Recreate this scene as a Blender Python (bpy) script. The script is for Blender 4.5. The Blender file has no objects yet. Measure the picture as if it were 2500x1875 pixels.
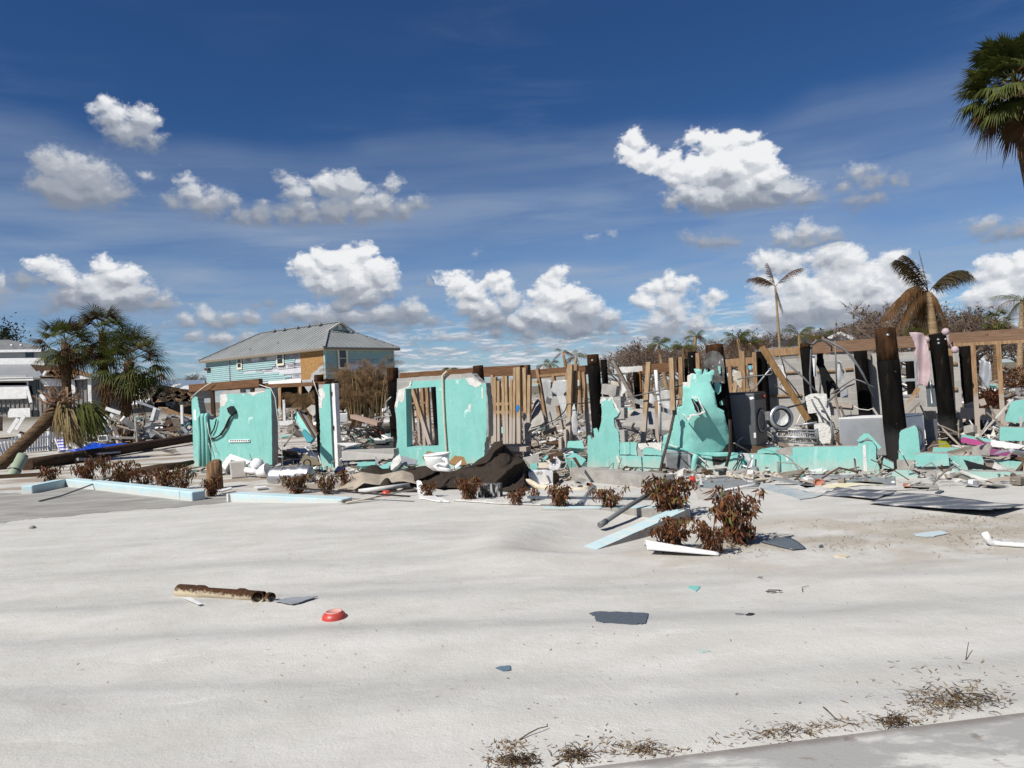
import bpy, bmesh, math, random
from mathutils import Vector, Matrix, noise as mnoise
from mathutils.geometry import tessellate_polygon
R = math.radians
SC = bpy.context.scene
COL = SC.collection
random.seed(11)

# ------------------------------------------------------------------ camera
F, EYE, ROLL = 1888.0, 1.75, R(2.9)
CT, ST = math.cos(ROLL), math.sin(ROLL)
camd = bpy.data.cameras.new('camera'); cam = bpy.data.objects.new('camera', camd); COL.objects.link(cam)
camd.sensor_width = 36.0; camd.lens = 36.0 * F / 2500.0
camd.shift_y = 7.5 / 2500.0
camd.clip_start = 0.1; camd.clip_end = 20000
cam.matrix_world = Matrix(((CT, ST, 0, 0), (0, 0, -1, 0), (-ST, CT, 0, EYE), (0, 0, 0, 1)))
SC.camera = cam

# ------------------------------------------------------------------ light
SUN_EL, SUN_AZ = R(46), R(229)            # azimuth measured clockwise from +Y: behind the camera, to the left
sdir = Vector((math.sin(SUN_AZ) * math.cos(SUN_EL), math.cos(SUN_AZ) * math.cos(SUN_EL), math.sin(SUN_EL)))
sd = bpy.data.lights.new('sun', 'SUN'); so = bpy.data.objects.new('sun', sd); COL.objects.link(so)
sd.energy = 5.0; sd.angle = R(0.53); sd.color = (1.0, 0.955, 0.88)
so.rotation_euler = (-sdir).to_track_quat('-Z', 'Y').to_euler()
SC.view_settings.view_transform = 'Standard'; SC.view_settings.look = 'None'
SC.view_settings.gamma = 1.0; SC.view_settings.exposure = 0.20
SC.cycles.max_bounces = 5; SC.cycles.diffuse_bounces = 2; SC.cycles.transparent_max_bounces = 8
SC.cycles.use_denoising = True

# ------------------------------------------------------------------ pixel rays of the photograph (2500 x 1875) as world points
def uv(px, py):
    dx, dy = px - 1250.0, py - 945.0
    return dx * CT - dy * ST, -dx * ST - dy * CT
def P(px, py, d):                           # never below the ground
    u, v = uv(px, py)
    if v < 0: d = min(d, (EYE - 0.02) * F / -v)
    return Vector((u / F * d, d, EYE + v / F * d))
def G(px, py, z=0.0):
    u, v = uv(px, py)
    d = (EYE - z) * F / max(-v, 4.0)
    return Vector((u / F * d, d, z))
WK, WC = 0.57, 16.4                        # the front wall of the ruin stands on  Y + WK*X = WC
WL = math.hypot(1, WK)
WN = Vector((WK / WL, 1 / WL, 0))          # away from the camera
WT = Vector((1 / WL, -WK / WL, 0))         # along the wall, to the right
def W(px, py, off=0.0):
    u, v = uv(px, py)
    d = (WC + off * WL) / (1 + WK * u / F)
    return Vector((u / F * d, d, EYE + v / F * d))
def wdepth(px, py, off=0.0):
    return W(px, py, off).y

# ------------------------------------------------------------------ node helpers
class NT:
    def __init__(s, tree): s.t = tree; s.n = tree.nodes; s.l = tree.links
    def new(s, ty, **k):
        n = s.n.new(ty)
        for a, b in k.items(): setattr(n, a, b)
        return n
    def put(s, sock, v):
        if v is None: return
        if isinstance(v, bpy.types.NodeSocket): s.l.new(v, sock)
        else: sock.default_value = v
    def math(s, op, a, b=None, c=None, clamp=False):
        n = s.new('ShaderNodeMath', operation=op, use_clamp=clamp)
        s.put(n.inputs[0], a)
        if b is not None: s.put(n.inputs[1], b)
        if c is not None: s.put(n.inputs[2], c)
        return n.outputs[0]
    def vm(s, op, a, b=None, scale=None):
        n = s.new('ShaderNodeVectorMath', operation=op)
        s.put(n.inputs[0], a)
        if b is not None: s.put(n.inputs[1], b)
        if scale is not None: s.put(n.inputs['Scale'], scale)
        return n.outputs['Value'] if op in ('LENGTH', 'DISTANCE', 'DOT_PRODUCT') else n.outputs['Vector']
    def noise(s, vec, scale, detail=4, rough=0.55, dist=0.0, dim='3D'):
        n = s.new('ShaderNodeTexNoise', noise_dimensions=dim)
        s.put(n.inputs['Vector'], vec); n.inputs['Scale'].default_value = scale
        n.inputs['Detail'].default_value = detail; n.inputs['Roughness'].default_value = rough
        n.inputs['Distortion'].default_value = dist
        return n.outputs['Fac']
    def ss(s, v, lo, hi, a=0.0, b=1.0):
        n = s.new('ShaderNodeMapRange', interpolation_type='SMOOTHSTEP')
        s.put(n.inputs[0], v); n.inputs[1].default_value = lo; n.inputs[2].default_value = hi
        n.inputs[3].default_value = a; n.inputs[4].default_value = b
        return n.outputs[0]
    def lin(s, v, lo, hi, a=0.0, b=1.0):
        n = s.new('ShaderNodeMapRange'); s.put(n.inputs[0], v)
        for i, x in enumerate((lo, hi, a, b)): n.inputs[i + 1].default_value = x
        return n.outputs[0]
    def mix(s, f, a, b, mode='MIX'):
        n = s.new('ShaderNodeMix', data_type='RGBA', blend_type=mode)
        s.put(n.inputs[0], f)
        for k, v in ((6, a), (7, b)):
            if isinstance(v, (tuple, list)): v = (*v[:3], 1.0)
            s.put(n.inputs[k], v)
        return n.outputs[2]
    def mapping(s, vec, scale=(1, 1, 1), rot=(0, 0, 0), loc=(0, 0, 0)):
        n = s.new('ShaderNodeMapping'); s.put(n.inputs['Vector'], vec)
        n.inputs['Scale'].default_value = scale; n.inputs['Rotation'].default_value = rot; n.inputs['Location'].default_value = loc
        return n.outputs[0]

# ------------------------------------------------------------------ world: Nishita sky + cumulus
world = bpy.data.worlds.new('World'); SC.world = world; world.use_nodes = True
wt = NT(world.node_tree); wt.n.clear()
w_out = wt.new('ShaderNodeOutputWorld')
sky = wt.new('ShaderNodeTexSky', sky_type='NISHITA'); sky.sun_disc = False
sky.sun_elevation = SUN_EL; sky.sun_rotation = SUN_AZ
sky.air_density = 1.0; sky.dust_density = 0.15; sky.ozone_density = 4.0; sky.altitude = 0
bg_sky = wt.new('ShaderNodeBackground')
SKY_STRENGTH = 0.092
bg_sky.inputs['Strength'].default_value = SKY_STRENGTH
tc = wt.new('ShaderNodeTexCoord')
sep = wt.new('ShaderNodeSeparateXYZ'); wt.l.new(tc.outputs['Generated'], sep.inputs[0])
az = wt.math('ARCTAN2', sep.outputs[0], sep.outputs[1])
el = wt.math('ARCSINE', sep.outputs[2])
YS = 1.35
comb = wt.new('ShaderNodeCombineXYZ'); wt.put(comb.inputs[0], az); wt.put(comb.inputs[1], wt.math('MULTIPLY', el, YS))
PP = comb.outputs[0]
def ang(px, py):
    u, v = uv(px, py)
    return math.atan2(u, F), math.atan2(v, math.hypot(u, F)) * YS

# each cloud: (brightness 0..1, crispness, base pixel y, lobes (px, py, r))
CLOUDS = [
 (0.80, 1.0, None, [(252,262,30),(276,290,40),(345,288,34),(318,325,42),(290,330,40),(372,345,30),(345,325,30)]),
 (0.45, 0.6, 520, [(140,405,46),(200,432,62),(262,458,52),(115,450,46),(300,470,32),(170,470,62),(232,512,26),(225,470,50)]),
 (0.62, 0.8, 555, [(452,434,18),(470,470,38),(512,500,46),(560,498,28),(425,495,26),(575,528,28),(640,525,40),(600,535,36),(700,528,40),(738,510,44),(708,445,20),
        (728,470,36),(800,455,44),(850,450,44),(880,498,50),(940,505,44),(1020,500,30),(955,448,24),(820,515,50),(760,535,44),(900,530,46),(985,520,38)]),
 (0.95, 0.95, 772, [(118,655,34),(150,685,36),(252,645,28),(288,680,46),(230,710,56),(320,725,52),(390,738,36),(180,735,50),(262,730,56),(420,745,22),(130,745,32)]),
 (0.45, 0.5, 706, [(70,690,30),(110,698,26),(30,690,22)]),
 (0.60, 0.8, 808, [(458,785,28),(505,772,32),(560,785,34),(610,785,30),(530,795,36)]),
 (0.60, 0.8, 856, [(480,822,26),(540,825,36),(600,830,34)]),
 (1.00, 1.0, None, [(745,652,34),(800,640,46),(842,640,48),(885,625,36),(920,668,48),(860,690,60),(800,690,50),(895,722,50),(945,705,32),(780,668,40),(850,745,46)]),
 (0.70, 0.85, 806, [(725,762,36),(790,778,52),(860,778,56),(930,778,50),(1005,762,42),(1040,780,34),(690,778,28),(985,785,46)]),
 (0.95, 1.0, None, [(1092,678,26),(1118,690,34),(1150,712,42),(1212,682,26),(1185,762,48),(1225,705,30),(1150,745,42),(1240,740,36),(1215,790,46),(1180,790,40)]),
 (0.90, 1.0, 836, [(1352,680,32),(1370,662,22),(1335,715,46),(1390,730,46),(1425,765,54),(1475,790,46),(1310,770,54),(1360,780,60),(1260,792,46),(1520,815,30),(1410,805,54),(1290,815,40),(1210,815,34)]),
 (0.85, 0.9, 850, [(1602,700,30),(1632,690,28),(1668,700,26),(1575,735,30),(1632,740,40),(1652,775,42),(1700,790,40),(1612,812,42),(1680,815,42),(1745,718,20),(1730,745,26),(1600,780,34)]),
 (1.00, 0.95, 552, [(1548,340,24),(1530,370,28),(1572,385,36),(1618,402,36),(1642,382,22),(1702,345,26),(1740,355,38),(1790,345,36),(1822,340,24),(1838,385,52),(1780,415,72),(1708,425,56),
        (1868,440,56),(1918,470,50),(1968,488,42),(1998,500,26),(1690,470,52),(1820,470,72),(1740,490,56),(1880,500,52),(1645,440,34),(1640,500,30),(1660,420,36)]),
 (0.42, 0.5, 515, [(2098,425,28),(2120,445,28),(2150,438,26),(2195,440,22),(2110,490,28),(2060,450,24),(2080,485,24),(2140,485,22)]),
 (0.34, 0.6, 618, [(1688,582,26),(1722,590,28),(1765,592,28),(1800,596,22)]),
 (0.72, 0.85, 612, [(1918,570,32),(1965,565,34),(2010,580,36),(2040,590,26),(1940,590,34),(1985,592,36)]),
 (0.75, 0.85, 850, [(1852,640,28),(1885,640,42),(1925,645,36),(1945,690,42),(1985,630,24),(2030,625,46),(2075,640,46),(2062,690,60),(2120,690,56),(2180,640,36),(2150,670,44),(2210,690,44),
        (2020,740,80),(1890,770,50),(2160,740,70),(2240,730,40),(1870,700,40),(1950,760,70),(2080,780,70),(1880,805,40)]),
 (0.42, 0.6, 598, [(2400,552,28),(2440,572,30),(2490,570,40),(2420,580,24)]),
 (0.85, 0.85, 830, [(2405,672,32),(2445,660,40),(2492,650,40),(2520,680,50),(2440,712,56),(2390,720,36),(2500,730,60),(2540,650,40)]),
 (0.6, 0.7, 760, [(8,690,26),(-10,700,30),(5,735,22)]),
 (0.45, 0.5, None, [(620,745,14),(660,742,16),(1045,690,14),(690,428,12),(360,430,16),(1490,570,10),(1160,620,12),(1450,575,10)]),
]
for _x0, _x1, _base, _r, _b in ((1010,1180,838,18,.62),(1150,1330,862,17,.5),(1040,1120,872,14,.5),(1290,1480,868,18,.6),(1440,1560,845,18,.65),(880,990,815,20,.55),(900,1010,852,16,.5),(1480,1640,872,15,.5),(1000,1100,800,16,.5),(360,450,812,14,.45),(1180,1260,835,16,.6),(1560,1700,850,18,.7),(1750,1900,832,20,.7),(1330,1420,838,14,.55)):
    _n = int((_x1 - _x0) / (_r * 1.1)); _q = random.Random(_x0 + _base)
    CLOUDS.append((min(1, _b * 1.35), .7, _base, [(_x0 + (_x1 - _x0) * i / _n, _base - _r * .55 + _q.uniform(-.35, .25) * _r - (i / _n) * 0, _r * _q.uniform(.75, 1.2)) for i in range(_n + 1)]))
# density of the clouds: one node group per sector of the sky, evaluated twice (here and a little towards the light)
def cloud_group(lo, hi):
    g = bpy.data.node_groups.new('cloud_density', 'ShaderNodeTree')
    g.interface.new_socket('P', in_out='INPUT', socket_type='NodeSocketVector')
    g.interface.new_socket('Env', in_out='OUTPUT', socket_type='NodeSocketFloat')
    g.interface.new_socket('Bright', in_out='OUTPUT', socket_type='NodeSocketFloat')
    g.interface.new_socket('Up', in_out='OUTPUT', socket_type='NodeSocketFloat')
    t = NT(g)
    gi = t.new('NodeGroupInput'); go = t.new('NodeGroupOutput')
    p = gi.outputs[0]
    sp = t.new('ShaderNodeSeparateXYZ'); t.l.new(p, sp.inputs[0])
    total = bright = upv = None
    for br, crisp, base, lobes in CLOUDS:
        e = None
        for px, py, r in lobes:
            ax, ay = ang(px, py)
            if ax + (r + 90) / F < lo or ax - (r + 90) / F > hi: continue
            r *= 1.06
            d = t.vm('DISTANCE', p, (ax, ay, 0))
            d = t.math('MULTIPLY_ADD', d, -1.0 / 45.0 * F, r / 45.0)   # 0 on the rim, in units of 45 pixels
            e = d if e is None else t.math('SMOOTH_MAX', e, d, 0.25)
        if e is None: continue
        ys = [q[1] for q in lobes]
        bp = base if base is not None else max(ys) + 25
        top = min(q[1] - q[2] for q in lobes)
        bx, by = ang(lobes[0][0], bp); tx, ty = ang(lobes[0][0], top)
        if base is not None:
            cut = t.math('MULTIPLY_ADD', sp.outputs[1], F / 32.0, -by * F / 32.0)
            e = t.math('SMOOTH_MIN', e, cut, 0.5)
        hgt = min(max(ty - by, 0.03), 0.085)
        u = t.ss(sp.outputs[1], by - 0.006, by + hgt * 1.05)
        if total is None:
            total, bright, upv = e, t.math('MULTIPLY', 1.0, br), u
        else:
            sel = t.math('GREATER_THAN', e, total)
            bright = t.math('MULTIPLY_ADD', sel, t.math('SUBTRACT', br, bright), bright)
            upv = t.math('MULTIPLY_ADD', sel, t.math('SUBTRACT', u, upv), upv)
            total = t.math('MAXIMUM', total, e)
    t.l.new(total, go.inputs[0]); t.l.new(bright, go.inputs[1]); t.l.new(upv, go.inputs[2])
    return g
VA, NA, H0 = 0.85, 1.40, 0.46
def field(cg, off):
    p = PP if off is None else wt.vm('ADD', PP, off)
    w1 = wt.new('ShaderNodeTexNoise'); wt.put(w1.inputs['Vector'], p); w1.inputs['Scale'].default_value = 22; w1.inputs['Detail'].default_value = 3
    warp = wt.vm('SCALE', wt.vm('SUBTRACT', w1.outputs['Color'], (0.5, 0.5, 0.5)), scale=0.030)
    pw = wt.vm('ADD', p, warp)
    grp = wt.new('ShaderNodeGroup'); grp.node_tree = cg; wt.l.new(pw, grp.inputs[0])
    v = wt.new('ShaderNodeTexVoronoi', feature='SMOOTH_F1', voronoi_dimensions='2D')
    wt.put(v.inputs['Vector'], pw); v.inputs['Scale'].default_value = 52; v.normalize = True
    v.inputs['Detail'].default_value = 3.0; v.inputs['Roughness'].default_value = 0.62; v.inputs['Lacunarity'].default_value = 2.3
    v.inputs['Smoothness'].default_value = 0.42
    nz = wt.noise(p, 55, 7, 0.62)
    h = wt.math('MULTIPLY_ADD', v.outputs['Distance'], -VA, grp.outputs['Env'])
    h = wt.math('MULTIPLY_ADD', wt.math('SUBTRACT', nz, 0.5), NA, h)
    return wt.math('ADD', h, H0), grp.outputs['Env'], grp.outputs['Bright'], grp.outputs['Up']
def cloud_shader(lo, hi):
    cg = cloud_group(lo, hi)
    h0, e0, b0, u0 = field(cg, None)
    h1, e1, b1, u1 = field(cg, (0.003, 0.008, 0.0))
    soft = wt.math('MULTIPLY_ADD', wt.math('MULTIPLY', u0, b0), -0.62, 1.05)
    alpha = wt.ss(wt.math('DIVIDE', h0, soft), 0.0, 1.0)
    lit = wt.math('MULTIPLY_ADD', u0, 0.66, 0.14)
    lit = wt.math('MULTIPLY_ADD', wt.math('SUBTRACT', h0, h1), 0.30, lit)
    lit = wt.math('MULTIPLY_ADD', wt.math('SUBTRACT', e0, e1), 0.25, lit)
    lit = wt.math('ADD', lit, wt.math('MULTIPLY', wt.math('SUBTRACT', wt.noise(PP, 26, 3, 0.5), 0.5), 0.55))
    lit = wt.math('MULTIPLY', lit, wt.math('MULTIPLY_ADD', b0, 0.74, 0.27), clamp=True)
    ccol = wt.new('ShaderNodeValToRGB'); wt.l.new(lit, ccol.inputs[0])
    cr = ccol.color_ramp; cr.interpolation = 'EASE'
    cr.elements[0].position = 0.05; cr.elements[0].color = (0.20, 0.23, 0.29, 1)
    cr.elements[1].position = 0.90; cr.elements[1].color = (0.765, 0.77, 0.785, 1)
    m1 = cr.elements.new(0.38); m1.color = (0.30, 0.33, 0.385, 1)
    m2 = cr.elements.new(0.64); m2.color = (0.53, 0.555, 0.595, 1)
    bg = wt.new('ShaderNodeBackground'); wt.l.new(ccol.outputs[0], bg.inputs['Color'])
    return alpha, bg
# thin cirrus, in long streaks
ci = wt.noise(wt.mapping(PP, (2.2, 11, 1), (0, 0, R(-8))), 1.3, 6, 0.6, 0.6)
ci2 = wt.noise(PP, 3.0, 2, 0.5)
cir = wt.math('MULTIPLY', wt.ss(ci, 0.42, 0.78), wt.ss(ci2, 0.38, 0.62))
cir = wt.math('MULTIPLY', cir, wt.ss(el, 0.42, 0.12, 0.25, 1.0))
low = wt.noise(wt.mapping(PP, (3.0, 14, 1)), 4.0, 5, 0.6)
lowc = wt.math('MULTIPLY', wt.ss(low, 0.40, 0.75), wt.ss(el, 0.17, 0.02))
elw = wt.math('MULTIPLY_ADD', wt.math('SUBTRACT', wt.noise(wt.mapping(PP, (1.0, 0.5, 1)), 3.5, 3, 0.5), 0.5), 0.10, el)
def band(c, w, s, k):
    b = wt.math('MULTIPLY', wt.ss(elw, R(c - w), R(c)), wt.ss(elw, R(c + w * 0.8), R(c)))
    st = wt.noise(wt.mapping(PP, (2.0, 13, 1), (0, 0, R(-5)), (k, 0, 0)), 2.0, 5, 0.55, 0.5)
    return wt.math('MULTIPLY', b, wt.ss(st, 0.18, 0.78, 0.12, s))
bands = wt.math('ADD', band(12.6, 4.2, 0.58, 0.0), wt.math('ADD', band(7.5, 4.2, 0.70, 3.0), band(16.5, 3.0, 0.28, 7.0)))
thin = wt.math('MAXIMUM', wt.math('ADD', bands, wt.math('MULTIPLY', cir, 0.40)), wt.math('MULTIPLY', lowc, 0.70), clamp=True)
skyc = wt.mix(wt.ss(el, -0.05, 0.36), wt.mix(1.0, sky.outputs[0], (0.56, 0.70, 0.90), 'MULTIPLY'), wt.mix(1.0, sky.outputs[0], (0.215, 0.375, 0.58), 'MULTIPLY'))
skymix = wt.mix(thin, skyc, (3.3, 4.0, 5.1))
# layered far cumulus bank low over the horizon
bk1 = wt.noise(wt.mapping(PP, (4.5, 17, 1), loc=(2, 0, 0)), 4.2, 6, 0.62, 0.3)
bk2 = wt.noise(wt.mapping(PP, (4.5, 17, 1), loc=(2, 0.05, 0)), 4.2, 6, 0.62, 0.3)
bka = wt.math('MULTIPLY', wt.ss(bk1, 0.44, 0.60), wt.math('MULTIPLY', wt.ss(el, R(6.2), R(2.6)), wt.ss(az, R(-26), R(-8), 0.35, 1.0)))
bkl = wt.math('MULTIPLY_ADD', wt.math('SUBTRACT', bk1, bk2), 5.0, 0.5, clamp=True)
skymix = wt.mix(wt.math('MULTIPLY', bka, 0.9), skymix, wt.mix(bkl, (3.0, 3.5, 4.4), (7.4, 7.6, 7.9)))
wt.l.new(skymix, bg_sky.inputs['Color'])
cuts = [-9.0, ang(640, 900)[0], ang(1130, 900)[0], ang(1560, 900)[0], 9.0]
shader = None
for k in range(4):
    al, bgc = cloud_shader(cuts[k], cuts[k + 1])
    ms = wt.new('ShaderNodeMixShader')
    wt.put(ms.inputs[0], al); wt.l.new(bg_sky.outputs[0], ms.inputs[1]); wt.l.new(bgc.outputs[0], ms.inputs[2])
    if shader is None: shader = ms.outputs[0]
    else:
        sel = wt.new('ShaderNodeMixShader'); wt.put(sel.inputs[0], wt.math('GREATER_THAN', az, cuts[k]))
        wt.l.new(shader, sel.inputs[1]); wt.l.new(ms.outputs[0], sel.inputs[2]); shader = sel.outputs[0]
gate = wt.math('MULTIPLY', wt.math('GREATER_THAN', sep.outputs[1], 0.1), wt.math('GREATER_THAN', sep.outputs[2], -0.01))
gate = wt.math('MULTIPLY', gate, wt.math('LESS_THAN', el, ang(1250, 190)[1] / YS))
gsh = wt.new('ShaderNodeMixShader'); wt.put(gsh.inputs[0], gate)
wt.l.new(bg_sky.outputs[0], gsh.inputs[1]); wt.l.new(shader, gsh.inputs[2])
wt.l.new(gsh.outputs[0], w_out.inputs['Surface'])
world.cycles.sampling_method = 'NONE'
# ------------------------------------------------------------------ materials
MATS = {}
def mat(name, col, rough=0.8, spec=0.3, metal=0.0, col2=None, nscale=6.0, nlo=0.35, nhi=0.65, detail=5, stretch=(1, 1, 1),
        bump=0.0, bscale=40.0, bdist=0.01, speck=None, sscale=8.0, slo=0.62, shi=0.68, sstretch=(1, 1, 1), speck2=None, s2scale=20.0, s2lo=0.66, s2hi=0.7,
        alpha=None, transl=0.0, extra=None):
    if name in MATS: return MATS[name]
    m = bpy.data.materials.new(name); m.use_nodes = True
    t = NT(m.node_tree); b = t.n['Principled BSDF']
    tcn = t.new('ShaderNodeTexCoord'); ob = tcn.outputs['Object']
    c = None
    if col2 is not None:
        f = t.ss(t.noise(t.mapping(ob, stretch), nscale, detail, 0.6), nlo, nhi)
        c = t.mix(f, col, col2)
    if speck is not None:
        f = t.ss(t.noise(t.mapping(ob, sstretch, loc=(3.1, 7.7, 1.3)), sscale, 6, 0.62), slo, shi)
        c = t.mix(f, c if c is not None else col, speck)
    if speck2 is not None:
        f = t.ss(t.noise(t.mapping(ob, loc=(13.1, 2.7, 5.3)), s2scale, 6, 0.62), s2lo, s2hi)
        c = t.mix(f, c if c is not None else col, speck2)
    if extra is not None: c = extra(t, ob, c if c is not None else col)
    t.put(b.inputs['Base Color'], c if isinstance(c, bpy.types.NodeSocket) else (*col[:3], 1))
    b.inputs['Roughness'].default_value = rough; b.inputs['Metallic'].default_value = metal
    b.inputs['Specular IOR Level'].default_value = spec
    if transl:
        b.inputs['Transmission Weight'].default_value = 0
        tr = t.new('ShaderNodeBsdfTranslucent'); t.put(tr.inputs[0], c if isinstance(c, bpy.types.NodeSocket) else (*col[:3], 1))
        mx = t.new('ShaderNodeMixShader'); mx.inputs[0].default_value = transl
        t.l.new(b.outputs[0], mx.inputs[1]); t.l.new(tr.outputs[0], mx.inputs[2])
        t.l.new(mx.outputs[0], t.n['Material Output'].inputs[0])
    if alpha is not None: b.inputs['Alpha'].default_value = alpha
    if bump:
        bn = t.new('ShaderNodeBump'); bn.inputs['Strength'].default_value = bump; bn.inputs['Distance'].default_value = bdist
        t.l.new(t.noise(t.mapping(ob, stretch), bscale, 5, 0.6), bn.inputs['Height']); t.l.new(bn.outputs[0], b.inputs['Normal'])
    MATS[name] = m
    return m

def block_extra(t, ob, c):        # mortar joints of a block wall, running along the wall
    br = t.new('ShaderNodeTexBrick')
    u = t.new('ShaderNodeSeparateXYZ'); t.l.new(ob, u.inputs[0])
    along = t.math('ADD', t.math('MULTIPLY', u.outputs[0], 1 / WL), t.math('MULTIPLY', u.outputs[1], -WK / WL))
    cb = t.new('ShaderNodeCombineXYZ'); t.put(cb.inputs[0], along); t.put(cb.inputs[1], u.outputs[2])
    t.l.new(cb.outputs[0], br.inputs['Vector'])
    br.inputs['Scale'].default_value = 1.0; br.inputs['Brick Width'].default_value = 0.40; br.inputs['Row Height'].default_value = 0.2
    br.inputs['Mortar Size'].default_value = 0.008; br.inputs['Bias'].default_value = 0.0
    br.inputs['Color1'].default_value = (0.40, 0.385, 0.36, 1); br.inputs['Color2'].default_value = (0.29, 0.28, 0.265, 1); br.inputs['Mortar'].default_value = (0.44, 0.42, 0.39, 1)
    return t.mix(0.65, c, br.outputs[0])

def wood_extra(dirt):
    def f(t, ob, c):              # flood line: pale and grey with silt below about a metre
        g = t.new('ShaderNodeNewGeometry'); s = t.new('ShaderNodeSeparateXYZ'); t.l.new(g.outputs['Position'], s.inputs[0])
        z = t.math('ADD', s.outputs[2], t.math('MULTIPLY', t.noise(ob, 9, 4), 0.5))
        return t.mix(t.ss(z, 1.18, 1.45, 0.8, 0.0), c, dirt)
    return f
def kerb_silt(t, ob, c):          # sand caked on the lower part of the kerb, scratches
    g = t.new('ShaderNodeNewGeometry'); s = t.new('ShaderNodeSeparateXYZ'); t.l.new(g.outputs['Position'], s.inputs[0])
    z = t.math('MULTIPLY_ADD', t.math('SUBTRACT', t.noise(ob, 5, 6, 0.65), 0.5), 0.30, s.outputs[2])
    n = t.new('ShaderNodeSeparateXYZ'); t.l.new(g.outputs['Normal'], n.inputs[0])
    c = t.mix(t.math('MULTIPLY', t.ss(z, 0.13, 0.03, 0.0, 0.8), t.ss(n.outputs[2], 0.7, 0.3, 0.12, 1.0)), c, (0.55, 0.54, 0.50))
    return t.mix(t.ss(t.noise(ob, 12, 6, 0.7), 0.62, 0.68, 0.0, 0.6), c, (0.36, 0.38, 0.37))
def pile_extra(t, ob, c):
    g = t.new('ShaderNodeNewGeometry'); s = t.new('ShaderNodeSeparateXYZ'); t.l.new(g.outputs['Position'], s.inputs[0])
    z = t.math('ADD', s.outputs[2], t.math('MULTIPLY', t.noise(ob, 9, 4), 0.3))
    return t.mix(t.ss(z, 0.72, 0.95, 0.55, 0.0), c, (0.04, 0.0395, 0.039))

def stucco_dirt(t, ob, c):        # silt splashed on the foot of the wall, rubbed pale streaks, pin-head chips
    g = t.new('ShaderNodeNewGeometry'); s = t.new('ShaderNodeSeparateXYZ'); t.l.new(g.outputs['Position'], s.inputs[0])
    z = t.math('MULTIPLY_ADD', t.noise(ob, 4, 5), -0.55, s.outputs[2])
    c = t.mix(t.ss(z, 0.02, -0.22, 0.0, 0.55), c, (0.42, 0.45, 0.40))
    st = t.noise(t.mapping(ob, (1, 1, 0.16)), 7, 6, 0.62)
    c = t.mix(t.ss(st, 0.58, 0.72, 0.0, 0.55), c, (0.50, 0.64, 0.61))
    c = t.mix(t.ss(t.noise(t.mapping(ob, (1.4, 1.4, 0.2), loc=(2, 6, 1)), 4, 6, 0.65), 0.55, 0.72, 0.0, 0.40), c, (0.12, 0.25, 0.225))
    c = t.mix(t.ss(t.noise(ob, 26, 4, 0.7), 0.68, 0.72, 0.0, 0.85), c, (0.62, 0.62, 0.58))
    return t.mix(t.ss(t.noise(t.mapping(ob, (1, 1, 1), loc=(9, 1, 4)), 2.6, 7, 0.7), 0.665, 0.70, 0.0, 0.8), c, (0.46, 0.45, 0.42))
TEAL = mat('turquoise_stucco', (0.200, 0.470, 0.420), 0.75, 0.25, col2=(0.230, 0.510, 0.460), nscale=2.2, bump=0.40, bscale=11, bdist=0.016,
           speck=(0.50, 0.68, 0.65), sscale=3.2, slo=0.63, shi=0.70, speck2=(0.185, 0.40, 0.36), s2scale=1.3, s2lo=0.52, s2hi=0.74, extra=stucco_dirt)
TEALS = mat('turquoise_smooth', (0.200, 0.465, 0.415), 0.6, 0.3, col2=(0.225, 0.505, 0.455), nscale=5, bump=0.2, bscale=30, speck=(0.5, 0.62, 0.6), sscale=9, slo=0.67, shi=0.70)
WHITEP = mat('white_plaster', (0.66, 0.65, 0.62), 0.85, 0.2, col2=(0.55, 0.53, 0.49), nscale=9, bump=0.5, bscale=40)
BLOCK = mat('concrete_block', (0.36, 0.345, 0.32), 0.95, 0.1, col2=(0.27, 0.26, 0.24), nscale=3.5, bump=0.6, bscale=70, bdist=0.006, extra=block_extra)
CONC = mat('concrete', (0.36, 0.345, 0.315), 0.95, 0.1, col2=(0.27, 0.255, 0.235), nscale=4, bump=0.7, bscale=50, bdist=0.008, speck=(0.46, 0.44, 0.41), sscale=7, slo=0.6, shi=0.75)
CONCD = mat('concrete_dark', (0.16, 0.155, 0.15), 0.95, 0.1, col2=(0.23, 0.22, 0.21), nscale=4, bump=0.7, bscale=50)
WOOD = mat('pine_timber', (0.35, 0.225, 0.125), 0.85, 0.15, col2=(0.215, 0.130, 0.070), nscale=5, stretch=(6, 6, 0.7), bump=0.3, bscale=20, extra=wood_extra((0.40, 0.36, 0.32)))
WOOD2 = mat('pale_pine_timber', (0.44, 0.315, 0.19), 0.85, 0.15, col2=(0.30, 0.20, 0.115), nscale=5, stretch=(6, 6, 0.7), bump=0.3, bscale=20, extra=wood_extra((0.45, 0.41, 0.37)))
BEAM = mat('brown_beam_timber', (0.185, 0.100, 0.054), 0.9, 0.1, col2=(0.105, 0.055, 0.030), nscale=4, stretch=(0.9, 0.9, 14), bump=0.35, bscale=14, speck=(0.06, 0.035, 0.02), sscale=3, slo=0.66, shi=0.72)
BEAMP = mat('tan_beam_timber', (0.215, 0.135, 0.088), 0.85, 0.2, col2=(0.145, 0.086, 0.053), nscale=4, stretch=(0.9, 0.9, 14), bump=0.35, bscale=14, speck=(0.10, 0.05, 0.025), sscale=4, slo=0.68, shi=0.73)
GREYW = mat('weathered_timber', (0.25, 0.22, 0.185), 0.9, 0.1, col2=(0.17, 0.145, 0.115), nscale=4, stretch=(1, 1, 9), bump=0.4, bscale=15)
DARKW = mat('dark_timber', (0.075, 0.045, 0.026), 0.9, 0.2, col2=(0.04, 0.024, 0.015), nscale=5, stretch=(1, 1, 8), bump=0.4, bscale=16)
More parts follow.
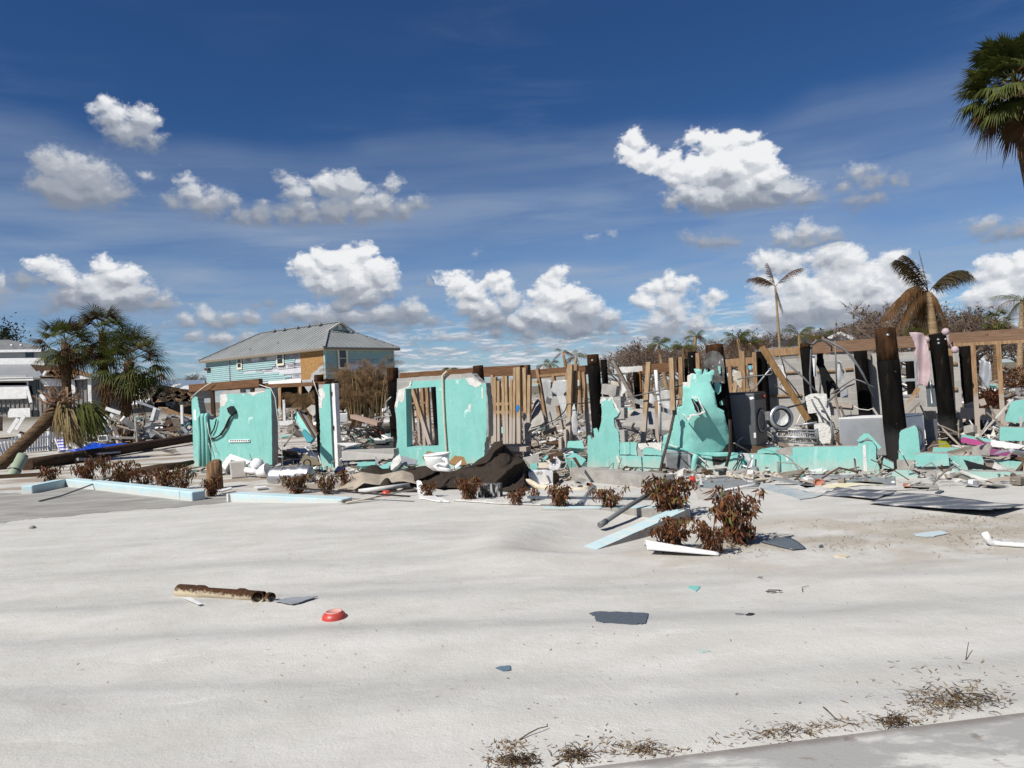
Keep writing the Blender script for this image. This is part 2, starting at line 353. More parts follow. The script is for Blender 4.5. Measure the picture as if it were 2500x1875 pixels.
TAR = mat('tarred_piling', (0.0035, 0.0034, 0.0033), 0.95, 0.05, col2=(0.0085, 0.0075, 0.0065), nscale=3.2, stretch=(2.5, 2.5, 0.5), bump=0.6, bscale=12, speck=(0.055, 0.036, 0.022), sscale=4.5, slo=0.62, shi=0.74, sstretch=(2, 2, 0.5), speck2=(0.13, 0.12, 0.11), s2scale=13, s2lo=0.69, s2hi=0.73, extra=pile_extra)
PTOP = mat('piling_top_wood', (0.062, 0.031, 0.016), 0.95, 0.05, col2=(0.022, 0.012, 0.007), nscale=5, stretch=(3, 3, 0.6), bump=0.6, bscale=14)
WHITE = mat('white_paint', (0.76, 0.76, 0.75), 0.5, 0.4, col2=(0.66, 0.65, 0.63), nscale=6)
WHITED = mat('dirty_white', (0.62, 0.61, 0.58), 0.7, 0.3, col2=(0.46, 0.44, 0.40), nscale=5, speck=(0.28, 0.24, 0.19), sscale=7, slo=0.64, shi=0.70)
CERAMIC = mat('white_ceramic', (0.80, 0.80, 0.78), 0.15, 0.5, speck=(0.55, 0.52, 0.47), sscale=5, slo=0.6, shi=0.75)
STEEL = mat('stainless_steel', (0.50, 0.50, 0.50), 0.42, 0.5, 0.85, col2=(0.38, 0.38, 0.385), nscale=6)
GALV = mat('galvanised_metal', (0.44, 0.45, 0.46), 0.45, 0.5, 0.55, col2=(0.36, 0.37, 0.38), nscale=5, speck=(0.5, 0.49, 0.47), sscale=6)
GREYM = mat('grey_enamel', (0.085, 0.09, 0.097), 0.35, 0.5, col2=(0.105, 0.108, 0.112), nscale=3, speck=(0.2, 0.19, 0.18), sscale=9, slo=0.68, shi=0.74)
GREYL = mat('light_grey_enamel', (0.30, 0.31, 0.325), 0.4, 0.5, col2=(0.25, 0.26, 0.27), nscale=3)
BLACK = mat('black_plastic', (0.014, 0.014, 0.015), 0.45, 0.4)
DARK = mat('painted_shade', (0.012, 0.011, 0.010), 0.95, 0.05)  # near-black colour painting in the shade inside openings
RUST = mat('rusty_iron', (0.085, 0.035, 0.016), 0.9, 0.2, col2=(0.045, 0.022, 0.013), nscale=8, bump=0.6, bscale=30)
BRONZE = mat('brown_metal', (0.055, 0.036, 0.027), 0.55, 0.4, 0.2, col2=(0.035, 0.025, 0.02), nscale=6)
SHINGLE = mat('grey_shingle', (0.115, 0.13, 0.155), 0.95, 0.1, col2=(0.085, 0.095, 0.115), nscale=60, bump=0.4, bscale=120, bdist=0.003, speck=(0.50, 0.48, 0.45), sscale=2.4, slo=0.47, shi=0.64, sstretch=(.5, 1.8, 1))
SHINGLEP = mat('plain_grey_shingle', (0.105, 0.125, 0.15), 0.95, 0.1, col2=(0.075, 0.09, 0.11), nscale=60, bump=0.4, bscale=120, bdist=0.003, speck=(0.3, 0.3, 0.3), sscale=14, slo=0.68, shi=0.72)
PALEBLUE = mat('pale_blue_paint', (0.41, 0.575, 0.61), 0.8, 0.2, col2=(0.48, 0.61, 0.63), nscale=4, bump=0.4, bscale=30, speck=(0.58, 0.60, 0.57), sscale=3.5, slo=0.54, shi=0.68, extra=kerb_silt)
RED = mat('red_plastic', (0.50, 0.055, 0.035), 0.4, 0.4, col2=(0.42, 0.06, 0.045), nscale=8)
REDRIM = mat('worn_red_rim', (0.62, 0.30, 0.26), 0.5, 0.4)
BLUET = mat('blue_tarp', (0.012, 0.075, 0.52), 0.4, 0.4, col2=(0.01, 0.05, 0.38), nscale=4)
CARPET = mat('brown_carpet', (0.047, 0.037, 0.030), 1.0, 0.02, col2=(0.038, 0.030, 0.025), nscale=9, bump=0.6, bscale=160, bdist=0.006)
BACKING = mat('carpet_backing', (0.40, 0.345, 0.275), 1.0, 0.02, col2=(0.33, 0.28, 0.22), nscale=6, bump=0.4, bscale=120)
CREAM = mat('cream_plastic', (0.60, 0.53, 0.41), 0.55, 0.3, col2=(0.50, 0.44, 0.33), nscale=6)
PINKC = mat('pink_cloth', (0.60, 0.47, 0.48), 0.95, 0.05, col2=(0.53, 0.40, 0.42), nscale=6, transl=0.25)
WHITEC = mat('white_cloth', (0.70, 0.69, 0.69), 0.95, 0.05, col2=(0.60, 0.59, 0.59), nscale=6, transl=0.25)
BEIGEC = mat('beige_cloth', (0.50, 0.45, 0.37), 0.95, 0.05, col2=(0.42, 0.37, 0.30), nscale=6)
BLACKC = mat('black_cloth', (0.012, 0.012, 0.012), 0.9, 0.1, speck=(0.12, 0.12, 0.12), sscale=30, slo=0.66, shi=0.7)
FILM = mat('clear_plastic_film', (0.62, 0.64, 0.64), 0.25, 0.5, alpha=0.55)
NAVY = mat('navy_cloth', (0.012, 0.02, 0.06), 0.9, 0.1)
MAGENTA = mat('magenta_paint', (0.40, 0.07, 0.22), 0.5, 0.3)
YELLOWG = mat('olive_cloth', (0.26, 0.26, 0.02), 0.9, 0.1)
CARD = mat('brown_cardboard', (0.30, 0.175, 0.085), 0.9, 0.1, col2=(0.23, 0.13, 0.06), nscale=5)
CARDD = mat('dark_brown_board', (0.105, 0.068, 0.043), 0.9, 0.1, col2=(0.08, 0.05, 0.032), nscale=5)
YELLOWB = mat('yellow_foam', (0.64, 0.58, 0.33), 0.9, 0.1, col2=(0.66, 0.64, 0.56), nscale=5)
CABLE = mat('grey_cable', (0.13, 0.135, 0.14), 0.5, 0.4)
CABLEW = mat('white_cable', (0.62, 0.60, 0.55), 0.5, 0.4)
CABLET = mat('teal_cable', (0.10, 0.36, 0.32), 0.5, 0.4)
GREENP = mat('pale_green_pipe', (0.27, 0.33, 0.235), 0.7, 0.3, col2=(0.32, 0.36, 0.27), nscale=4, speck=(0.42, 0.42, 0.36), sscale=5)
TERRA = mat('terracotta', (0.42, 0.17, 0.11), 0.7, 0.2)
GLASSD = mat('dark_glass', (0.012, 0.016, 0.02), 0.08, 0.6)
LEAFB = mat('dead_leaf', (0.17, 0.060, 0.028), 0.7, 0.25, col2=(0.080, 0.032, 0.017), nscale=9, speck=(0.30, 0.14, 0.055), sscale=11, slo=0.58, shi=0.66, transl=0.22)
LEAFO = mat('rust_leaf', (0.30, 0.125, 0.045), 0.7, 0.25, col2=(0.18, 0.07, 0.028), nscale=9, transl=0.25)
LEAFT = mat('grey_tan_leaf', (0.24, 0.165, 0.11), 0.8, 0.2, col2=(0.13, 0.085, 0.06), nscale=9, transl=0.2)
LEAFG = mat('wilted_green_leaf', (0.10, 0.12, 0.025), 0.6, 0.3, col2=(0.16, 0.13, 0.03), nscale=9, transl=0.25)
TWIG = mat('dry_twig', (0.13, 0.085, 0.052), 0.9, 0.1, col2=(0.08, 0.052, 0.033), nscale=9)
FROND = mat('palm_green', (0.052, 0.068, 0.013), 0.6, 0.25, col2=(0.095, 0.105, 0.022), nscale=1.6, speck=(0.17, 0.165, 0.055), sscale=2.6, slo=0.58, shi=0.72, transl=0.25)
FRONDD = mat('palm_dead_brown', (0.115, 0.060, 0.027), 0.85, 0.1, col2=(0.065, 0.034, 0.017), nscale=2, speck=(0.22, 0.14, 0.075), sscale=3, slo=0.60, shi=0.72, transl=0.15)
FRONDT = mat('palm_straw', (0.33, 0.25, 0.13), 0.85, 0.1, col2=(0.20, 0.145, 0.07), nscale=2.5, speck=(0.09, 0.085, 0.03), sscale=3, slo=0.60, shi=0.68, transl=0.2)
TRUNK = mat('palm_trunk', (0.175, 0.115, 0.066), 0.95, 0.05, col2=(0.085, 0.055, 0.034), nscale=3, stretch=(1, 1, 5), bump=0.9, bscale=9, bdist=0.05)
TRUNKT = mat('pale_palm_trunk', (0.36, 0.26, 0.155), 0.95, 0.05, col2=(0.23, 0.155, 0.09), nscale=3, stretch=(0.5, 0.5, 7), bump=0.9, bscale=6, bdist=0.04)
BARK = mat('bare_bark', (0.125, 0.085, 0.067), 0.95, 0.05, col2=(0.20, 0.165, 0.14), nscale=1.5)
BARKD = mat('dark_weed', (0.05, 0.038, 0.028), 0.95, 0.05)
SIDING = mat('turquoise_siding', (0.265, 0.405, 0.41), 0.6, 0.3, col2=(0.295, 0.435, 0.435), nscale=2)
WRAP = mat('house_wrap', (0.50, 0.50, 0.535), 0.7, 0.2, col2=(0.56, 0.56, 0.585), nscale=0.8)
INK = mat('printed_ink', (0.045, 0.045, 0.055), 0.8, 0.1)
OSB = mat('strand_board', (0.36, 0.21, 0.085), 0.85, 0.15, col2=(0.26, 0.145, 0.055), nscale=9, detail=3, speck=(0.50, 0.30, 0.12), sscale=14, slo=0.56, shi=0.62)
TRIM = mat('cream_trim', (0.66, 0.62, 0.50), 0.6, 0.3)
GREYSD = mat('grey_siding', (0.215, 0.205, 0.19), 0.8, 0.2, col2=(0.25, 0.24, 0.225), nscale=1.2, speck=(0.16, 0.075, 0.045), sscale=1.5, slo=0.69, shi=0.74)
GREYSL = mat('pale_grey_siding', (0.46, 0.455, 0.44), 0.7, 0.2, col2=(0.40, 0.395, 0.385), nscale=1.2)
RUBM = [WHITED, GREYW, CONC, WOOD, CARDD, TEALS, GALV, WHITE]

# ------------------------------------------------------------------ mesh helpers
def rot_to(d, up=Vector((0, 0, 1))):
    z = d.normalized(); x = up.cross(z)
    if x.length < 1e-4: x = Vector((1, 0, 0))
    x.normalize(); y = z.cross(x)
    return x, y, z
class MB:
    def __init__(s): s.v = []; s.f = []; s.m = []; s.sm = []
    def add(s, vs, fs, mi=0, smooth=False):
        o = len(s.v); s.v += [Vector(q) for q in vs]
        for f in fs: s.f.append([o + i for i in f]); s.m.append(mi); s.sm.append(smooth)
        return s
    def frame(s, c, x, y, z, mi=0):      # box from centre and half-axis vectors
        c = Vector(c); vs = [c + sx * x + sy * y + sz * z for sz in (-1, 1) for sy in (-1, 1) for sx in (-1, 1)]
        return s.add(vs, [(0, 2, 3, 1), (4, 5, 7, 6), (0, 1, 5, 4), (2, 6, 7, 3), (0, 4, 6, 2), (1, 3, 7, 5)], mi)
    def box(s, c, size, rz=0.0, rx=0.0, ry=0.0, mi=0):
        m = (Matrix.Rotation(rz, 3, 'Z') @ Matrix.Rotation(rx, 3, 'X') @ Matrix.Rotation(ry, 3, 'Y'))
        return s.frame(c, m @ Vector((size[0] / 2, 0, 0)), m @ Vector((0, size[1] / 2, 0)), m @ Vector((0, 0, size[2] / 2)), mi)
    def bar(s, a, b, w, h, side=None, mi=0):   # box beam a->b, w across `side`, h the other way
        a, b = Vector(a), Vector(b); d = b - a
        sx = Vector(side) if side is not None else Vector((0, 0, 1)).cross(d)
        if sx.length < 1e-4: sx = Vector((1, 0, 0))
        sx = (sx - d * (sx.dot(d) / d.dot(d))).normalized(); sy = d.normalized().cross(sx)
        return s.frame((a + b) / 2, sx * w / 2, sy * h / 2, d / 2, mi)
    def tube(s, pts, r, n=8, mi=0, cap=True, smooth=True):
        pts = [Vector(p) for p in pts]; k = len(pts); rs = r if isinstance(r, (list, tuple)) else [r] * k
        vs = []; px = None
        for i, p in enumerate(pts):
            d = pts[min(i + 1, k - 1)] - pts[max(i - 1, 0)]
            if d.length < 1e-6: d = Vector((0, 0, 1))
            d.normalize()
            if px is None: x, y, _ = rot_to(d)
            else:
                x = px - d * px.dot(d)
                if x.length < 1e-4: x, y, _ = rot_to(d)
                x.normalize(); y = d.cross(x)
            px = x
            vs += [p + (x * math.cos(2 * math.pi * j / n) + y * math.sin(2 * math.pi * j / n)) * rs[i] for j in range(n)]
        fs = [(i * n + j, i * n + (j + 1) % n, (i + 1) * n + (j + 1) % n, (i + 1) * n + j) for i in range(k - 1) for j in range(n)]
        s.add(vs, fs, mi, smooth)
        if cap:
            s.add(vs[:n], [tuple(range(n - 1, -1, -1))], mi); s.add(vs[-n:], [tuple(range(n))], mi)
        return s
    def lathe(s, prof, c, axis=Vector((0, 0, 1)), n=24, mi=0, smooth=True):   # prof: (radius, height) along axis
        x, y, z = rot_to(Vector(axis)); c = Vector(c); k = len(prof)
        vs = [c + z * h + (x * math.cos(2 * math.pi * j / n) + y * math.sin(2 * math.pi * j / n)) * r for r, h in prof for j in range(n)]
        fs = [(i * n + j, i * n + (j + 1) % n, (i + 1) * n + (j + 1) % n, (i + 1) * n + j) for i in range(k - 1) for j in range(n)]
        return s.add(vs, fs, mi, smooth)
    def prism(s, outer, depth, holes=(), mi=0, side=None, back=None):   # planar outline(s) in 3-D, pushed along vector depth
        side = mi if side is None else side; back = side if back is None else back
        loops = [[Vector(p) for p in outer]] + [[Vector(p) for p in h] for h in holes]
        tri = tessellate_polygon(loops)
        flat = [p for l in loops for p in l]; depth = Vector(depth)
        s.add(flat, [tuple(t) for t in tri], mi)
        s.add([p + depth for p in flat], [tuple(reversed(t)) for t in tri], back)
        for l in loops:
            k = len(l)
            s.add(l + [p + depth for p in l], [(i, (i + 1) % k, k + (i + 1) % k, k + i) for i in range(k)], side)
        return s
    def grid(s, fn, nu, nv, mi=0, smooth=True):
        vs = [fn(i / nu, j / nv) for j in range(nv + 1) for i in range(nu + 1)]
        fs = [(j * (nu + 1) + i, j * (nu + 1) + i + 1, (j + 1) * (nu + 1) + i + 1, (j + 1) * (nu + 1) + i) for j in range(nv) for i in range(nu)]
        return s.add(vs, fs, mi, smooth)
    def quad(s, a, b, c, d, mi=0): return s.add([a, b, c, d], [(0, 1, 2, 3)], mi)
    def mesh(s, name, origin, mats, bevel=0.0, solid=0.0):
        me = bpy.data.meshes.new(name)
        me.from_pydata([v - origin for v in s.v], [], s.f)
        for m in (mats if isinstance(mats, (list, tuple)) else [mats]): me.materials.append(m)
        me.polygons.foreach_set('material_index', s.m); me.polygons.foreach_set('use_smooth', s.sm)
        bm = bmesh.new(); bm.from_mesh(me)
        bmesh.ops.remove_doubles(bm, verts=bm.verts, dist=1e-5)
        bmesh.ops.recalc_face_normals(bm, faces=bm.faces)
        bm.to_mesh(me); bm.free(); me.update()
        return me
    def base(s):
        xs = [v.x for v in s.v]; ys = [v.y for v in s.v]; zs = [v.z for v in s.v]
        return Vector(((min(xs) + max(xs)) / 2, (min(ys) + max(ys)) / 2, min(zs)))
def wloc(o):
    p = Vector(o.location)
    while o.parent: o = o.parent; p = p + o.location
    return p
def part(name, mb, mats, parent, label=None, solid=0.0, bevel=0.0):
    o = bpy.data.objects.new(name, mb.mesh(name, wloc(parent), mats)); COL.objects.link(o); o.parent = parent
    if label: o['label'] = label
    mods(o, solid, bevel)
    return o
def mods(o, solid, bevel):
    if solid:
        m = o.modifiers.new('thickness', 'SOLIDIFY'); m.thickness = solid; m.offset = 0
    if bevel:
        m = o.modifiers.new('bevel', 'BEVEL'); m.width = bevel; m.segments = 2; m.limit_method = 'ANGLE'; m.angle_limit = R(40)
def tag(o, label, cat, group=None):
    o['label'] = label; o['category'] = cat; o['kind'] = 'thing'
    if group: o['group'] = group
    return o
def whole(name, mb, mats, label, cat, group=None, solid=0.0, bevel=0.0):   # a thing that is one mesh
    b = mb.base(); o = bpy.data.objects.new(name, mb.mesh(name, b, mats)); o.location = b; COL.objects.link(o)
    mods(o, solid, bevel)
    return tag(o, label, cat, group)
def thing(name, label, cat, loc, group=None):
    o = bpy.data.objects.new(name, None); o.location = Vector(loc); o.empty_display_size = 0.2; COL.objects.link(o)
    return tag(o, label, cat, group)
def setting(name, mb, mats, kind='structure'):
    b = mb.base(); o = bpy.data.objects.new(name, mb.mesh(name, b, mats)); o.location = b; COL.objects.link(o); o['kind'] = kind
    return o
def dup(root, loc, rz=0.0, sc=1.0, label=None):
    r = root.copy(); COL.objects.link(r); r.location = loc; r.rotation_euler = (0, 0, rz)
    r.scale = (sc, sc, sc) if not isinstance(sc, tuple) else sc
    if label: r['label'] = label
    for ch in list(root.children):
        c = ch.copy(); COL.objects.link(c); c.parent = r
        for g in list(ch.children):
            d = g.copy(); COL.objects.link(d); d.parent = c
    return r
def jag(pts, amp, n=3, seed=0, closed=True):      # break straight traced edges into ragged ones
    rr = random.Random(seed); out = []; k = len(pts)
    for i in range(k if closed else k - 1):
        a, b = pts[i], pts[(i + 1) % k]; out.append(a)
        L = math.hypot(b[0] - a[0], b[1] - a[1]); m = min(n, int(L / 2.6))
        for j in range(1, m + 1):
            t = (j + rr.uniform(-.3, .3)) / (m + 1)
            out.append((a[0] + (b[0] - a[0]) * t + rr.uniform(-amp, amp), a[1] + (b[1] - a[1]) * t + rr.uniform(-amp, amp)))
    if not closed: out.append(pts[-1])
    return out
# ------------------------------------------------------------------ ground
ea, eb = G(1390, 1885), G(2520, 1743)
ed = (eb - ea).normalized(); en = Vector((ed.y, -ed.x, 0))     # en points towards the road
hk = G(1530, 1300); hd = (G(1668, 1268) - G(1448, 1336)).normalized(); hn = Vector((-hd.y, hd.x, 0))
def gz(x, y):
    q = (x - ea.x) * en.x + (y - ea.y) * en.y
    if q > 0 and y < 9: return -0.05
    z = gz0(x, y) * (max(0.0, min(1.0, -q / 1.1)) if y < 9 else 1.0)
    if 6 < y < 13:             # hollow scoured round the broken kerb, with a raised lip of sand on its near and left side
        a = ((x - hk.x) * hd.x + (y - hk.y) * hd.y) / 1.35; b = ((x - hk.x) * hn.x + (y - hk.y) * hn.y - .1) / 0.85; r = math.sqrt(a * a + b * b)
        z += -0.13 * math.exp(-(r ** 3)) + 0.075 * math.exp(-((r - 1.25) / 0.35) ** 2) * max(0.0, min(1.0, .5 - .6 * a + .5 * b))
    return z
def gz0(x, y):
    if y > 30 or y < -2: return 0.0
    a = max(0.0, min(1.0, (12.0 - y) / 2.5))
    w = y + 0.45 * mnoise.noise(Vector((x * 0.22, y * 0.3, 3.0))) + 0.02 * x
    z = 0.0
    for c, wd, h in ((4.15, 0.42, 0.10), (5.25, 0.44, 0.11), (6.45, 0.5, 0.095), (7.8, 0.6, 0.06), (9.2, 0.8, 0.07), (3.3, 0.3, 0.03)):
        z += h * math.exp(-((w - c) / wd) ** 2) * (0.55 + 0.6 * mnoise.noise(Vector((x * 0.35, c * 7.0, 0))))
    z += 0.018 * mnoise.noise(Vector((x * 0.9, y * 1.3, 0))) + 0.007 * mnoise.noise(Vector((x * 3.1, y * 3.7, 5.0)))
    z *= a
    # drift banked up to the kerb in front of the ruin, and the scoop of sand left of the broken kerb end
    z += 0.05 * math.exp(-(((w - 11.6) / 1.1) ** 2)) * max(0.0, min(1.0, (x + 6.5) / 3.0)) * max(0.0, min(1.0, (3.0 - x) / 2.0))
    return z
def GG(px, py, dz=0.0):
    p = G(px, py)
    for _ in range(4): p = G(px, py, gz(p.x, p.y) + dz)
    return p
mb = MB()
ys = [-4 + 0.4 * i for i in range(14)] + [1.6 + 0.085 * i for i in range(150)]
while ys[-1] < 30: ys.append(ys[-1] + 0.25)
while ys[-1] < 6000: ys.append(ys[-1] * 1.12)
NX = 220
vs = []
for y in ys:
    half = 1.15 * abs(y) + 6
    for i in range(NX + 1):
        x = (2 * i / NX - 1) * half
        vs.append((x, y, gz(x, y)))
fs = [(j * (NX + 1) + i, j * (NX + 1) + i + 1, (j + 1) * (NX + 1) + i + 1, (j + 1) * (NX + 1) + i) for j in range(len(ys) - 1) for i in range(NX)]
mb.add(vs, fs, 0, True)
def sand_material():
    m = bpy.data.materials.new('sand'); m.use_nodes = True
    t = NT(m.node_tree); b = t.n['Principled BSDF']
    g = t.new('ShaderNodeNewGeometry'); p = g.outputs['Position']
    s = t.new('ShaderNodeSeparateXYZ'); t.l.new(p, s.inputs[0])
    c = t.mix(t.ss(t.noise(t.mapping(p, (0.55, 1.5, 1)), 1.2, 6, 0.6), 0.35, 0.68), (0.575, 0.566, 0.530), (0.64, 0.63, 0.60))
    c = t.mix(t.math('MULTIPLY', t.ss(t.noise(t.mapping(p, (0.7, 2.6, 1), (0, 0, 0.08)), 1.7, 7, 0.66), 0.60, 0.72), 0.55), c, (0.78, 0.77, 0.73))    # dry white scuffs
    c = t.mix(t.math('MULTIPLY', t.ss(t.noise(t.mapping(p, (0.25, 1.1, 1), loc=(5, 3, 0)), 1.6, 5, 0.6), 0.52, 0.74), 0.55), c, (0.475, 0.465, 0.44))  # broad grey streaks
    c = t.mix(t.math('MULTIPLY', t.noise(p, 150, 4, 0.8), 0.62), c, t.mix(1.0, c, (0.52, 0.50, 0.47), 'MULTIPLY'))                                       # grains
    c = t.mix(t.ss(t.noise(p, 34, 5, 0.75), 0.70, 0.74, 0.0, 0.7), c, (0.22, 0.19, 0.155))                        # crumbs and bits of leaf
    c = t.mix(t.ss(t.noise(t.mapping(p, (1, 1, 1), loc=(4, 8, 0)), 27, 5, 0.75), 0.70, 0.73, 0.0, 0.8), c, (0.80, 0.79, 0.76))   # shell
    dp = t.math('MULTIPLY', t.ss(t.noise(t.mapping(p, (0.9, 1.6, 1), loc=(1, 5, 0)), 2.3, 4, 0.55), 0.44, 0.60), 0.28)
    c = t.mix(dp, c, t.mix(1.0, c, (0.80, 0.79, 0.77), 'MULTIPLY'))
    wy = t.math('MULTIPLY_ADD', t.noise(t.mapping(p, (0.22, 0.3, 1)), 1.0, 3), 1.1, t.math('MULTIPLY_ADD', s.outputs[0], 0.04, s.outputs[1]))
    for k_, (c_, w_) in enumerate(((4.75, .16), (5.15, .15), (6.2, .22), (7.0, .2), (8.6, .3))):      # grey bands: wheel-track tint plus the ridges' slope shade painted in
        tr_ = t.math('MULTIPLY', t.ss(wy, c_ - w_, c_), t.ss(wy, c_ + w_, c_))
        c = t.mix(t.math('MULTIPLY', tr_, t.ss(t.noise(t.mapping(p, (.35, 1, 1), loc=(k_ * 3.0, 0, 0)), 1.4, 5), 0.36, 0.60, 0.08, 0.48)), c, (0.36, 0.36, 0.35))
    pk = G(2150, 1315); d = t.vm('DISTANCE', t.vm('MULTIPLY', p, (0.40, 1.0, 0.0)), (pk.x * 0.40, pk.y, 0))
    br = t.math('MULTIPLY', t.ss(d, 2.0, 0.3), t.ss(t.noise(p, 1.6, 5), 0.36, 0.58))
    c = t.mix(t.math('MULTIPLY', br, 0.62), c, (0.33, 0.275, 0.20))
    far = t.math('MULTIPLY', t.ss(s.outputs[1], 12.5, 15.5), t.ss(t.noise(t.mapping(p, (0.5, 1.2, 1)), 0.75, 6, 0.62), 0.45, 0.58))
    c = t.mix(t.math('MULTIPLY', far, 0.75), c, (0.24, 0.18, 0.12))
    c = t.mix(t.math('MULTIPLY', t.ss(s.outputs[1], 60.0, 200.0), 0.8), c, (0.10, 0.085, 0.05))
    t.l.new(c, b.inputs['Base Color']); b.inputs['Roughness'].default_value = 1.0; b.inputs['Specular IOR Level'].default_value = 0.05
    hgt = t.math('MULTIPLY_ADD', t.noise(t.mapping(p, (1, 1.1, 1)), 11, 6, 0.68), 1.0, t.math('MULTIPLY', t.noise(p, 55, 5, 0.75), 0.62))
    bn = t.new('ShaderNodeBump'); bn.inputs['Strength'].default_value = 0.5; bn.inputs['Distance'].default_value = 0.020
    t.l.new(hgt, bn.inputs['Height']); t.l.new(bn.outputs[0], b.inputs['Normal'])
    return m
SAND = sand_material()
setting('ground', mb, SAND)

# dark slab of the drive at the left, half under the sand
SLAB = mat('drive_slab', (0.335, 0.325, 0.30), 0.95, 0.1, col2=(0.25, 0.24, 0.22), nscale=0.8, stretch=(1, 2.2, 1), bump=0.3, bscale=60, speck=(0.45, 0.435, 0.40), sscale=1.1, slo=0.56, shi=0.70, sstretch=(0.6, 2, 1))
mb = MB()
o2 = jag([(-260,1310),(0,1278),(60,1268),(150,1262),(330,1244),(440,1238),(560,1226),(640,1216),(640,1211),(560,1209),(495,1212),(300,1198),(170,1190),(60,1206),(0,1203),(-260,1222)], 1.6, 6, 5)
mb.prism([GG(a, b, 0.004) for a, b in o2], (0, 0, -0.05))
setting('drive', mb, SLAB)

# road at the lower right
def road_extra(t, ob, c):
    g = t.new('ShaderNodeNewGeometry')
    q = t.math('SUBTRACT', t.vm('DOT_PRODUCT', g.outputs['Position'], tuple(en)), en.dot(ea))
    q = t.math('MULTIPLY_ADD', t.math('SUBTRACT', t.noise(ob, 6, 5), 0.5), 0.07, q)
    return t.mix(t.ss(q, 0.085, 0.012, 0.0, 0.75), c, (0.175, 0.15, 0.135))
ROAD = mat('road_concrete', (0.33, 0.325, 0.31), 0.95, 0.1, col2=(0.55, 0.54, 0.505), nscale=2.2, stretch=(0.8, 1.6, 1), detail=8, bump=0.35, bscale=60, nlo=0.44, nhi=0.56, speck=(0.24, 0.21, 0.185), sscale=5.5, slo=0.58, shi=0.68, extra=road_extra)
mb = MB()
rp = [ea - ed * 8, ea, eb, eb + ed * 12]
mb.prism([Vector((q.x, q.y, 0.012)) for q in rp] + [Vector((q.x, q.y, 0.012)) for q in (eb + ed * 12 + en * 9, ea - ed * 8 + en * 9)], (0, 0, -0.14))
setting('road', mb, ROAD)

# ------------------------------------------------------------------ litter: nobody could count these bits
def blade(mb, p, d, L, w, mi=0, lift=0.2, curl=0.0):
    d = Vector((d.x, d.y, 0)).normalized(); s = Vector((-d.y, d.x, 0)) * w / 2
    q = p + d * L * 0.5 + Vector((0, 0, lift * L * 0.5)); e = p + d * L + Vector((0, 0, lift * L * (0.9 - curl)))
    mb.add([p - s, p + s, q + s, q - s, e], [(0, 1, 2, 3), (3, 2, 4)], mi)
rr = random.Random(4)
mb = MB()
def scatter(n, cx, cy, sx, sy, L=(0.015, 0.06), clump=0.0, slope=0.0):
    for _ in range(n):
        px = rr.gauss(cx, sx); py = rr.gauss(cy, sy) - (px - cx) * slope
        p = GG(px, py); 
        if (p - ea).dot(en) > -0.01: continue
        p.z = gz(p.x, p.y) + 0.002
        a = rr.uniform(0, 6.28)
        blade(mb, p, Vector((math.cos(a), math.sin(a), 0)), rr.uniform(*L), rr.uniform(0.002, 0.007), rr.choice((0, 0, 1, 2)), rr.uniform(0.02, 0.55))
scatter(300, 2330, 1710, 70, 16, (0.012, 0.05), slope=0.12); scatter(70, 2300, 1655, 120, 30, (0.02, 0.06), slope=0.1)
scatter(190, 2060, 1768, 120, 10, (0.012, 0.045), slope=0.12); scatter(90, 2210, 1762, 30, 6, (0.012, 0.04), slope=0.12)
scatter(260, 1255, 1862, 30, 10, (0.01, 0.03)); scatter(110, 1245, 1825, 30, 10, (0.01, 0.04)); scatter(160, 1405, 1848, 24, 10, (0.01, 0.035))
scatter(150, 1560, 1835, 60, 9, (0.012, 0.045)); scatter(60, 1480, 1815, 60, 16, (0.012, 0.05)); scatter(120, 1890, 1795, 90, 12, (0.012, 0.05), slope=0.12)
scatter(180, 2300, 1268, 120, 8, (0.02, 0.09)); scatter(240, 2380, 1310, 70, 22, (0.02, 0.08)); scatter(150, 2060, 1330, 60, 18, (0.02, 0.07)); scatter(130, 1800, 1340, 50, 14, (0.02, 0.09))
scatter(230, 1250, 1600, 750, 140, (0.006, 0.03)); scatter(60, 1250, 1400, 600, 60, (0.01, 0.04)); scatter(120, 2100, 1280, 150, 10, (0.02, 0.06))
setting('leaf_litter', mb, [mat('pale_dry_leaf', (0.30, 0.20, 0.12), 0.9, 0.05, col2=(0.19, 0.11, 0.06), nscale=40), FRONDT, TWIG], 'stuff')

def twig(label, pts, r=0.004, group=None):
    q = [GG(a, b) + Vector((0, 0, 0.004 + h)) for a, b, h in pts]
    return whole('twig', MB().tube(q, [r * (1 - 0.6 * i / len(q)) for i in range(len(q))], 5), TWIG, label, 'twig')
twig('long forked dry twig lying flat on the sand left of the road edge', [(1268,1808,0),(1290,1798,.01),(1315,1790,.02),(1338,1780,.01)])
twig('bent twig sticking up out of the sand above the road edge', [(2010,1728,0),(2018,1742,.02),(2040,1760,.01),(2066,1766,0)], .003)
twig('thin dark twig standing upright in the sand near the right edge', [(2358,1612,0),(2362,1602,.03),(2366,1594,.06)], .003)
twig('short pale stick lying beside the clump of dry seaweed', [(1350,1872,0),(1372,1860,.005),(1390,1856,0)], .004)
twig('curved brown stem lying among the dry grass by the road', [(2310,1685,0),(2322,1705,.02),(2350,1712,.01),(2378,1716,0)], .004)
twig('thin twig lying on bare sand below the pale green shard', [(1960,1446,0),(1958,1438,.01),(1975,1434,.01)], .003)

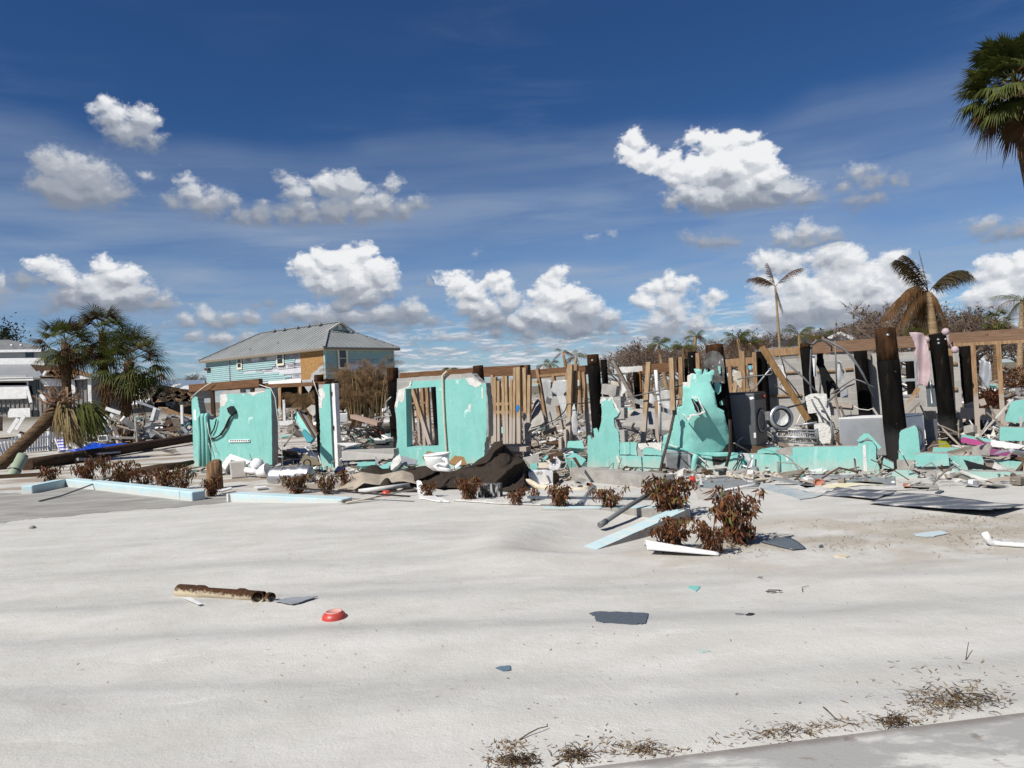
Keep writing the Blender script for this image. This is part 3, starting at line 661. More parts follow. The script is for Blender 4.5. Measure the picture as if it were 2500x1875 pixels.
def clumpmat(name, label, px, py, w, h, n, mats, L=(.03, .10)):
    m = MB(); c = GG(px, py); r5_ = random.Random(px)
    for _ in range(n):
        p = GG(px + r5_.gauss(0, w), py + r5_.gauss(0, h)); p.z += abs(r5_.gauss(0, .012)); a = r5_.uniform(0, 6.28); l = r5_.uniform(*L)
        d = Vector((math.cos(a), math.sin(a), r5_.gauss(0, .25))); m.tube([p, p + d * l * .5 + Vector((0, 0, .006)), p + d * l], [.0022, .0018, .001], 3, r5_.randrange(len(mats)), False)
    setting(name, m, mats, 'stuff')
clumpmat('seaweed_clump', 'dark matted clump of dry weed at the bottom edge', 1258, 1858, 26, 8, 120, [TWIG, BARKD], (.02, .07))
clumpmat('seaweed_clump', 'sparse dark clump of dry weed right of the matted one', 1404, 1846, 24, 8, 80, [TWIG, BARKD], (.02, .07))
clumpmat('straw_clump', 'large tangle of straw and stems above the road edge at right', 2345, 1712, 60, 13, 130, [FRONDT, TWIG, BARKD], (.03, .11))
clumpmat('straw_clump', 'small dark tuft of dead stems beside the road edge', 2180, 1764, 18, 6, 60, [TWIG, BARKD], (.03, .08))
clumpmat('straw_clump', 'yellow straw tuft near the bottom middle of the road edge', 1570, 1832, 32, 7, 45, [FRONDT, TWIG], (.02, .07))
clumpmat('straw_clump', 'loose yellow grass wisps midway along the road edge', 1905, 1788, 34, 7, 40, [FRONDT, TWIG], (.02, .08))

# ------------------------------------------------------------------ things lying on the foreground sand
def flat(name, pix, th, mats, label, cat, dz=0.006, lift=None, amp=0.6, seed=1, group=None):
    q = jag(pix, amp, 4, seed); pts = []
    for a, b in q:
        p = GG(a, b, dz)
        if lift: p.z += lift(a, b)
        pts.append(p)
    mb = MB().prism(pts, (0, 0, -th)); return whole(name, mb, mats, label, cat, group)

# rusty pipe with collars and a tee
A, B = GG(437, 1452), GG(668, 1468)
ax = (B - A); L = ax.length; ax.normalize(); up = Vector((0, 0, 1)); r0 = 0.048
sidev = ax.cross(up)
pipe = thing('rusty_pipe', 'brown rusted cast iron drain pipe half sunk in the sand', 'pipe', (A + B) / 2)
o = A + Vector((0, 0, r0 * 0.72)); seg = lambda a, b: [o + ax * (L * a), o + ax * (L * b)]
mb = MB()
mb.lathe([(0.0, 0), (.05, 0), (.062, .012), (.062, L * .16), (.058, L * .18), (.060, L * .20), (.064, L * .22), (.064, L * .27), (.058, L * .29), (.047, L * .31), (.046, L * .62),
          (.048, L * .64), (.058, L * .66), (.058, L * .70), (.052, L * .72), (.046, L * .74), (.044, L * .90), (.035, L * .90), (.035, L * .7)], o, ax, 28)
RUSTS = mat('sand_caked_rust', (0.075, 0.034, 0.016), 0.95, 0.15, col2=(0.04, 0.021, 0.012), nscale=22, bump=0.7, bscale=90, bdist=0.005,
            extra=lambda t, ob, c: t.mix(t.ss(t.math('ADD', t.math('MULTIPLY', t.noise(ob, 40, 6, .7), 0.10), (lambda s: (t.l.new(ob, s.inputs[0]), s.outputs[2])[1])(t.new('ShaderNodeSeparateXYZ'))), 0.076, 0.112, 1.0, 0.0), c, (0.50, 0.42, 0.30)))
part('pipe_body', mb, RUSTS, pipe)
tee = o + ax * (L * .84); tdir = (-sidev * -1.0); tdir = Vector((0.35, -0.93, 0.12)).normalized()
part('tee_outlet', MB().lathe([(.036, 0), (.046, .01), (.046, .075), (.054, .08), (.054, .105), (.040, .105), (.038, .04), (0, .035)], tee, tdir, 24), RUSTS, pipe)
part('broken_end', MB().lathe([(.034, -.01), (.040, .0), (.040, .045), (.032, .05), (.030, .01), (0, .0)], o + ax * (L * .955), (ax + Vector((0, -.35, 0))).normalized(), 20), RUSTS, pipe)

# upturned red bowl
c = GG(816, 1508); bowl = thing('red_bowl', 'small round red plastic bowl upside down on the sand', 'bowl', c)
part('bowl_body', MB().lathe([(.096, -.01), (.095, .008), (.088, .024), (.074, .040), (.064, .046), (.060, .046)], c, n=36), RED, bowl)
part('foot_ring', MB().lathe([(.064, .045), (.064, .052), (.057, .052), (.055, .045), (0, .044)], c, n=36), REDRIM, bowl)
flat('plastic_sheet', [(668,1466),(716,1457),(776,1455),(738,1468),(713,1474)], .006, GREYL, 'flat pale grey plastic panel lying on sand beside the rusty pipe', 'sheet', .02)
flat('paper_sheet', [(446,1458),(464,1457),(494,1474),(484,1476)], .004, WHITE, 'folded white paper corner sticking out under the rusty pipe', 'paper', .02)
flat('roof_shingle', [(1438,1496),(1462,1492),(1530,1494),(1583,1497),(1576,1521),(1552,1523),(1476,1519),(1455,1515),(1452,1503)], .006, SHINGLEP, 'single torn blue grey roof shingle lying flat on open sand', 'shingle', .008, amp=1.0)
flat('siding_shard', [(1677,1432),(1690,1429),(1710,1431),(1707,1437),(1699,1443),(1688,1438)], .005, TEALS, 'small pale turquoise shard half buried in the sand', 'shard', .006)
flat('blue_card', [(1209,1630),(1222,1626),(1246,1624),(1247,1635),(1228,1637)], .004, mat('slate_blue', (0.11, 0.17, 0.22), 0.7), 'small slate blue shard lying alone on the near sand', 'shard', .008)
flat('glass_shard', [(1700,1588),(1718,1586),(1736,1589),(1716,1593)], .003, mat('pale_green_glass', (0.40, 0.50, 0.47), 0.3), 'faint pale green glass shard on the sand', 'shard', .005)
flat('foil_scrap', [(2230,1303),(2296,1295),(2318,1301),(2280,1309),(2236,1308)], .006, mat('ice_blue', (0.50, 0.58, 0.60), 0.5), 'pale blue plastic scrap lying on the brown littered sand', 'scrap', .012)
flat('drywall_chip', [(2035,1357),(2050,1350),(2076,1357),(2066,1360)], .012, CREAM, 'small cream drywall chip lying on brown sand', 'chip', .012)
flat('dark_pebble_scrap', [(1999,1331),(2008,1329),(2009,1334),(2000,1335)], .012, SHINGLEP, 'tiny dark square scrap left of the cream chip', 'scrap', .012)
flat('asphalt_scrap', [(2282,1202),(2296,1196),(2305,1198),(2294,1203)], .015, SHINGLEP, 'small dark asphalt scrap behind the big shingle sheets', 'scrap', .02)
stone = MB(); c = GG(78, 1290); stone.add([c + Vector((.05 * math.cos(a) * q, .05 * math.sin(a) * q, h)) for h, q in ((-.01, 1), (.02, 1.1), (.04, .6)) for a in [i * math.pi / 4 for i in range(8)]] + [c + Vector((0, 0, .048))],
    [(k * 8 + i, k * 8 + (i + 1) % 8, k * 8 + 8 + (i + 1) % 8, k * 8 + 8 + i) for k in range(2) for i in range(8)] + [(16 + i, 16 + (i + 1) % 8, 24) for i in range(8)], 0, True)
whole('stone', stone, CONC, 'small lone stone on the sand near the left edge', 'stone')

# scissors
c = GG(1818, 1502) + Vector((0, 0, .008)); sc = thing('scissors', 'black handled scissors lying open on the sand', 'scissors', c)
dv = Vector((-0.93, 0.36, 0)); nv = Vector((0.36, 0.93, 0)); mb = MB()
for s in (-1, 1):
    q = (dv + nv * 0.08 * s).normalized()
    mb.bar(c + nv * .003 * s, c + q * .065, .008, .003)
part('blades', mb, STEEL, sc)
for s, off in ((-1, .0), (1, .012)):
    h = c - dv * (.032 + off) + nv * (.014 * s); k = 14
    part('finger_loop', MB().tube([h + dv * .020 * math.cos(6.2832 * i / k) + nv * .012 * math.sin(6.2832 * i / k) for i in range(k + 1)], .0045, 6), BLACK, sc)
# black scraps
def loopwire(label, px, py, s, seed, name='wire_scrap'):
    r2 = random.Random(seed); c = GG(px, py) + Vector((0, 0, .01))
    pts = [c + Vector((s * r2.uniform(-.5, .5), s * .6 * r2.uniform(-.5, .5), s * r2.uniform(0, .2))) for i in range(5)]
    whole(name, MB().tube(pts, s * .035, 5), BLACK, label, 'scrap')
loopwire('bent black wire scrap on the sand right of the pale shard', 1892, 1450, .13, 3)
loopwire('short black wire scrap near the right edge of the sand', 1905, 1448, .06, 6)
loopwire('curled dark plastic scrap lying above the scissors', 1850, 1413, .09, 9, 'plastic_scrap')

# white pvc pipe at the right edge
a, b = GG(2424, 1333), GG(2560, 1343); z = Vector((0, 0, .026))
pp = thing('water_pipe', 'white plastic water pipe with an elbow lying on the sand at the edge', 'pipe', a)
part('pipe_run', MB().tube([a + z, b + z], .022, 14), WHITE, pp)
part('elbow', MB().tube([a + z + Vector((.08, 0, 0)), a + z, a + z * 1.2 + Vector((-.03, .0, .012)), a + Vector((-.045, .0, .075)), a + Vector((-.07, .0, .125))], .030, 14), WHITE, pp)

# big flat shingle sheets
def sheet(label, fn, nu=30, nv=10, name='shingle_sheet'):
    return whole(name, MB().grid(fn, nu, nv), SHINGLE, label, 'roof sheet', solid=.012)
def quadmap(pa, pb, pc, pd):                # bilinear on four ground pixels
    a, b, c, d = [GG(*q) for q in (pa, pb, pc, pd)]
    return lambda u, v: (a * (1 - u) + b * u) * (1 - v) + (d * (1 - u) + c * u) * v
qa = quadmap((2120, 1232), (2420, 1266), (2500, 1243), (2190, 1208))
def f1(u, v):
    p = qa(u, v); p.z += .02 + .05 * u ** 2 + .025 * math.sin(u * 5) * v + .03 * (1 - v) * u + .012 * mnoise.noise(p * 3); return p
sheet('larger of two dark grey asphalt roofing sheets flat on sand', f1)
qb = quadmap((2008, 1210), (2130, 1224), (2190, 1206), (2050, 1194))
def f2(u, v):
    p = qb(u, v); p.z += .012 + .03 * math.sin(v * 6 + u * 2) ** 2 + .01 * mnoise.noise(p * 4); return p
sheet('smaller crumpled dark grey roofing sheet covered in sand', f2, 20, 8)
mesh_q = quadmap((1858, 1326), (1935, 1345), (1968, 1342), (1900, 1318))
def f3(u, v):
    p = mesh_q(u, v); p.z += .012 + .05 * math.sin(math.pi * u) * v; return p
whole('dark_mesh_scrap', MB().grid(f3, 14, 6), SHINGLEP, 'curved dark mesh scrap beside the dead shrubs', 'mesh scrap', solid=.008)
# white gutter end
a, b = GG(1578, 1352), GG(1756, 1358)
def f4(u, v):
    p = a.lerp(b, u); w = .16 * (1 - .65 * u); an = (v - .5) * 2.4
    return p + Vector((0, -w * math.sin(an) * .6 + .03, w * math.cos(an) * .75 + .01 - .02 * u))
whole('gutter_piece', MB().grid(f4, 16, 8), WHITE, 'curved white plastic gutter piece tapering on the sand', 'gutter', solid=.006)

# ------------------------------------------------------------------ pale blue kerbs
def kerb(mb, a, b, w, h, depth=.25, tilt=0):
    a, b = Vector(a), Vector(b); d = (b - a).normalized(); n = Vector((-d.y, d.x, 0))
    mb.prism([a - n * w / 2 + Vector((0, 0, h)), b - n * w / 2 + Vector((0, 0, h + tilt)), b + n * w / 2 + Vector((0, 0, h + tilt)), a + n * w / 2 + Vector((0, 0, h))], (0, 0, -depth))
k1, k2, k3 = GG(66, 1206), GG(172, 1186), GG(486, 1222)
kb = thing('planter_kerb', 'pale blue painted kerb turning a corner behind the drive', 'kerb', k2)
part('long_side', MB() if False else (lambda m: (kerb(m, k2, k3, .26, .17), m)[1])(MB()), PALEBLUE, kb, bevel=.02)
part('short_side', (lambda m: (kerb(m, k1, k2 + Vector((-.13, -.12, 0)), .24, .172), m)[1])(MB()), PALEBLUE, kb, bevel=.02)
m = MB(); q = k3 - (k3 - k2).normalized() * .55 + Vector((-.02, -.16, .05))
for s in (0, .05): m.box(q + Vector((s, -.0, .03)), (.018, .02, .17))
part('white_bracket', m, WHITE, kb)
a, b = GG(575, 1222), GG(1180, 1236)
m = MB(); kerb(m, a, a.lerp(b, .5), .26, .14, tilt=-.06)
kb = thing('planter_kerb', 'pale blue kerb sinking into the sand in front of the carpet', 'kerb', a)
part('kerb_run', m, PALEBLUE, kb, bevel=.02)
part('white_end', MB().box(a + Vector((-.04, -.06, .075)), (.03, .20, .14), rz=-.5), WHITE, kb)
c0, c1, c2 = GG(1448, 1336), GG(1668, 1268), GG(1330, 1243)
kb = thing('broken_kerb', 'broken pale blue kerb corner with bare concrete side among dead shrubs', 'kerb', c1)
BL2 = [PALEBLUE, CONC]
def kerb2(a, b, w, h, h2, depth=.4):
    a, b = Vector(a), Vector(b); d = (b - a).normalized(); n = Vector((-d.y, d.x, 0)); m = MB()
    pa = [a - n * w / 2, b - n * w / 2, b + n * w / 2, a + n * w / 2]
    top = []
    for i in range(4):
        p, q = pa[i], pa[(i + 1) % 4]
        for k in range(8): top.append(p.lerp(q, k / 8) + Vector((0, 0, h + (h2 - h) * max(0, min(1, (p.lerp(q, k / 8) - a).dot(d) / (b - a).length)) + .006 * mnoise.noise(p.lerp(q, k / 8) * 9))) + n * .008 * mnoise.noise(p.lerp(q, k / 8) * 14))
    m.prism(top, (0, 0, -depth), mi=0, side=1); return m
part('near_arm', kerb2(c0 - (c1 - c0).normalized() * .1, c1, .23, .0, .15), BL2, kb)
part('far_arm', kerb2(c1 + Vector((.10, .12, 0)), c2, .22, .142, .02), BL2, kb)
# pipes and strips on and beside the kerbs
a, b = GG(1466, 1290), GG(1606, 1244)
pl = thing('grey_conduit', 'long grey conduit pole leaning across the broken pale blue kerb', 'conduit', a)
part('pole', MB().tube([a + Vector((0, 0, .04)), a.lerp(b, .5) + Vector((0, 0, .17)), b + Vector((0, 0, .27))], .030, 10), CABLE, pl)
part('coupling', MB().tube([a + Vector((-.01, 0, .038)), a.lerp(b, .1) + Vector((0, 0, .066))], .038, 10), CABLE, pl)
m = MB(); m.bar(GG(1290, 1236) + Vector((0, 0, .13)), GG(1640, 1247) + Vector((0, 0, .155)), .05, .03)
whole('dark_trim_strip', m, SHINGLEP, 'long dark metal trim strip lying along the sand covered kerb', 'trim strip')
m = MB(); m.bar(GG(712, 1212) + Vector((0, 0, .155)), GG(1000, 1226) + Vector((0, 0, .09)), .05, .02)
whole('dark_trim_strip', m, BRONZE, 'dark brown trim strip on the pale blue kerb before the shrubs', 'trim strip')
q = [GG(95, 1226), GG(150, 1214), GG(210, 1200)]; q2 = GG(272, 1186)
whole('garden_pole', MB().tube([q[0] + Vector((0, 0, .02)), q[1] + Vector((0, 0, .03)), q[2] + Vector((0, 0, .10)), q2 + Vector((0, 0, .19))], .016, 8), CABLE, 'long thin grey pole leaning on the left pale blue kerb', 'pole')
whole('black_cable', MB().tube([GG(225,1192)+Vector((0,0,.18)), GG(262,1190)+Vector((0,0,.2)), GG(300,1181)+Vector((0,0,.2)), GG(350,1184)+Vector((0,0,.19))], .014, 6), CABLE, 'grey cable lying over the top of the left kerb', 'cable')
whole('red_rim_scrap', MB().lathe([(.10, 0), (.105, .02), (.06, .035), (0, .03)], GG(722, 1216) + Vector((0, 0, -.005)), n=24), RED, 'flat red plastic disc on sand before the sinking kerb', 'disc')
whole('red_ball', MB().lathe([(.0, .10), (.04, .095), (.07, .07), (.085, .02), (.08, -.03)], GG(943, 1211) + Vector((0, 0, .0)), n=24), RED, 'red plastic float beside the palm frond and white pipe', 'float')
whole('palm_frond', (lambda m: ([m.tube([GG(845,1232)+Vector((0,0,.03)), GG(920,1222)+Vector((0,0,.06)), GG(1015,1208)+Vector((0,0,.10))], .014, 6, 1)] + [blade(m, GG(845+i*2.2, 1231-i*.25)+Vector((0,0,.03)), Vector((-1, (-1)**i*.6, 0)), .22-.003*i, .02, 0, .1) for i in range(34)], m)[1])(MB()), [FRONDD, CREAM],
      'dry palm frond stem with brown tip lying on the sand', 'palm frond')
flat('white_board', [(1018,1196),(1022,1194),(1062,1210),(1096,1223),(1070,1222),(1024,1214)], .02, WHITE, 'tapering white board propped on sand before the brown carpet', 'board', .03, lambda a, b: .16 * (b < 1200))
flat('white_strip', [(1106,1219),(1108,1213),(1160,1215),(1215,1220),(1320,1230),(1200,1226)], .02, WHITED, 'low white strip along the sand below the dead shrubs', 'strip', .03)
m = MB(); m.tube([GG(876,1208)+Vector((0,0,.06)), GG(1000,1196)+Vector((0,0,.09))], .04, 10)
whole('white_pipe', m, WHITED, 'thick dirty white pipe lying before the beige carpet backing', 'pipe')

# ------------------------------------------------------------------ dead shrubs along the kerb
def leaf(mb, p, d, L, w, mi):
    d = d.normalized(); s = d.cross(Vector((rr.uniform(-1, 1), rr.uniform(-1, 1), 0.2)))
    if s.length < .05: s = Vector((1, 0, 0))
    s.normalize(); n = s.cross(d); c = rr.uniform(-.55, .55)
    a = p + d * L * .22; b = p + d * L * .6 + n * L * c * .6; e = p + d * L + n * L * c * 1.6
    f = n * w * rr.uniform(.1, .9)
    mb.add([p, a - s * w * .42 + f, a, a + s * w * .42 + f, b - s * w * .5 + f, b, b + s * w * .5 + f, e],
           [(0, 1, 2), (0, 2, 3), (1, 4, 5, 2), (2, 5, 6, 3), (4, 7, 5), (5, 7, 6)], mi)
def shrub_meshes(seed, h, w, nst, nl, green):
    global rr
    rr = random.Random(seed); st, lv = MB(), MB()
    for i in range(nst):
        a = rr.uniform(0, 6.283); q = rr.random() ** .6 * w * .5; hh = h * rr.uniform(.55, 1.0)
        p0 = Vector((math.cos(a) * q * .25, math.sin(a) * q * .25, -.03)); p3 = Vector((math.cos(a) * q, math.sin(a) * q, hh))
        p2 = p0.lerp(p3, .6) + Vector((0, 0, h * .12)); tip = p3 + Vector((math.cos(a) * .05, math.sin(a) * .05, -.04))
        pts = [p0, p0.lerp(p2, .5) + Vector((rr.uniform(-.02, .02), rr.uniform(-.02, .02), 0)), p2, p3, tip]
        st.tube(pts, [.008, .0065, .005, .004, .002], 5)
        for k in range(nl):
            t = rr.uniform(.12, 1.0); j = min(int(t * 4), 3); p = pts[j].lerp(pts[j + 1], t * 4 - j) if t < 1 else tip
            b_ = Vector((math.cos(a) * .5 + rr.gauss(0, .8), math.sin(a) * .5 + rr.gauss(0, .8), rr.uniform(.0, .9))).normalized() * rr.uniform(.03, .11)
            if k % 2: st.tube([p, p + b_], [.0025, .0015], 3)          # leaf stalk, then the leaf hanging from it
            d = Vector((rr.gauss(0, .45), rr.gauss(0, .45), rr.uniform(-2.2, -.5)))
            g = rr.random()
            mi = 1 if g < green * (1.5 if t > .7 else .6) else (2 if g > .80 else (3 if g > .68 - .3 * (t < .35) else 0))
            leaf(lv, p + b_, d, rr.uniform(.06, .135), rr.uniform(.016, .034), mi)
    return st, lv
SHV = []
def shrub(seed, h, w, nst, nl, green): return shrub_meshes(seed, h, w, nst, nl, green)
KINDS4 = ((.46, .46, 15, 20, .05), (.44, .62, 17, 20, .20), (.62, .56, 26, 30, .07), (.42, .30, 9, 16, .03))
SHRUBS = [ # base x, base y, height px, width px, kind, label
 (127,1180,46,54,3,'small dead brown shrub at the left end of the corner kerb'),
 (212,1180,68,62,0,'brown dead shrub second from the left behind the corner kerb'),
 (255,1166,60,26,3,'thin single stem dead shrub behind the left pale blue kerb'),
 (298,1184,64,94,1,'wide greenish wilted shrub behind the left pale blue kerb'),
 (350,1186,44,60,0,'low dead shrub between the greenish shrub and tree stump'),
 (402,1190,52,66,0,'dead brown shrub on the middle of the left kerb row'),
 (446,1194,60,64,1,'dead brown shrub just left of the splintered tree stump'),
 (514,1212,52,56,0,'dead brown shrub at the foot of the splintered tree stump'),
 (730,1204,50,84,1,'greenish wilted shrub in front of the dented steel tank'),
 (796,1206,50,76,1,'wilted brown shrub at the left end of the carpet'),
 (846,1190,46,40,3,'thin dangling dead stems over the beige carpet backing'),
 (1045,1214,40,50,0,'small dead shrub before the middle of the brown carpet'),
 (1146,1222,62,66,2,'tall pointed dead shrub before the brown carpet'),
 (1262,1232,44,54,0,'dead shrub at the right end of the brown carpet'),
 (1304,1222,34,26,3,'thin dead shoots bending right of the brown carpet'),
 (1366,1240,60,62,0,'dead shrub in front of the cream drain pipe'),
 (1490,1242,58,84,1,'dead shrub left of the black leaning frame'),
 (1642,1262,102,116,2,'large dead shrub at the foot of the leaning brown frame'),
 (1638,1344,86,112,2,'dead shrub on the near side of the broken blue kerb'),
 (1738,1350,84,80,0,'low tangled dead shrub above the white gutter piece'),
 (1812,1326,138,126,2,'largest dead shrub standing alone right of the broken kerb'),
]
for (bx, by, hp, wp, k, lab) in SHRUBS:
    h, w, nst, nl, gr = KINDS4[k]; st, lv = shrub_meshes(bx * 7 + k, h, w, int(nst * (.8 + .4 * ((bx * 13) % 7) / 6)), nl, gr)
    p = GG(bx, by); ppm = F / p.y; sz = hp / ppm / h * .95; sx = wp / ppm / w * (.80 if p.y > 11 else .95)
    r = thing('dead_shrub', lab, 'shrub', p, 'dead brown shrubs along the kerb')
    ca = rr.uniform(0, 6.28); M = Matrix.Rotation(ca, 3, 'Z')
    for nm, src, ms in (('stems', st, TWIG), ('leaves', lv, [LEAFB, LEAFG, LEAFO, LEAFT])):
        q = MB(); q.v = [p + Vector(((M @ v).x * sx, (M @ v).y * sx, v.z * sz)) for v in src.v]; q.f, q.m, q.sm = src.f, src.m, src.sm
        part(nm, q, ms, r)
# ------------------------------------------------------------------ the ruin: traced outlines stood on their own wall planes
def reg(ox, oy, s): return lambda *pts: [(ox + s * a, oy + s * b) for a, b in pts]
r2 = reg(420, 760, .3014); r3 = reg(800, 860, .2411); r4 = reg(1200, 860, .2411); r5 = reg(1500, 820, .2411)
r6 = reg(1800, 760, .2712); r7 = reg(2100, 760, .3014); r4b = reg(640, 900, .1688); r6b = reg(1220, 1060, .12054); r7b = reg(1560, 1080, .226)
def WP(pix, off): return [W(a, b, off) for a, b in pix]
def slab(pix, off, th, amp=1.0, seed=1, mi=0, holes=(), side=None, back=None, n=10):
    mb = MB()
    return mb.prism(WP(jag(pix, amp, n, seed), off), WN * th, [WP(h, off) for h in holes], mi, side, back)
def addslab(mb, pix, off, th, amp=1.0, seed=1, mi=0, side=None, back=None, holes=()):
    return mb.prism(WP(jag(pix, amp, 4, seed), off), WN * th, [WP(h, off) for h in holes], mi, side, back)
def wallthing(name, label, cat, pix, off): return thing(name, label, cat, W(*pix, off) * 1.0, None)
def base_at(px, py, off):
    p = W(px, py, off); return Vector((p.x, p.y, 0))

# --- left wall panel
t = thing('ruined_wall', 'turquoise wall panel with three conduits and a black meter box', 'wall', base_at(570, 1140, 0))
core = r2((162,700),(205,695),(218,770),(232,832),(285,842),(300,877),(325,882),(385,847),(390,770),(386,672),(420,645),(550,632),(552,662),(672,655),(672,622),(800,618),(806,720),(812,1000),(818,1420),(185,1420))
part('block_core', slab(core, .02, .20, .6, 2, side=0), BLOCK, t)
teal = r2((158,722),(180,690),(204,692),(214,762),(228,830),(262,838),(285,842),(298,875),(325,880),(386,848),(389,772),(420,768),(430,740),(445,718),(440,668),(600,668),(640,672),(700,664),(752,657),(764,622),(798,620),(803,720),(806,1000),(814,1420),(182,1420))
part('stucco', slab(teal, 0, .02, .7, 3), TEAL, t)
part('plaster_patch', slab(r2((388,676),(440,668),(452,718),(432,745),(424,772),(390,772)), -.004, .022, .8, 4), WHITEP, t)
part('plaster_edge', slab(r2((600,662),(640,672),(660,690),(700,662),(752,655),(752,648),(670,652)), -.003, .02, .8, 5), WHITEP, t)
part('white_sticker', slab(r2((174,798),(194,798),(196,880),(176,882)), -.004, .003, .2, 6), WHITE, t)
part('corner_return', slab(r2((766,640),(800,640),(804,720),(808,1000),(812,1400),(786,1400),(774,900)), -.035, .034, .4, 7), TEALS, t)
for (a, b, c, d) in ((212,862,236,1400),(245,850,262,1400),(274,846,296,1400)):
    q = r2((a + 22, b - 6), (a + 6, b - 8), (a, b + 8), ((a * .5 + c * .5), 1000), (c, d))
    part('conduit', MB().tube([W(*q[0], .06)] + WP(q[1:], -.06), .052, 12), TEALS, t)
cb = part('meter_box', slab(r2((443,785),(472,768),(498,808),(494,832),(470,838),(452,818)), -.12, .12, 0, 8), BLACK, t)
for k, q in enumerate((((486,830),(455,880),(425,950),(385,1005),(340,1032),(280,1036)), ((492,834),(470,870),(440,940),(400,1000),(350,1028),(284,1028)), ((358,872),(350,915),(338,955),(316,992)))):
    part('black_cable', MB().tube(WP(r2(*q), -.05), .018, 8), BLACK, t)
mb = MB(); addslab(mb, r2((458,1041),(627,1038),(628,1059),(460,1062)), -.03, .03, .1, 9)
for i in range(9): addslab(mb, r2((470 + i * 18, 1044), (480 + i * 18, 1044), (480 + i * 18, 1052), (470 + i * 18, 1052)), -.034, .004, 0, 9, mi=1)
part('bracket_rail', mb, [WHITE, BLACK], t)
part('paint_run', slab(r2((443,880),(456,880),(458,925),(452,972),(444,966)), -.003, .003, .5, 10), CREAM, t)
part('thin_wire', MB().tube(WP(r2((282,890),(300,990),(330,1080),(360,1145)), -.07), .010, 5), CABLEW, t)
part('thin_wire', MB().tube(WP(r2((270,1020),(300,1080),(322,1170)), -.07), .010, 5), CABLEW, t)

# --- door jamb strip
t = thing('door_side_wall', 'narrow turquoise wall strip with a white door jamb', 'wall', base_at(800, 1136, 0))
part('block_core', slab(r4b((818,228),(975,225),(990,400),(1030,1560),(862,1560),(838,1200),(842,900),(822,570)), .02, .2, .5, 11), BLOCK, t)
part('stucco', slab(r4b((872,275),(905,227),(975,222),(985,300),(1010,800),(1035,1560),(865,1560),(836,1200),(842,900),(826,570),(868,572),(876,432),(908,420)), 0, .02, .8, 12), TEAL, t)
part('plaster_patch', slab(r4b((815,300),(868,275),(912,370),(908,420),(876,432),(868,572),(820,570)), -.004, .022, .8, 13), WHITEP, t)
part('corner_return', slab(r4b((905,228),(975,224),(1000,900),(1032,1540),(955,1540),(922,800)), -.04, .038, .4, 14), TEALS, t)
part('door_jamb', slab(r4b((1002,215),(1046,215),(1075,800),(1103,1500),(1060,1500),(1030,800)), -.02, .14, .2, 15), WHITE, t)
part('hinge', slab(r4b((988,330),(1002,330),(1004,385),(992,385)), -.05, .02, 0, 16), RUST, t)
part('hinge', slab(r4b((1014,825),(1030,825),(1032,880),(1018,880)), -.05, .02, 0, 16), RUST, t)

# --- window wall panel
t = thing('ruined_wall', 'turquoise wall panel with an empty window opening and bare block top', 'wall', base_at(1080, 1135, 0))
core = r3((702,266),(1160,233),(1460,208),(1500,256),(1560,308),(1602,312),(1608,600),(1618,860),(1592,880),(1585,1040),(1560,1300),(690,1300),(680,1040),(705,870),(695,700),(676,560),(694,470),(702,360))
hole = r3((786,368),(1095,342),(1125,955),(798,964))
part('block_core', slab(core, .02, .19, .8, 21, holes=[hole]), BLOCK, t)
# stucco goes round the opening: three pieces meeting behind the opening's corners
teal = r3((858,296),(1100,284),(1160,279),(1398,266),(1425,322),(1442,334),(1500,350),(1522,345),(1560,332),(1576,312),(1604,322),(1612,600),(1618,830),(1604,862),(1590,930),(1585,1040),(1560,1300),(690,1300),(690,1040),(707,870),(696,640),(684,572),(702,522),(722,482),(742,515),(772,470),(776,372),(842,347))
part('stucco', slab(teal, 0, .02, .9, 22, holes=[hole]), TEAL, t)
part('plaster_patch', slab(r3((852,293),(832,302),(826,340),(774,362),(716,384),(692,480),(678,545),(700,568),(722,490),(748,518),(774,474),(780,372),(838,350)), -.004, .023, .9, 23), WHITEP, t)
part('plaster_patch', slab(r3((1396,266),(1470,256),(1500,285),(1556,312),(1556,332),(1522,345),(1512,358),(1470,342),(1428,324)), -.004, .023, .9, 24), WHITEP, t)
part('plaster_patch', slab(r3((1428,530),(1448,520),(1450,560),(1440,590),(1422,580)), -.004, .01, .8, 25), WHITEP, t)
part('plaster_patch', slab(r3((1556,380),(1570,350),(1576,470),(1560,470)), -.004, .01, .8, 26), WHITEP, t)
rv = MB()
for a, b in ((0, 3), (0, 1), (3, 2)):
    p, q = W(*hole[a], -.001), W(*hole[b], -.001); rv.prism([p, q, q + WN * .215, p + WN * .215], {(0, 3): WT * .012, (0, 1): Vector((0, 0, -.012)), (3, 2): Vector((0, 0, .012))}[(a, b)])
part('window_reveal', rv, TEALS, t)
part('cream_conduit', MB().tube(WP(r3((1208,192),(1165,232),(1168,420),(1182,700),(1205,1030),(1210,1250)), -.03), .026, 8), CREAM, t)
mb = MB(); addslab(mb, r3((1604,330),(1622,500),(1628,850),(1606,862),(1612,600)), .0, .2, .8, 27)
part('broken_edge', mb, CONC, t)

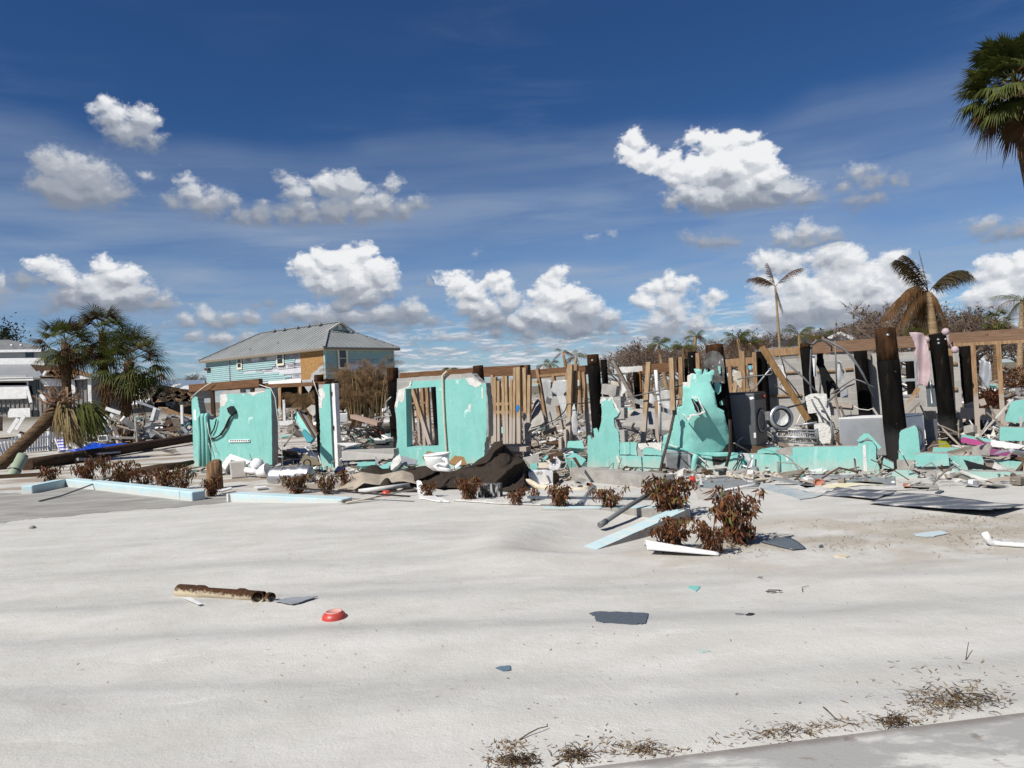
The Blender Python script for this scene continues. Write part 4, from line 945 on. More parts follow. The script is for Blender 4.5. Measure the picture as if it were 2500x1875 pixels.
# --- ruined centre wall: block column, block courses with open cracks
t = thing('ruined_wall', 'jagged turquoise wall stub with cracked courses and exposed blocks', 'wall', base_at(1500, 1150, 0))
core = [(1436,1200),(1437,1068),(1446,1074),(1466,1045),(1470,1000),(1466,969),(1515,969),(1516,995),(1523,996),(1524,1022),(1502,1023),(1512,1050),(1524,1051),(1525,1079),(1556,1084),(1617,1084),(1617,1200)]
part('block_core', slab(core, .03, .2, .6, 31), BLOCK, t)
part('stucco', slab([(1434,1200),(1435,1065),(1441,1062),(1444,1072),(1451,1072),(1449,1046),(1456,1044),(1461,1056),(1466,1038),(1470,1026),(1468,981),(1477,978),(1480,972),(1487,980),(1493,971),(1499,995),(1510,1007),(1507,1016),(1498,1022),(1501,1043),(1510,1053),(1512,1080),(1512,1105),(1512,1200)], 0, .03, .8, 32), TEAL, t)
part('plaster_patch', slab([(1465,985),(1466,974),(1474,970),(1484,976),(1494,968),(1513,1005),(1510,1012),(1500,992),(1493,974),(1487,984),(1478,980),(1472,986)], .004, .02, .8, 33), WHITEP, t)
def blk(pix, off, seed, lab=None): part('wall_block', slab(pix, off, .035, .5, seed, side=0), TEAL, t)
blk([(1513,1081),(1537,1079),(1538,1109),(1513,1110)], -.004, 34); blk([(1539,1080),(1556,1080),(1553,1096),(1556,1112),(1539,1110)], .004, 35)
blk([(1568,1092),(1590,1094),(1615,1098),(1616,1112),(1569,1110)], -.010, 36); blk([(1513,1112),(1550,1113),(1565,1115),(1567,1141),(1522,1139),(1512,1130)], -.006, 37)
blk([(1569,1113),(1615,1114),(1615,1143),(1569,1141)], .004, 38); blk([(1532,1143),(1568,1144),(1569,1185),(1530,1185)], -.002, 39); blk([(1571,1144),(1592,1145),(1593,1185),(1571,1185)], .003, 40); blk([(1594,1145),(1616,1146),(1616,1185),(1595,1185)], -.003, 41)
blk([(1513,1133),(1529,1142),(1527,1185),(1513,1185)], .006, 42)
part('plaster_patch', slab([(1557,1084),(1590,1080),(1616,1081),(1614,1101),(1592,1093),(1578,1092),(1566,1099),(1560,1093)], -.014, .02, .7, 43), WHITEP, t)
part('plaster_patch', slab([(1504,1113),(1510,1112),(1513,1130),(1518,1140),(1508,1128)], -.014, .02, .7, 44), WHITEP, t)
tb = MB().frame(W(1491, 952, .12), WT * .155 + Vector((0, 0, -.03)), WN * .1, Vector((0, 0, .1)) + WT * .02)
whole('cinder_block', tb, CONC, 'tilted loose cinder block on top of the jagged wall stub', 'block', bevel=.008)

# --- big torn stucco panel with the hole
from mathutils.geometry import delaunay_2d_cdt
def torn_panel(pix, off, disp, step=7, seed=1):
    q = jag(pix, .8, 4, seed); n = len(q)
    pts = [Vector(a) for a in q]; x0, x1 = min(a[0] for a in q), max(a[0] for a in q); y0, y1 = min(a[1] for a in q), max(a[1] for a in q)
    y = y0
    while y < y1:
        x = x0
        while x < x1: pts.append(Vector((x + random.uniform(-1.5, 1.5), y + random.uniform(-1.5, 1.5)))); x += step
        y += step
    vs, es, fs, *_ = delaunay_2d_cdt(pts, [(i, (i + 1) % n) for i in range(n)], [list(range(n))], 1, 1e-4)
    return MB().add([W(a.x, a.y, off) + disp(a.x, a.y) for a in vs], [tuple(f) for f in fs], 0, True)
out = r5((480,1215),(500,1010),(590,960),(600,830),(625,780),(640,720),(690,705),(695,505),(765,515),(785,395),(830,388),(805,335),(880,335),(886,400),(920,332),(942,370),(1000,340),(1012,370),(990,450),(968,470),(1010,560),(1035,720),(1095,760),(1115,900),(1132,1060),(1122,1172),(1000,1196),(800,1215))
def bulge(x, y):
    fold = 1735 + (y - 960) * .02
    d = max(0.0, x - fold) / 40.0
    swell = math.exp(-((x - 1712) / 26) ** 2 - ((y - 1003) / 42) ** 2)
    back = .16 * d ** 1.5 + .25 * max(0.0, (y - 1020) / 85.0) * max(0.0, min(1.0, (x - 1690) / 60))
    return WN * (back - .13 * swell + .012 * mnoise.noise(Vector((x / 14, y / 14, 0)))) + Vector((0, 0, 0))
t = thing('torn_wall', 'tall torn turquoise wall panel with a ragged hole below its top', 'wall', base_at(1700, 1165, 0))
part('stucco', torn_panel(out, -.02, bulge, 7, 51), TEAL, t, solid=.03)
part('hole', slab(r5((778,640),(832,682),(862,762),(835,775),(812,742),(798,690)), -.27, .10, .8, 52), DARK, t)  # dark slab painted in for the shade inside the hole
def flap(cs, d0, d1):
    q = r5(*cs); k = len(q); m = MB(); a = [W(*p, d0) for p in q]; b = [W(p[0] + 3, p[1] + 2, d1) for p in q]
    for i in range(k - 1): m.quad(a[i], a[i + 1], b[i + 1], b[i])
    return m
part('hole_flap', flap(((780,610),(830,620),(862,680),(905,765),(850,785),(770,800),(735,850),(690,790)), -.22, -.36), WHITEP, t, solid=.02)
part('hole_liner', flap(((790,650),(835,720),(850,770),(790,800),(745,820)), -.24, -.33), GALV, t, solid=.01)
part('torn_edge', slab(r5((690,470),(740,465),(740,400),(785,380),(830,390),(780,420),(775,500),(755,518),(692,510)), -.025, .03, .9, 53), WHITEP, t)
part('foot_course', slab([(1617,1104),(1741,1106),(1790,1107),(1790,1200),(1617,1200)], .01, .2, .4, 54), TEAL, t)
part('black_patch', slab(r7b((785,150),(945,130),(940,200),(880,235),(800,250)), -.002, .012, .8, 55), mat('dark_speckled', (0.03, 0.027, 0.025), 0.9, 0.2, speck=(0.4, 0.38, 0.36), sscale=24, slo=0.64, shi=0.68), t)  # thin near-black patch with pale specks
part('plaster_flake', slab(r7b((770,268),(830,245),(930,262),(960,300),(900,275),(855,270),(835,305),(800,275)), -.02, .02, .8, 56), WHITED, t)
# burnt arched flashing stuck on the piling behind
m = MB(); ar = r5((905,330),(910,230),(940,170),(1000,148),(1060,165),(1100,215),(1112,300),(1115,480),(1080,480),(1040,470),(1010,560),(985,470),(1010,400),(960,330))
whole('burnt_flashing', slab(ar, .22, .03, .7, 57), mat('burnt_board', (0.05, 0.047, 0.045), 0.8, 0.3, col2=(0.13, 0.125, 0.12), nscale=6, speck=(0.45, 0.44, 0.43), sscale=9, slo=0.6, shi=0.66), 'rounded burnt board standing against the piling above the torn panel', 'board')
for k, cs in enumerate((((1010,475),(1045,465),(1080,495),(1078,560),(1050,592),(1022,570)), ((1062,665),(1090,655),(1098,700),(1070,702)), ((1046,310),(1072,305),(1076,380),(1060,385)))):
    whole('stucco_fragment', slab(r5(*cs), .17, .03, .6, 58 + k), TEALS if k else TEAL, ['round turquoise stucco fragment clinging to the burnt board', 'small turquoise fragment low on the burnt board', 'narrow pale turquoise fragment high on the burnt board'][k], 'stucco fragment')

# --- vent grille, pipes and wires on the wall foot
t = thing('vent_grille', 'grey louvred wall vent set low in the turquoise wall', 'vent', W(1652, 1150, -.05))
fr = MB(); ou = [(1618,1100),(1685,1102),(1687,1152),(1622,1148)]; inn = [(1626,1106),(1679,1107),(1681,1146),(1629,1143)]
fr.prism(WP(ou, -.05), WN * .05, [WP(inn, -.05)]); part('frame', fr, GALV, t)
part('back', slab(inn, -.01, .005, 0), DARK, t)
sl = MB()
for i in range(13):
    f = (i + .5) / 13; a = W(inn[0][0] + (inn[3][0] - inn[0][0]) * f, inn[0][1] + (inn[3][1] - inn[0][1]) * f, -.035); b = W(inn[1][0] + (inn[2][0] - inn[1][0]) * f, inn[1][1] + (inn[2][1] - inn[1][1]) * f, -.035)
    h = Vector((0, 0, -.012)) - WN * .018; sl.prism([a - h, b - h, b + h, a + h], WN * .002)
part('slats', sl, GALV, t)
q = r7b((640,150),(612,150),(602,185),(585,340),(578,400))
whole('vent_pipe', MB().tube([W(*q[0], .02)] + WP(q[1:], -.07), [.06, .06, .055, .05, .05], 12), TEALS, 'turquoise painted vent pipe with an elbow beside the grille', 'pipe')
def wire(label, pts, off, r, m, name='cable', cat='cable'): return whole(name, MB().tube([W(a, b, off + (i % 2) * .03) for i, (a, b) in enumerate(pts)], r, 6), m, label, cat)
wire('white cable arching over the vent grille on the turquoise wall', r7b((320,25),(440,62),(560,112),(660,165),(740,230),(785,300),(782,340),(765,356)), -.10, .011, CABLEW)
wire('turquoise painted hose sagging below the torn wall panel', r7b((255,20),(400,60),(560,100),(700,135),(840,148),(980,142),(1060,120),(1110,105)), -.10, .016, CABLET, 'hose', 'hose')
wire('black cable curving out right of the turquoise vent pipe', r7b((560,190),(640,215),(700,270),(740,335)), -.10, .010, BLACK)
wire('thin black wire hanging across the vent grille', r7b((410,85),(470,180),(530,240),(590,300)), -.10, .007, BLACK)
wire('black cable running down from the broken wall tap', r7b((1085,140),(1060,220),(1020,280),(980,345)), -.05, .009, BLACK)
wire('second black cable beside the broken wall tap', r7b((1100,150),(1070,240),(1035,300),(1015,345)), -.06, .008, BLACK)
wire('black cable hanging down the low turquoise wall', r7b((1330,70),(1440,95),(1510,130),(1524,190),(1520,320)), -.04, .011, CABLET)
t = thing('wall_tap', 'broken tangle of wall tap and pipes on the turquoise wall', 'tap', W(1838, 1160, -.1))
part('tap_body', MB().tube(WP(r7b((1085,150),(1110,180),(1130,240),(1115,300),(1130,380)), -.06), .032, 10), CABLET, t)
part('tap_wheel', MB().lathe([(.02, 0), (.045, .01), (.05, .025), (.02, .03)], W(*r7b((1098,155))[0], -.1), -WN, 14), STEEL, t)
part('torn_plastic', slab(r7b((1120,115),(1180,120),(1215,200),(1225,300),(1205,370),(1180,300),(1195,220),(1150,170)), -.05, .01, .8, 60), WHITEC, t)
part('white_pipe', MB().tube(WP(r7b((1228,135),(1222,260),(1190,275),(1120,250)), -.09), .016, 8), WHITE, t)
part('valve_box', MB().frame(W(*r7b((1240,330))[0], -.07), WT * .06, WN * .05, Vector((0, 0, .11))), GALV, t)

# --- low wall to the right
t = thing('low_wall', 'long knee high turquoise wall left after the collapse', 'wall', base_at(1960, 1160, 0))
out = [(1789,1109),(1830,1109),(1903,1110),(1933,1110),(1934,1092),(1990,1091),(2060,1090),(2093,1089),(2099,1077),(2130,1077),(2139,1091),(2139,1121),(2147,1141),(2146,1215),(1789,1215)]
part('wall_body', slab(out, .0, .2, .5, 61, side=1), [TEAL, CONC], t)
part('bare_block', slab([(1893,1098),(1934,1091),(1935,1111),(1897,1110)], -.004, .12, .5, 62), CONC, t)
part('white_streak', slab([(2106,1086),(2113,1086),(2118,1159),(2109,1159)], -.004, .003, .6, 63), WHITEP, t)
part('white_streak', slab([(1916,1111),(1924,1111),(1925,1126),(1920,1125)], -.004, .003, .5, 64), WHITEP, t)
whole('wall_fragment', slab([(1848,1108),(1850,1100),(1880,1094),(1905,1097),(1894,1107)], .05, .25, .5, 65), TEALS, 'flat turquoise slab resting on the low wall beside the dark washer', 'wall fragment')
whole('wall_fragment', slab([(2091,1076),(2108,1058),(2122,1059),(2136,1074),(2152,1092),(2146,1098),(2130,1076),(2118,1068),(2100,1078)], -.03, .04, .7, 66), TEALS, 'peeling turquoise stucco curl on the right end of the low wall', 'wall fragment')
# broken pieces round the tallest piling and to the right
def frag(label, pix, off, th, seed, m=None, name='wall_fragment', cat='wall fragment', side=1):
    return whole(name, slab(pix, off, th, .6, seed, side=side), m or [TEAL, CONC], label, cat)
frag('upright turquoise wall stub right of the tallest piling', r7((308,1290),(318,990),(330,966),(440,926),(456,940),(466,962),(487,1146),(500,1300)), .1, .2, 67)
frag('small turquoise chunk at the foot of the tallest piling', r7((188,1190),(268,1230),(276,1275),(178,1275)), -.25, .15, 68)
frag('bare concrete block below the upright turquoise stub', r7((298,1206),(440,1210),(436,1330),(300,1330)), -.02, .18, 69, CONC, 'concrete_block', 'block', 0)
frag('wedge of turquoise wall fallen on the sand before the tallest piling', r7((252,1310),(300,1284),(400,1286),(470,1330),(500,1372),(470,1420),(270,1430)), -.5, .18, 70)
frag('turquoise block tipped on rubble with a rusty bar below', r7((440,1165),(520,1148),(714,1156),(722,1250),(600,1258),(450,1256)), -.3, .22, 71)
frag('pale turquoise slab leaning behind a black triangular sheet', r7((732,1166),(860,1172),(980,1170),(1002,1212),(992,1290),(732,1280)), .1, .1, 72)
frag('long low turquoise wall foot at the right edge', r7((742,1276),(796,1282),(800,1296),(1000,1298),(1350,1306),(1700,1315),(1700,1470),(742,1450)), -.45, .2, 73)
frag('flat turquoise slab right of the white triangle', r7((1085,1206),(1330,1216),(1600,1230),(1600,1280),(1200,1284)), .3, .1, 74)
frag('turquoise capped concrete wall stub at the far right', r7((1132,940),(1600,945),(1600,1060),(1128,1046)), 1.6, .25, 75)
frag('long thin turquoise slab behind the tipped block', r7((590,1106),(800,1104),(830,1140),(585,1146)), .8, .15, 76)
frag('leaning turquoise wall slab behind the right stud frame', r7((1172,872),(1222,730),(1420,700),(1420,930),(1180,890)), 3.2, .15, 77)
frag('black triangular sheet leaning on the pale turquoise slab', r7((834,1200),(1020,1252),(1122,1286),(878,1278)), -.12, .02, 78, BLACK, 'black_sheet', 'sheet', 0)
frag('white drywall triangle among turquoise slabs', r7((1090,1220),(1205,1286),(1066,1282)), .0, .05, 79, WHITED, 'drywall_piece', 'drywall', 0)
frag('broken concrete footing chunk with jagged top at the right', r7((508,1375),(520,1330),(560,1296),(640,1290),(700,1310),(742,1340),(742,1420),(510,1420)), -.48, .2, 80, CONC, 'concrete_chunk', 'rubble', 0)
frag('second broken concrete chunk below the tipped block', r7((430,1285),(500,1262),(720,1262),(735,1300),(560,1330),(500,1370)), -.25, .2, 81, CONC, 'concrete_chunk', 'rubble', 0)
frag('grey concrete slab end behind the turquoise slabs', r7((910,1100),(1040,1075),(1066,1090),(1050,1170),(905,1165)), .9, .3, 82, CONC, 'concrete_chunk', 'rubble', 0)
def board(label, a, b, off, w, h, m, name='board', cat='board', o2=None):
    return whole(name, MB().bar(W(*a, off), W(*b, off if o2 is None else o2), w, h, WN), m, label, cat)
q = r7((820,1012),(1060,1052),(820,1034),(1045,1080),(1055,1138),(1275,1158),(705,1150),(905,1100),(810,822),(1150,842),(855,778),(1015,728))
board('turquoise edged plank on top of the magenta one', q[0], q[1], 1.2, .25, .05, TEALS, 'plank', 'plank')
board('bright magenta plank lying in the rubble at right', q[2], q[3], 1.15, .25, .09, MAGENTA, 'plank', 'plank')
board('purple plank below the white sheet at right', q[4], q[5], .8, .2, .08, mat('purple_paint', (0.25, 0.06, 0.17), 0.6), 'plank', 'plank')
board('grey weathered board angled behind the tipped turquoise block', q[6], q[7], .6, .12, .05, GREYW, 'plank', 'plank')
board('thick broken joist lying behind the right studs', q[8], q[9], 4.9, .09, .24, WOOD, 'joist', 'timber')
board('short split timber propped above the broken joist', q[10], q[11], 5.0, .09, .14, WOOD, 'joist', 'timber')
frag('big white metal sheet bent over the rubble at right', r7((1062,1040),(1322,1084),(1400,1100),(1400,1130),(1320,1118),(1050,1096)), 1.0, .03, 83, WHITE, 'metal_sheet', 'sheet', 0)
frag('olive green cloth stuffed beside the dark machine panel', r7((632,1050),(700,1060),(740,1100),(640,1108)), .9, .15, 84, YELLOWG, 'cloth', 'cloth', 0)
whole('rusty_bar', MB().tube(WP(r7((660,1245),(662,1310)), -.4), .015, 6), RUST, 'short rusty reinforcing bar under the tipped turquoise block', 'bar')

# --- pilings
def piling(label, a, b, wpx, off, top=0.0, bolts=0, name='piling', square=False):
    A, B = W(*a, off), W(*b, off); r = wpx / 2 / (F / ((A.y + B.y) / 2))
    B = B + (B - A) * (max(0.0, B.z + .05) / max(.2, (A.z - B.z)))
    t = thing(name, label, 'piling', B); n = 14
    def shaft(p, q, k, r0):
        pts = [p.lerp(q, i / k) for i in range(k + 1)]
        m = MB(); m.tube(pts, [r0 * (1 + .05 * mnoise.noise(Vector((i * .7, r * 99, 0)))) for i in range(k + 1)], n); return m
    C = A.lerp(B, top)
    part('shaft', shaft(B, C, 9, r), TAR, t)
    if top:
        m = shaft(C, A, 3, r * .96)
        for v in m.v:
            if (v - A).length < r * 1.3: v.z += .025 * mnoise.noise(v * 17)
        part('worn_top', m, PTOP, t)
    for i in range(bolts):
        p = A.lerp(B, .05 + .03 * (i // 2)) - Vector((0, r * 1.0, 0)) + Vector((r * (.45 if i % 2 else -.45) * (1 if bolts > 1 else .5), .03, 0))
        part('bolt', MB().lathe([(.022, 0), (.022, .03), (0, .032)], p, Vector((0, -1, 0)), 8), GALV, t)
    return t
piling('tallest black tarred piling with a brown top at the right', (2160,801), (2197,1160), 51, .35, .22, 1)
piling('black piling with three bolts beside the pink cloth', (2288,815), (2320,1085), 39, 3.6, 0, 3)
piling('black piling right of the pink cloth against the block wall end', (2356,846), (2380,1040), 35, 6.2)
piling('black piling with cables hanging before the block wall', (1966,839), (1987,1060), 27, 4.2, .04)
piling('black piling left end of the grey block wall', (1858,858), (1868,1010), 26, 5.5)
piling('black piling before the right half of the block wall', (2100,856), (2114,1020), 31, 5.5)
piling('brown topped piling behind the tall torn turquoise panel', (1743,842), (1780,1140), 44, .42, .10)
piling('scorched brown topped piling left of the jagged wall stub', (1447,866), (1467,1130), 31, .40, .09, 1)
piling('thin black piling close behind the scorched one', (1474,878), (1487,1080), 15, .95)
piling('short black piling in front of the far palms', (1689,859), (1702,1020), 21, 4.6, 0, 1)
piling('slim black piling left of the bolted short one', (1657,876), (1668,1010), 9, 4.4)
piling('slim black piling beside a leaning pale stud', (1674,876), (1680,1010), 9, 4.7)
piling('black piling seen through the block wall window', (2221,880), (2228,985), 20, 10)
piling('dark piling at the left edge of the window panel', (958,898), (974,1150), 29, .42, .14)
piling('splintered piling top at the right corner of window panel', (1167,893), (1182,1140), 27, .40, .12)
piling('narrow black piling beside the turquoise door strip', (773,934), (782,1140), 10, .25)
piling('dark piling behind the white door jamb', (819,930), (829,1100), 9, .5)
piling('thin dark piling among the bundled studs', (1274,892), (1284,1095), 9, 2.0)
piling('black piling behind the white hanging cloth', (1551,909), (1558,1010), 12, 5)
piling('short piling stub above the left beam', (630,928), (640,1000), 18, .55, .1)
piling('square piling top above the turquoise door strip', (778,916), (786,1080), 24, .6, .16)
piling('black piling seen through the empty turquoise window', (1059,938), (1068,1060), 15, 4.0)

# --- beams
def beam(label, a, b, off, h, w=.14, m=BEAM, dz=0.0):
    A, B = W(*a, off), W(*b, off)
    return whole('beam', MB().bar(A, B, w, h, WN), m, label, 'beam', bevel=.006)
beam('split brown beam end lying on the left wall panel', (466,948), (637,934), .15, .21, .14)
beam('thin brown beam over the doorway gap', (628,944), (798,936), .30, .10, .12)
beam('brown beam behind the turquoise window panel', (978,918), (1190,903), 4.2, .17)
beam('thick brown beam over the bundled studs', (1183,908), (1292,903), 2.2, .25, .16)
beam('long dark brown beam between the studs and scorched piling', (1284,915), (1432,903), 4.2, .24)
beam('brown beam behind the leaning pale studs', (1568,902), (1654,895), 4.8, .23)
beam('brown beam behind the dark washing machine', (1766,888), (1848,881), 5.6, .20, .14, WOOD)
beam('brown beam left of the cable draped piling', (1876,862), (1956,856), 4.6, .17, .14, WOOD)
beam('long tan beam crossing behind the tallest pilings at right', (1974,851), (2620,809), 4.25, .25, .15, BEAMP)
whole('roof_board', slab(r5((0,320),(280,305),(285,355),(70,378),(0,385)), 4.4, .05, .8, 90), WHITED, 'broken white painted board on the beam behind the jagged wall', 'board')

# --- stud frames (each frame is one thing of studs and rails) and loose studs
def stud(mb, a, b, off, w=.045, dpt=.09, o2=None): return mb.bar(W(*a, off), W(*b, off if o2 is None else o2), dpt, w * .78, WN)
def frame_thing(label, studs, rails, off, m):
    a = studs[0]; t = thing('stud_frame', label, 'stud wall', base_at(a[1][0], a[1][1], off))
    for (p, q, w) in studs: part('stud', stud(MB(), p, q, off, w), m, t)
    for (p, q, w) in rails: part('rail', stud(MB(), p, q, off - .0, w, .085), m, t)
    return t
s4 = lambda a, b, w=.09: (*r4(a, b), w)
frame_thing('frame of bundled pale studs under the thick brown beam', [s4((12,230),(20,1000)), s4((40,250),(44,940)), s4((75,290),(80,960)), s4((120,240),(140,1010)), s4((152,240),(168,1010)), s4((205,275),(200,1050),.10), s4((240,155),(232,1050),.09), s4((276,150),(284,1050),.13), s4((337,155),(352,1050),.11), s4((386,230),(376,1050),.10)],
            [s4((20,525),(180,520),.09), s4((20,608),(180,604),.09), s4((420,300),(470,300),.08)], 1.8, WOOD2)
frame_thing('frame of leaning studs with torn plastic film', [s4((465,165),(570,790)), s4((625,230),(655,420)), s4((668,540),(716,770)), s4((764,225),(775,440)), s4((860,120),(850,520),.09), s4((892,190),(905,620)), s4((932,200),(985,870)), s4((820,430),(828,600),.07)],
            [s4((470,240),(880,208),.07), s4((690,520),(945,518),.03)], 2.1, WOOD)
frame_thing('stud frame seen through the empty turquoise window', [(*r3((838,360),(872,800)), .08), (*r3((902,358),(938,900)), .09), (*r3((960,350),(988,950)), .11), (*r3((1008,350),(1042,950)), .10)], [(*r3((830,520),(1000,510)), .05)], 2.2, WOOD)
frame_thing('tall thin stud frame hanging below the tan beam at right', [(*r7((728,300),(770,1060)), .11), (*r7((912,268),(957,1030)), .11), (*r7((1118,258),(1162,985)), .11)], [(*r7((740,274),(1700,224)), .08)], 4.2, WOOD)
frame_thing('stud frame left of the grey block wall', [(*r5((1172,300),(1182,640)), .10), (*r5((1295,155),(1308,640)), .15), (*r5((1265,240),(1275,640)), .08), (*r5((1418,165),(1436,640)), .12)], [(*r5((1120,500),(1260,500)), .12), (*r5((1330,540),(1450,536)), .04)], 5.2, WOOD)
def lone(label, a, b, off, w=.09, m=WOOD2, o2=None, d=.09): return whole('wall_stud', stud(MB(), a, b, off, w, d, o2), m, label, 'stud')
lone('tall pale stud standing right of the plastic film', *r4((800,122),(776,960)), 1.5, .15)
lone('brown stud just right of the tall pale one', *r4((848,185),(838,930)), 1.7, .11, WOOD)
lone('short pale stud stump before the brown joist', *r4((700,862),(704,980)), 1.3, .09)
lone('pale stud stump left of the tall pale stud', *r4((752,780),(752,960)), 1.4, .08)
lone('leaning joist propped up on the rubble beside white appliance', *r4((495,832),(760,735)), 2.4, .13, WOOD, None, .05)
lone('diagonal pale stud inside the empty turquoise window', *r3((858,362),(1050,960)), 1.6, .13)
lone('leaning pale stud with a bark strip left of the torn panel', *r5((350,265),(292,1090)), 1.2, .12)
lone('tall pale stud directly left of the torn turquoise panel', *r5((578,222),(600,790)), .9, .12)
lone('dark stained stud behind the left of the torn panel', *r5((672,215),(682,720)), 1.4, .11, WOOD)
lone('wooden lower half of the white pole stud', *r5((432,660),(442,1080)), 1.2, .10, WOOD)
lone('brown stud beside the bolted short piling', *r5((844,175),(850,340)), 4.2, .12, WOOD)
lone('rough diagonal pole crossing behind the jagged wall', *r4((1228,82),(1455,500)), 2.2, .09, GREYW)
lone('long brown timber leaning against the cable draped piling', *r6((222,320),(640,980)), 2.4, .16, mat('brown_plank', (0.24, 0.145, 0.06), 0.8, 0.2, col2=(0.17, 0.095, 0.04), nscale=5, stretch=(4, 4, 0.8)), None, .07)
lone('broken brace under the pink cloth before the wall', *r7((472,620),(360,800)), 5.0, .13, WOOD)
lone('tilted brown post left of the dark washer', *r5((1238,460),(1210,600)), 3.5, .11)
lone('orange brown plank behind the white hanging cloth', *r5((250,370),(265,640)), 5.1, .12, mat('orange_plank', (0.33, 0.13, 0.035), 0.8, 0.2, col2=(0.22, 0.085, 0.025), nscale=4))
lone('horizontal grey rail behind the leaning pale studs', *r5((440,650),(690,640)), 1.5, .05, GREYW)
lone('orange sill board lying at the foot of the bundled studs', *r4((170,975),(372,978)), .9, .13, WOOD, None, .2)
whole('white_pole', MB().tube(WP(r5((418,345),(432,520),(458,680),(462,1000)), 1.1), .035, 10), WHITE, 'white plastic pole standing between two leaning studs', 'pole')
whole('grey_rail', MB().bar(W(*r5((205,655))[0], 1.3), W(*r5((580,775))[0], 1.3), .03, .09, WN), GALV, 'long grey metal rail sloping behind the leaning pale studs', 'rail')

# --- block walls at the back
BK = 5.9
t = thing('block_wall', 'grey concrete block wall with a window at the back of the ruin', 'wall', base_at(2100, 1010, BK))
out = [(1868,880),(1952,874),(1990,867),(2087,864),(2200,860),(2340,852),(2344,900),(2350,1010),(2354,1120),(1872,1130)]
hole = [(2178,878),(2236,875),(2242,968),(2181,969)]
part('block_courses', slab(out, BK, .2, .6, 101, holes=[hole]), BLOCK, t)
fr = MB(); fr.prism(WP(hole, BK - .02), WN * .06, [WP([(2183,884),(2231,881),(2236,963),(2186,964)], BK - .02)]); fr.bar(W(2184, 929, BK), W(2236, 927, BK), .05, .06, WN); part('window_frame', fr, GALV, t)
for a, b, w in (((265,562),(560,545),.04), ((715,545),(955,530),.04), ((970,522),(1040,516),.05), ((290,765),(580,752),.05), ((815,835),(1035,855),.09)):
    p, q = r6(a, b); part('furring_strip', MB().bar(W(*p, BK - .03), W(*q, BK - .03), .04, w, WN), WOOD, t)
for a, b in (((695,420),(785,420)), ((745,630),(790,628)), ((700,842),(830,848))):
    p, q = r7(a, b); part('furring_strip', MB().bar(W(*p, BK - .03), W(*q, BK - .03), .04, .06, WN), WOOD, t)
p, q = r6((1180,380), (1195,920)); part('corner_stud', MB().bar(W(*p, BK - .05), W(*q, BK - .05), .08, .10, WN), GREYW, t)
t = thing('block_wall', 'broken grey block wall behind the torn plastic film', 'wall', base_at(1345, 1040, 5))
part('block_courses', slab(r4((505,235),(640,228),(860,232),(900,420),(870,640),(700,700),(650,740),(560,760),(520,620)), 4.6, .2, .6, 102), BLOCK, t)
def leanslab(label, pix, ds, th, m, name='fallen_wall', cat='fallen wall'):
    a = [P(x, y, d) for (x, y), d in zip(pix, ds)]
    n = (a[1] - a[0]).cross(a[2] - a[0]).normalized()
    if n.y < 0: n = -n
    return whole(name, MB().prism(a, n * th), m, label, cat)
leanslab('grey block wall slab lying tilted behind the leaning pale studs', r5((65,905),(215,740),(580,728),(655,600),(600,900),(560,960)), (17.5,18.6,18.6,18.6,17.6,17.4), .2, BLOCK)
leanslab('grey slab leaning among the studs under the long beam', r4((385,790),(470,470),(520,520),(535,700),(480,760)), (18,18.8,18.8,18,18), .15, CONC)
t = thing('fallen_wall', 'fallen wall slab with turquoise edge and bare blocks in the doorway', 'fallen wall', P(755, 1070, 19.5))
a, b, c, d = [P(*q, dd) for q, dd in zip(r4b((500,605),(610,610),(800,960),(740,1010)), (20.6, 21.0, 19.4, 19.0))]
nn = (b - a).cross(d - a).normalized(); nn = nn if nn.y > 0 else -nn
part('block_face', MB().prism([a, b, c, d], nn * .2), BLOCK, t)
e, f2_, g, h = [P(*q, dd) for q, dd in zip(r4b((468,668),(500,606),(742,1012),(715,1045)), (20.4, 20.5, 18.95, 18.9))]
part('stucco_edge', MB().prism([e, f2_, g, h], nn * .05), TEALS, t)
part('timber_edge', MB().bar(a + nn * -.02, d + nn * -.02, .04, .05), BEAM, t)
part('timber_edge', MB().bar(b + nn * -.02, c + nn * -.02, .04, .05), BEAM, t)
leanslab('dark turquoise slab propped below the fallen doorway wall', r4b((568,920),(600,870),(740,1010),(700,1060),(650,1065)), (19.2,19.2,18.6,18.5,18.6), .06, mat('dull_teal', (0.05, 0.22, 0.25), 0.7), 'wall_fragment', 'wall fragment')
leanslab('grey concrete lump behind the doorway wall slab', r4b((645,575),(715,520),(780,535),(790,640),(740,690),(690,650)), (21.4,21.4,21.2,21,21,21.2), .35, CONC, 'concrete_chunk', 'rubble')
leanslab('long hollow concrete block beam on the floor behind the door jamb', r4b((1150,1190),(1900,1165),(1910,1240),(1880,1300),(1155,1330)), (17.6,17.2,17.2,17.1,17.5), .25, BLOCK, 'block_beam', 'beam')
# ------------------------------------------------------------------ machines and furniture in the ruin
def boxbasis(corner, yaw):                 # local axes of a box whose front right edge is at `corner`
    return Vector((math.cos(yaw), math.sin(yaw), 0)), Vector((-math.sin(yaw), math.cos(yaw), 0))
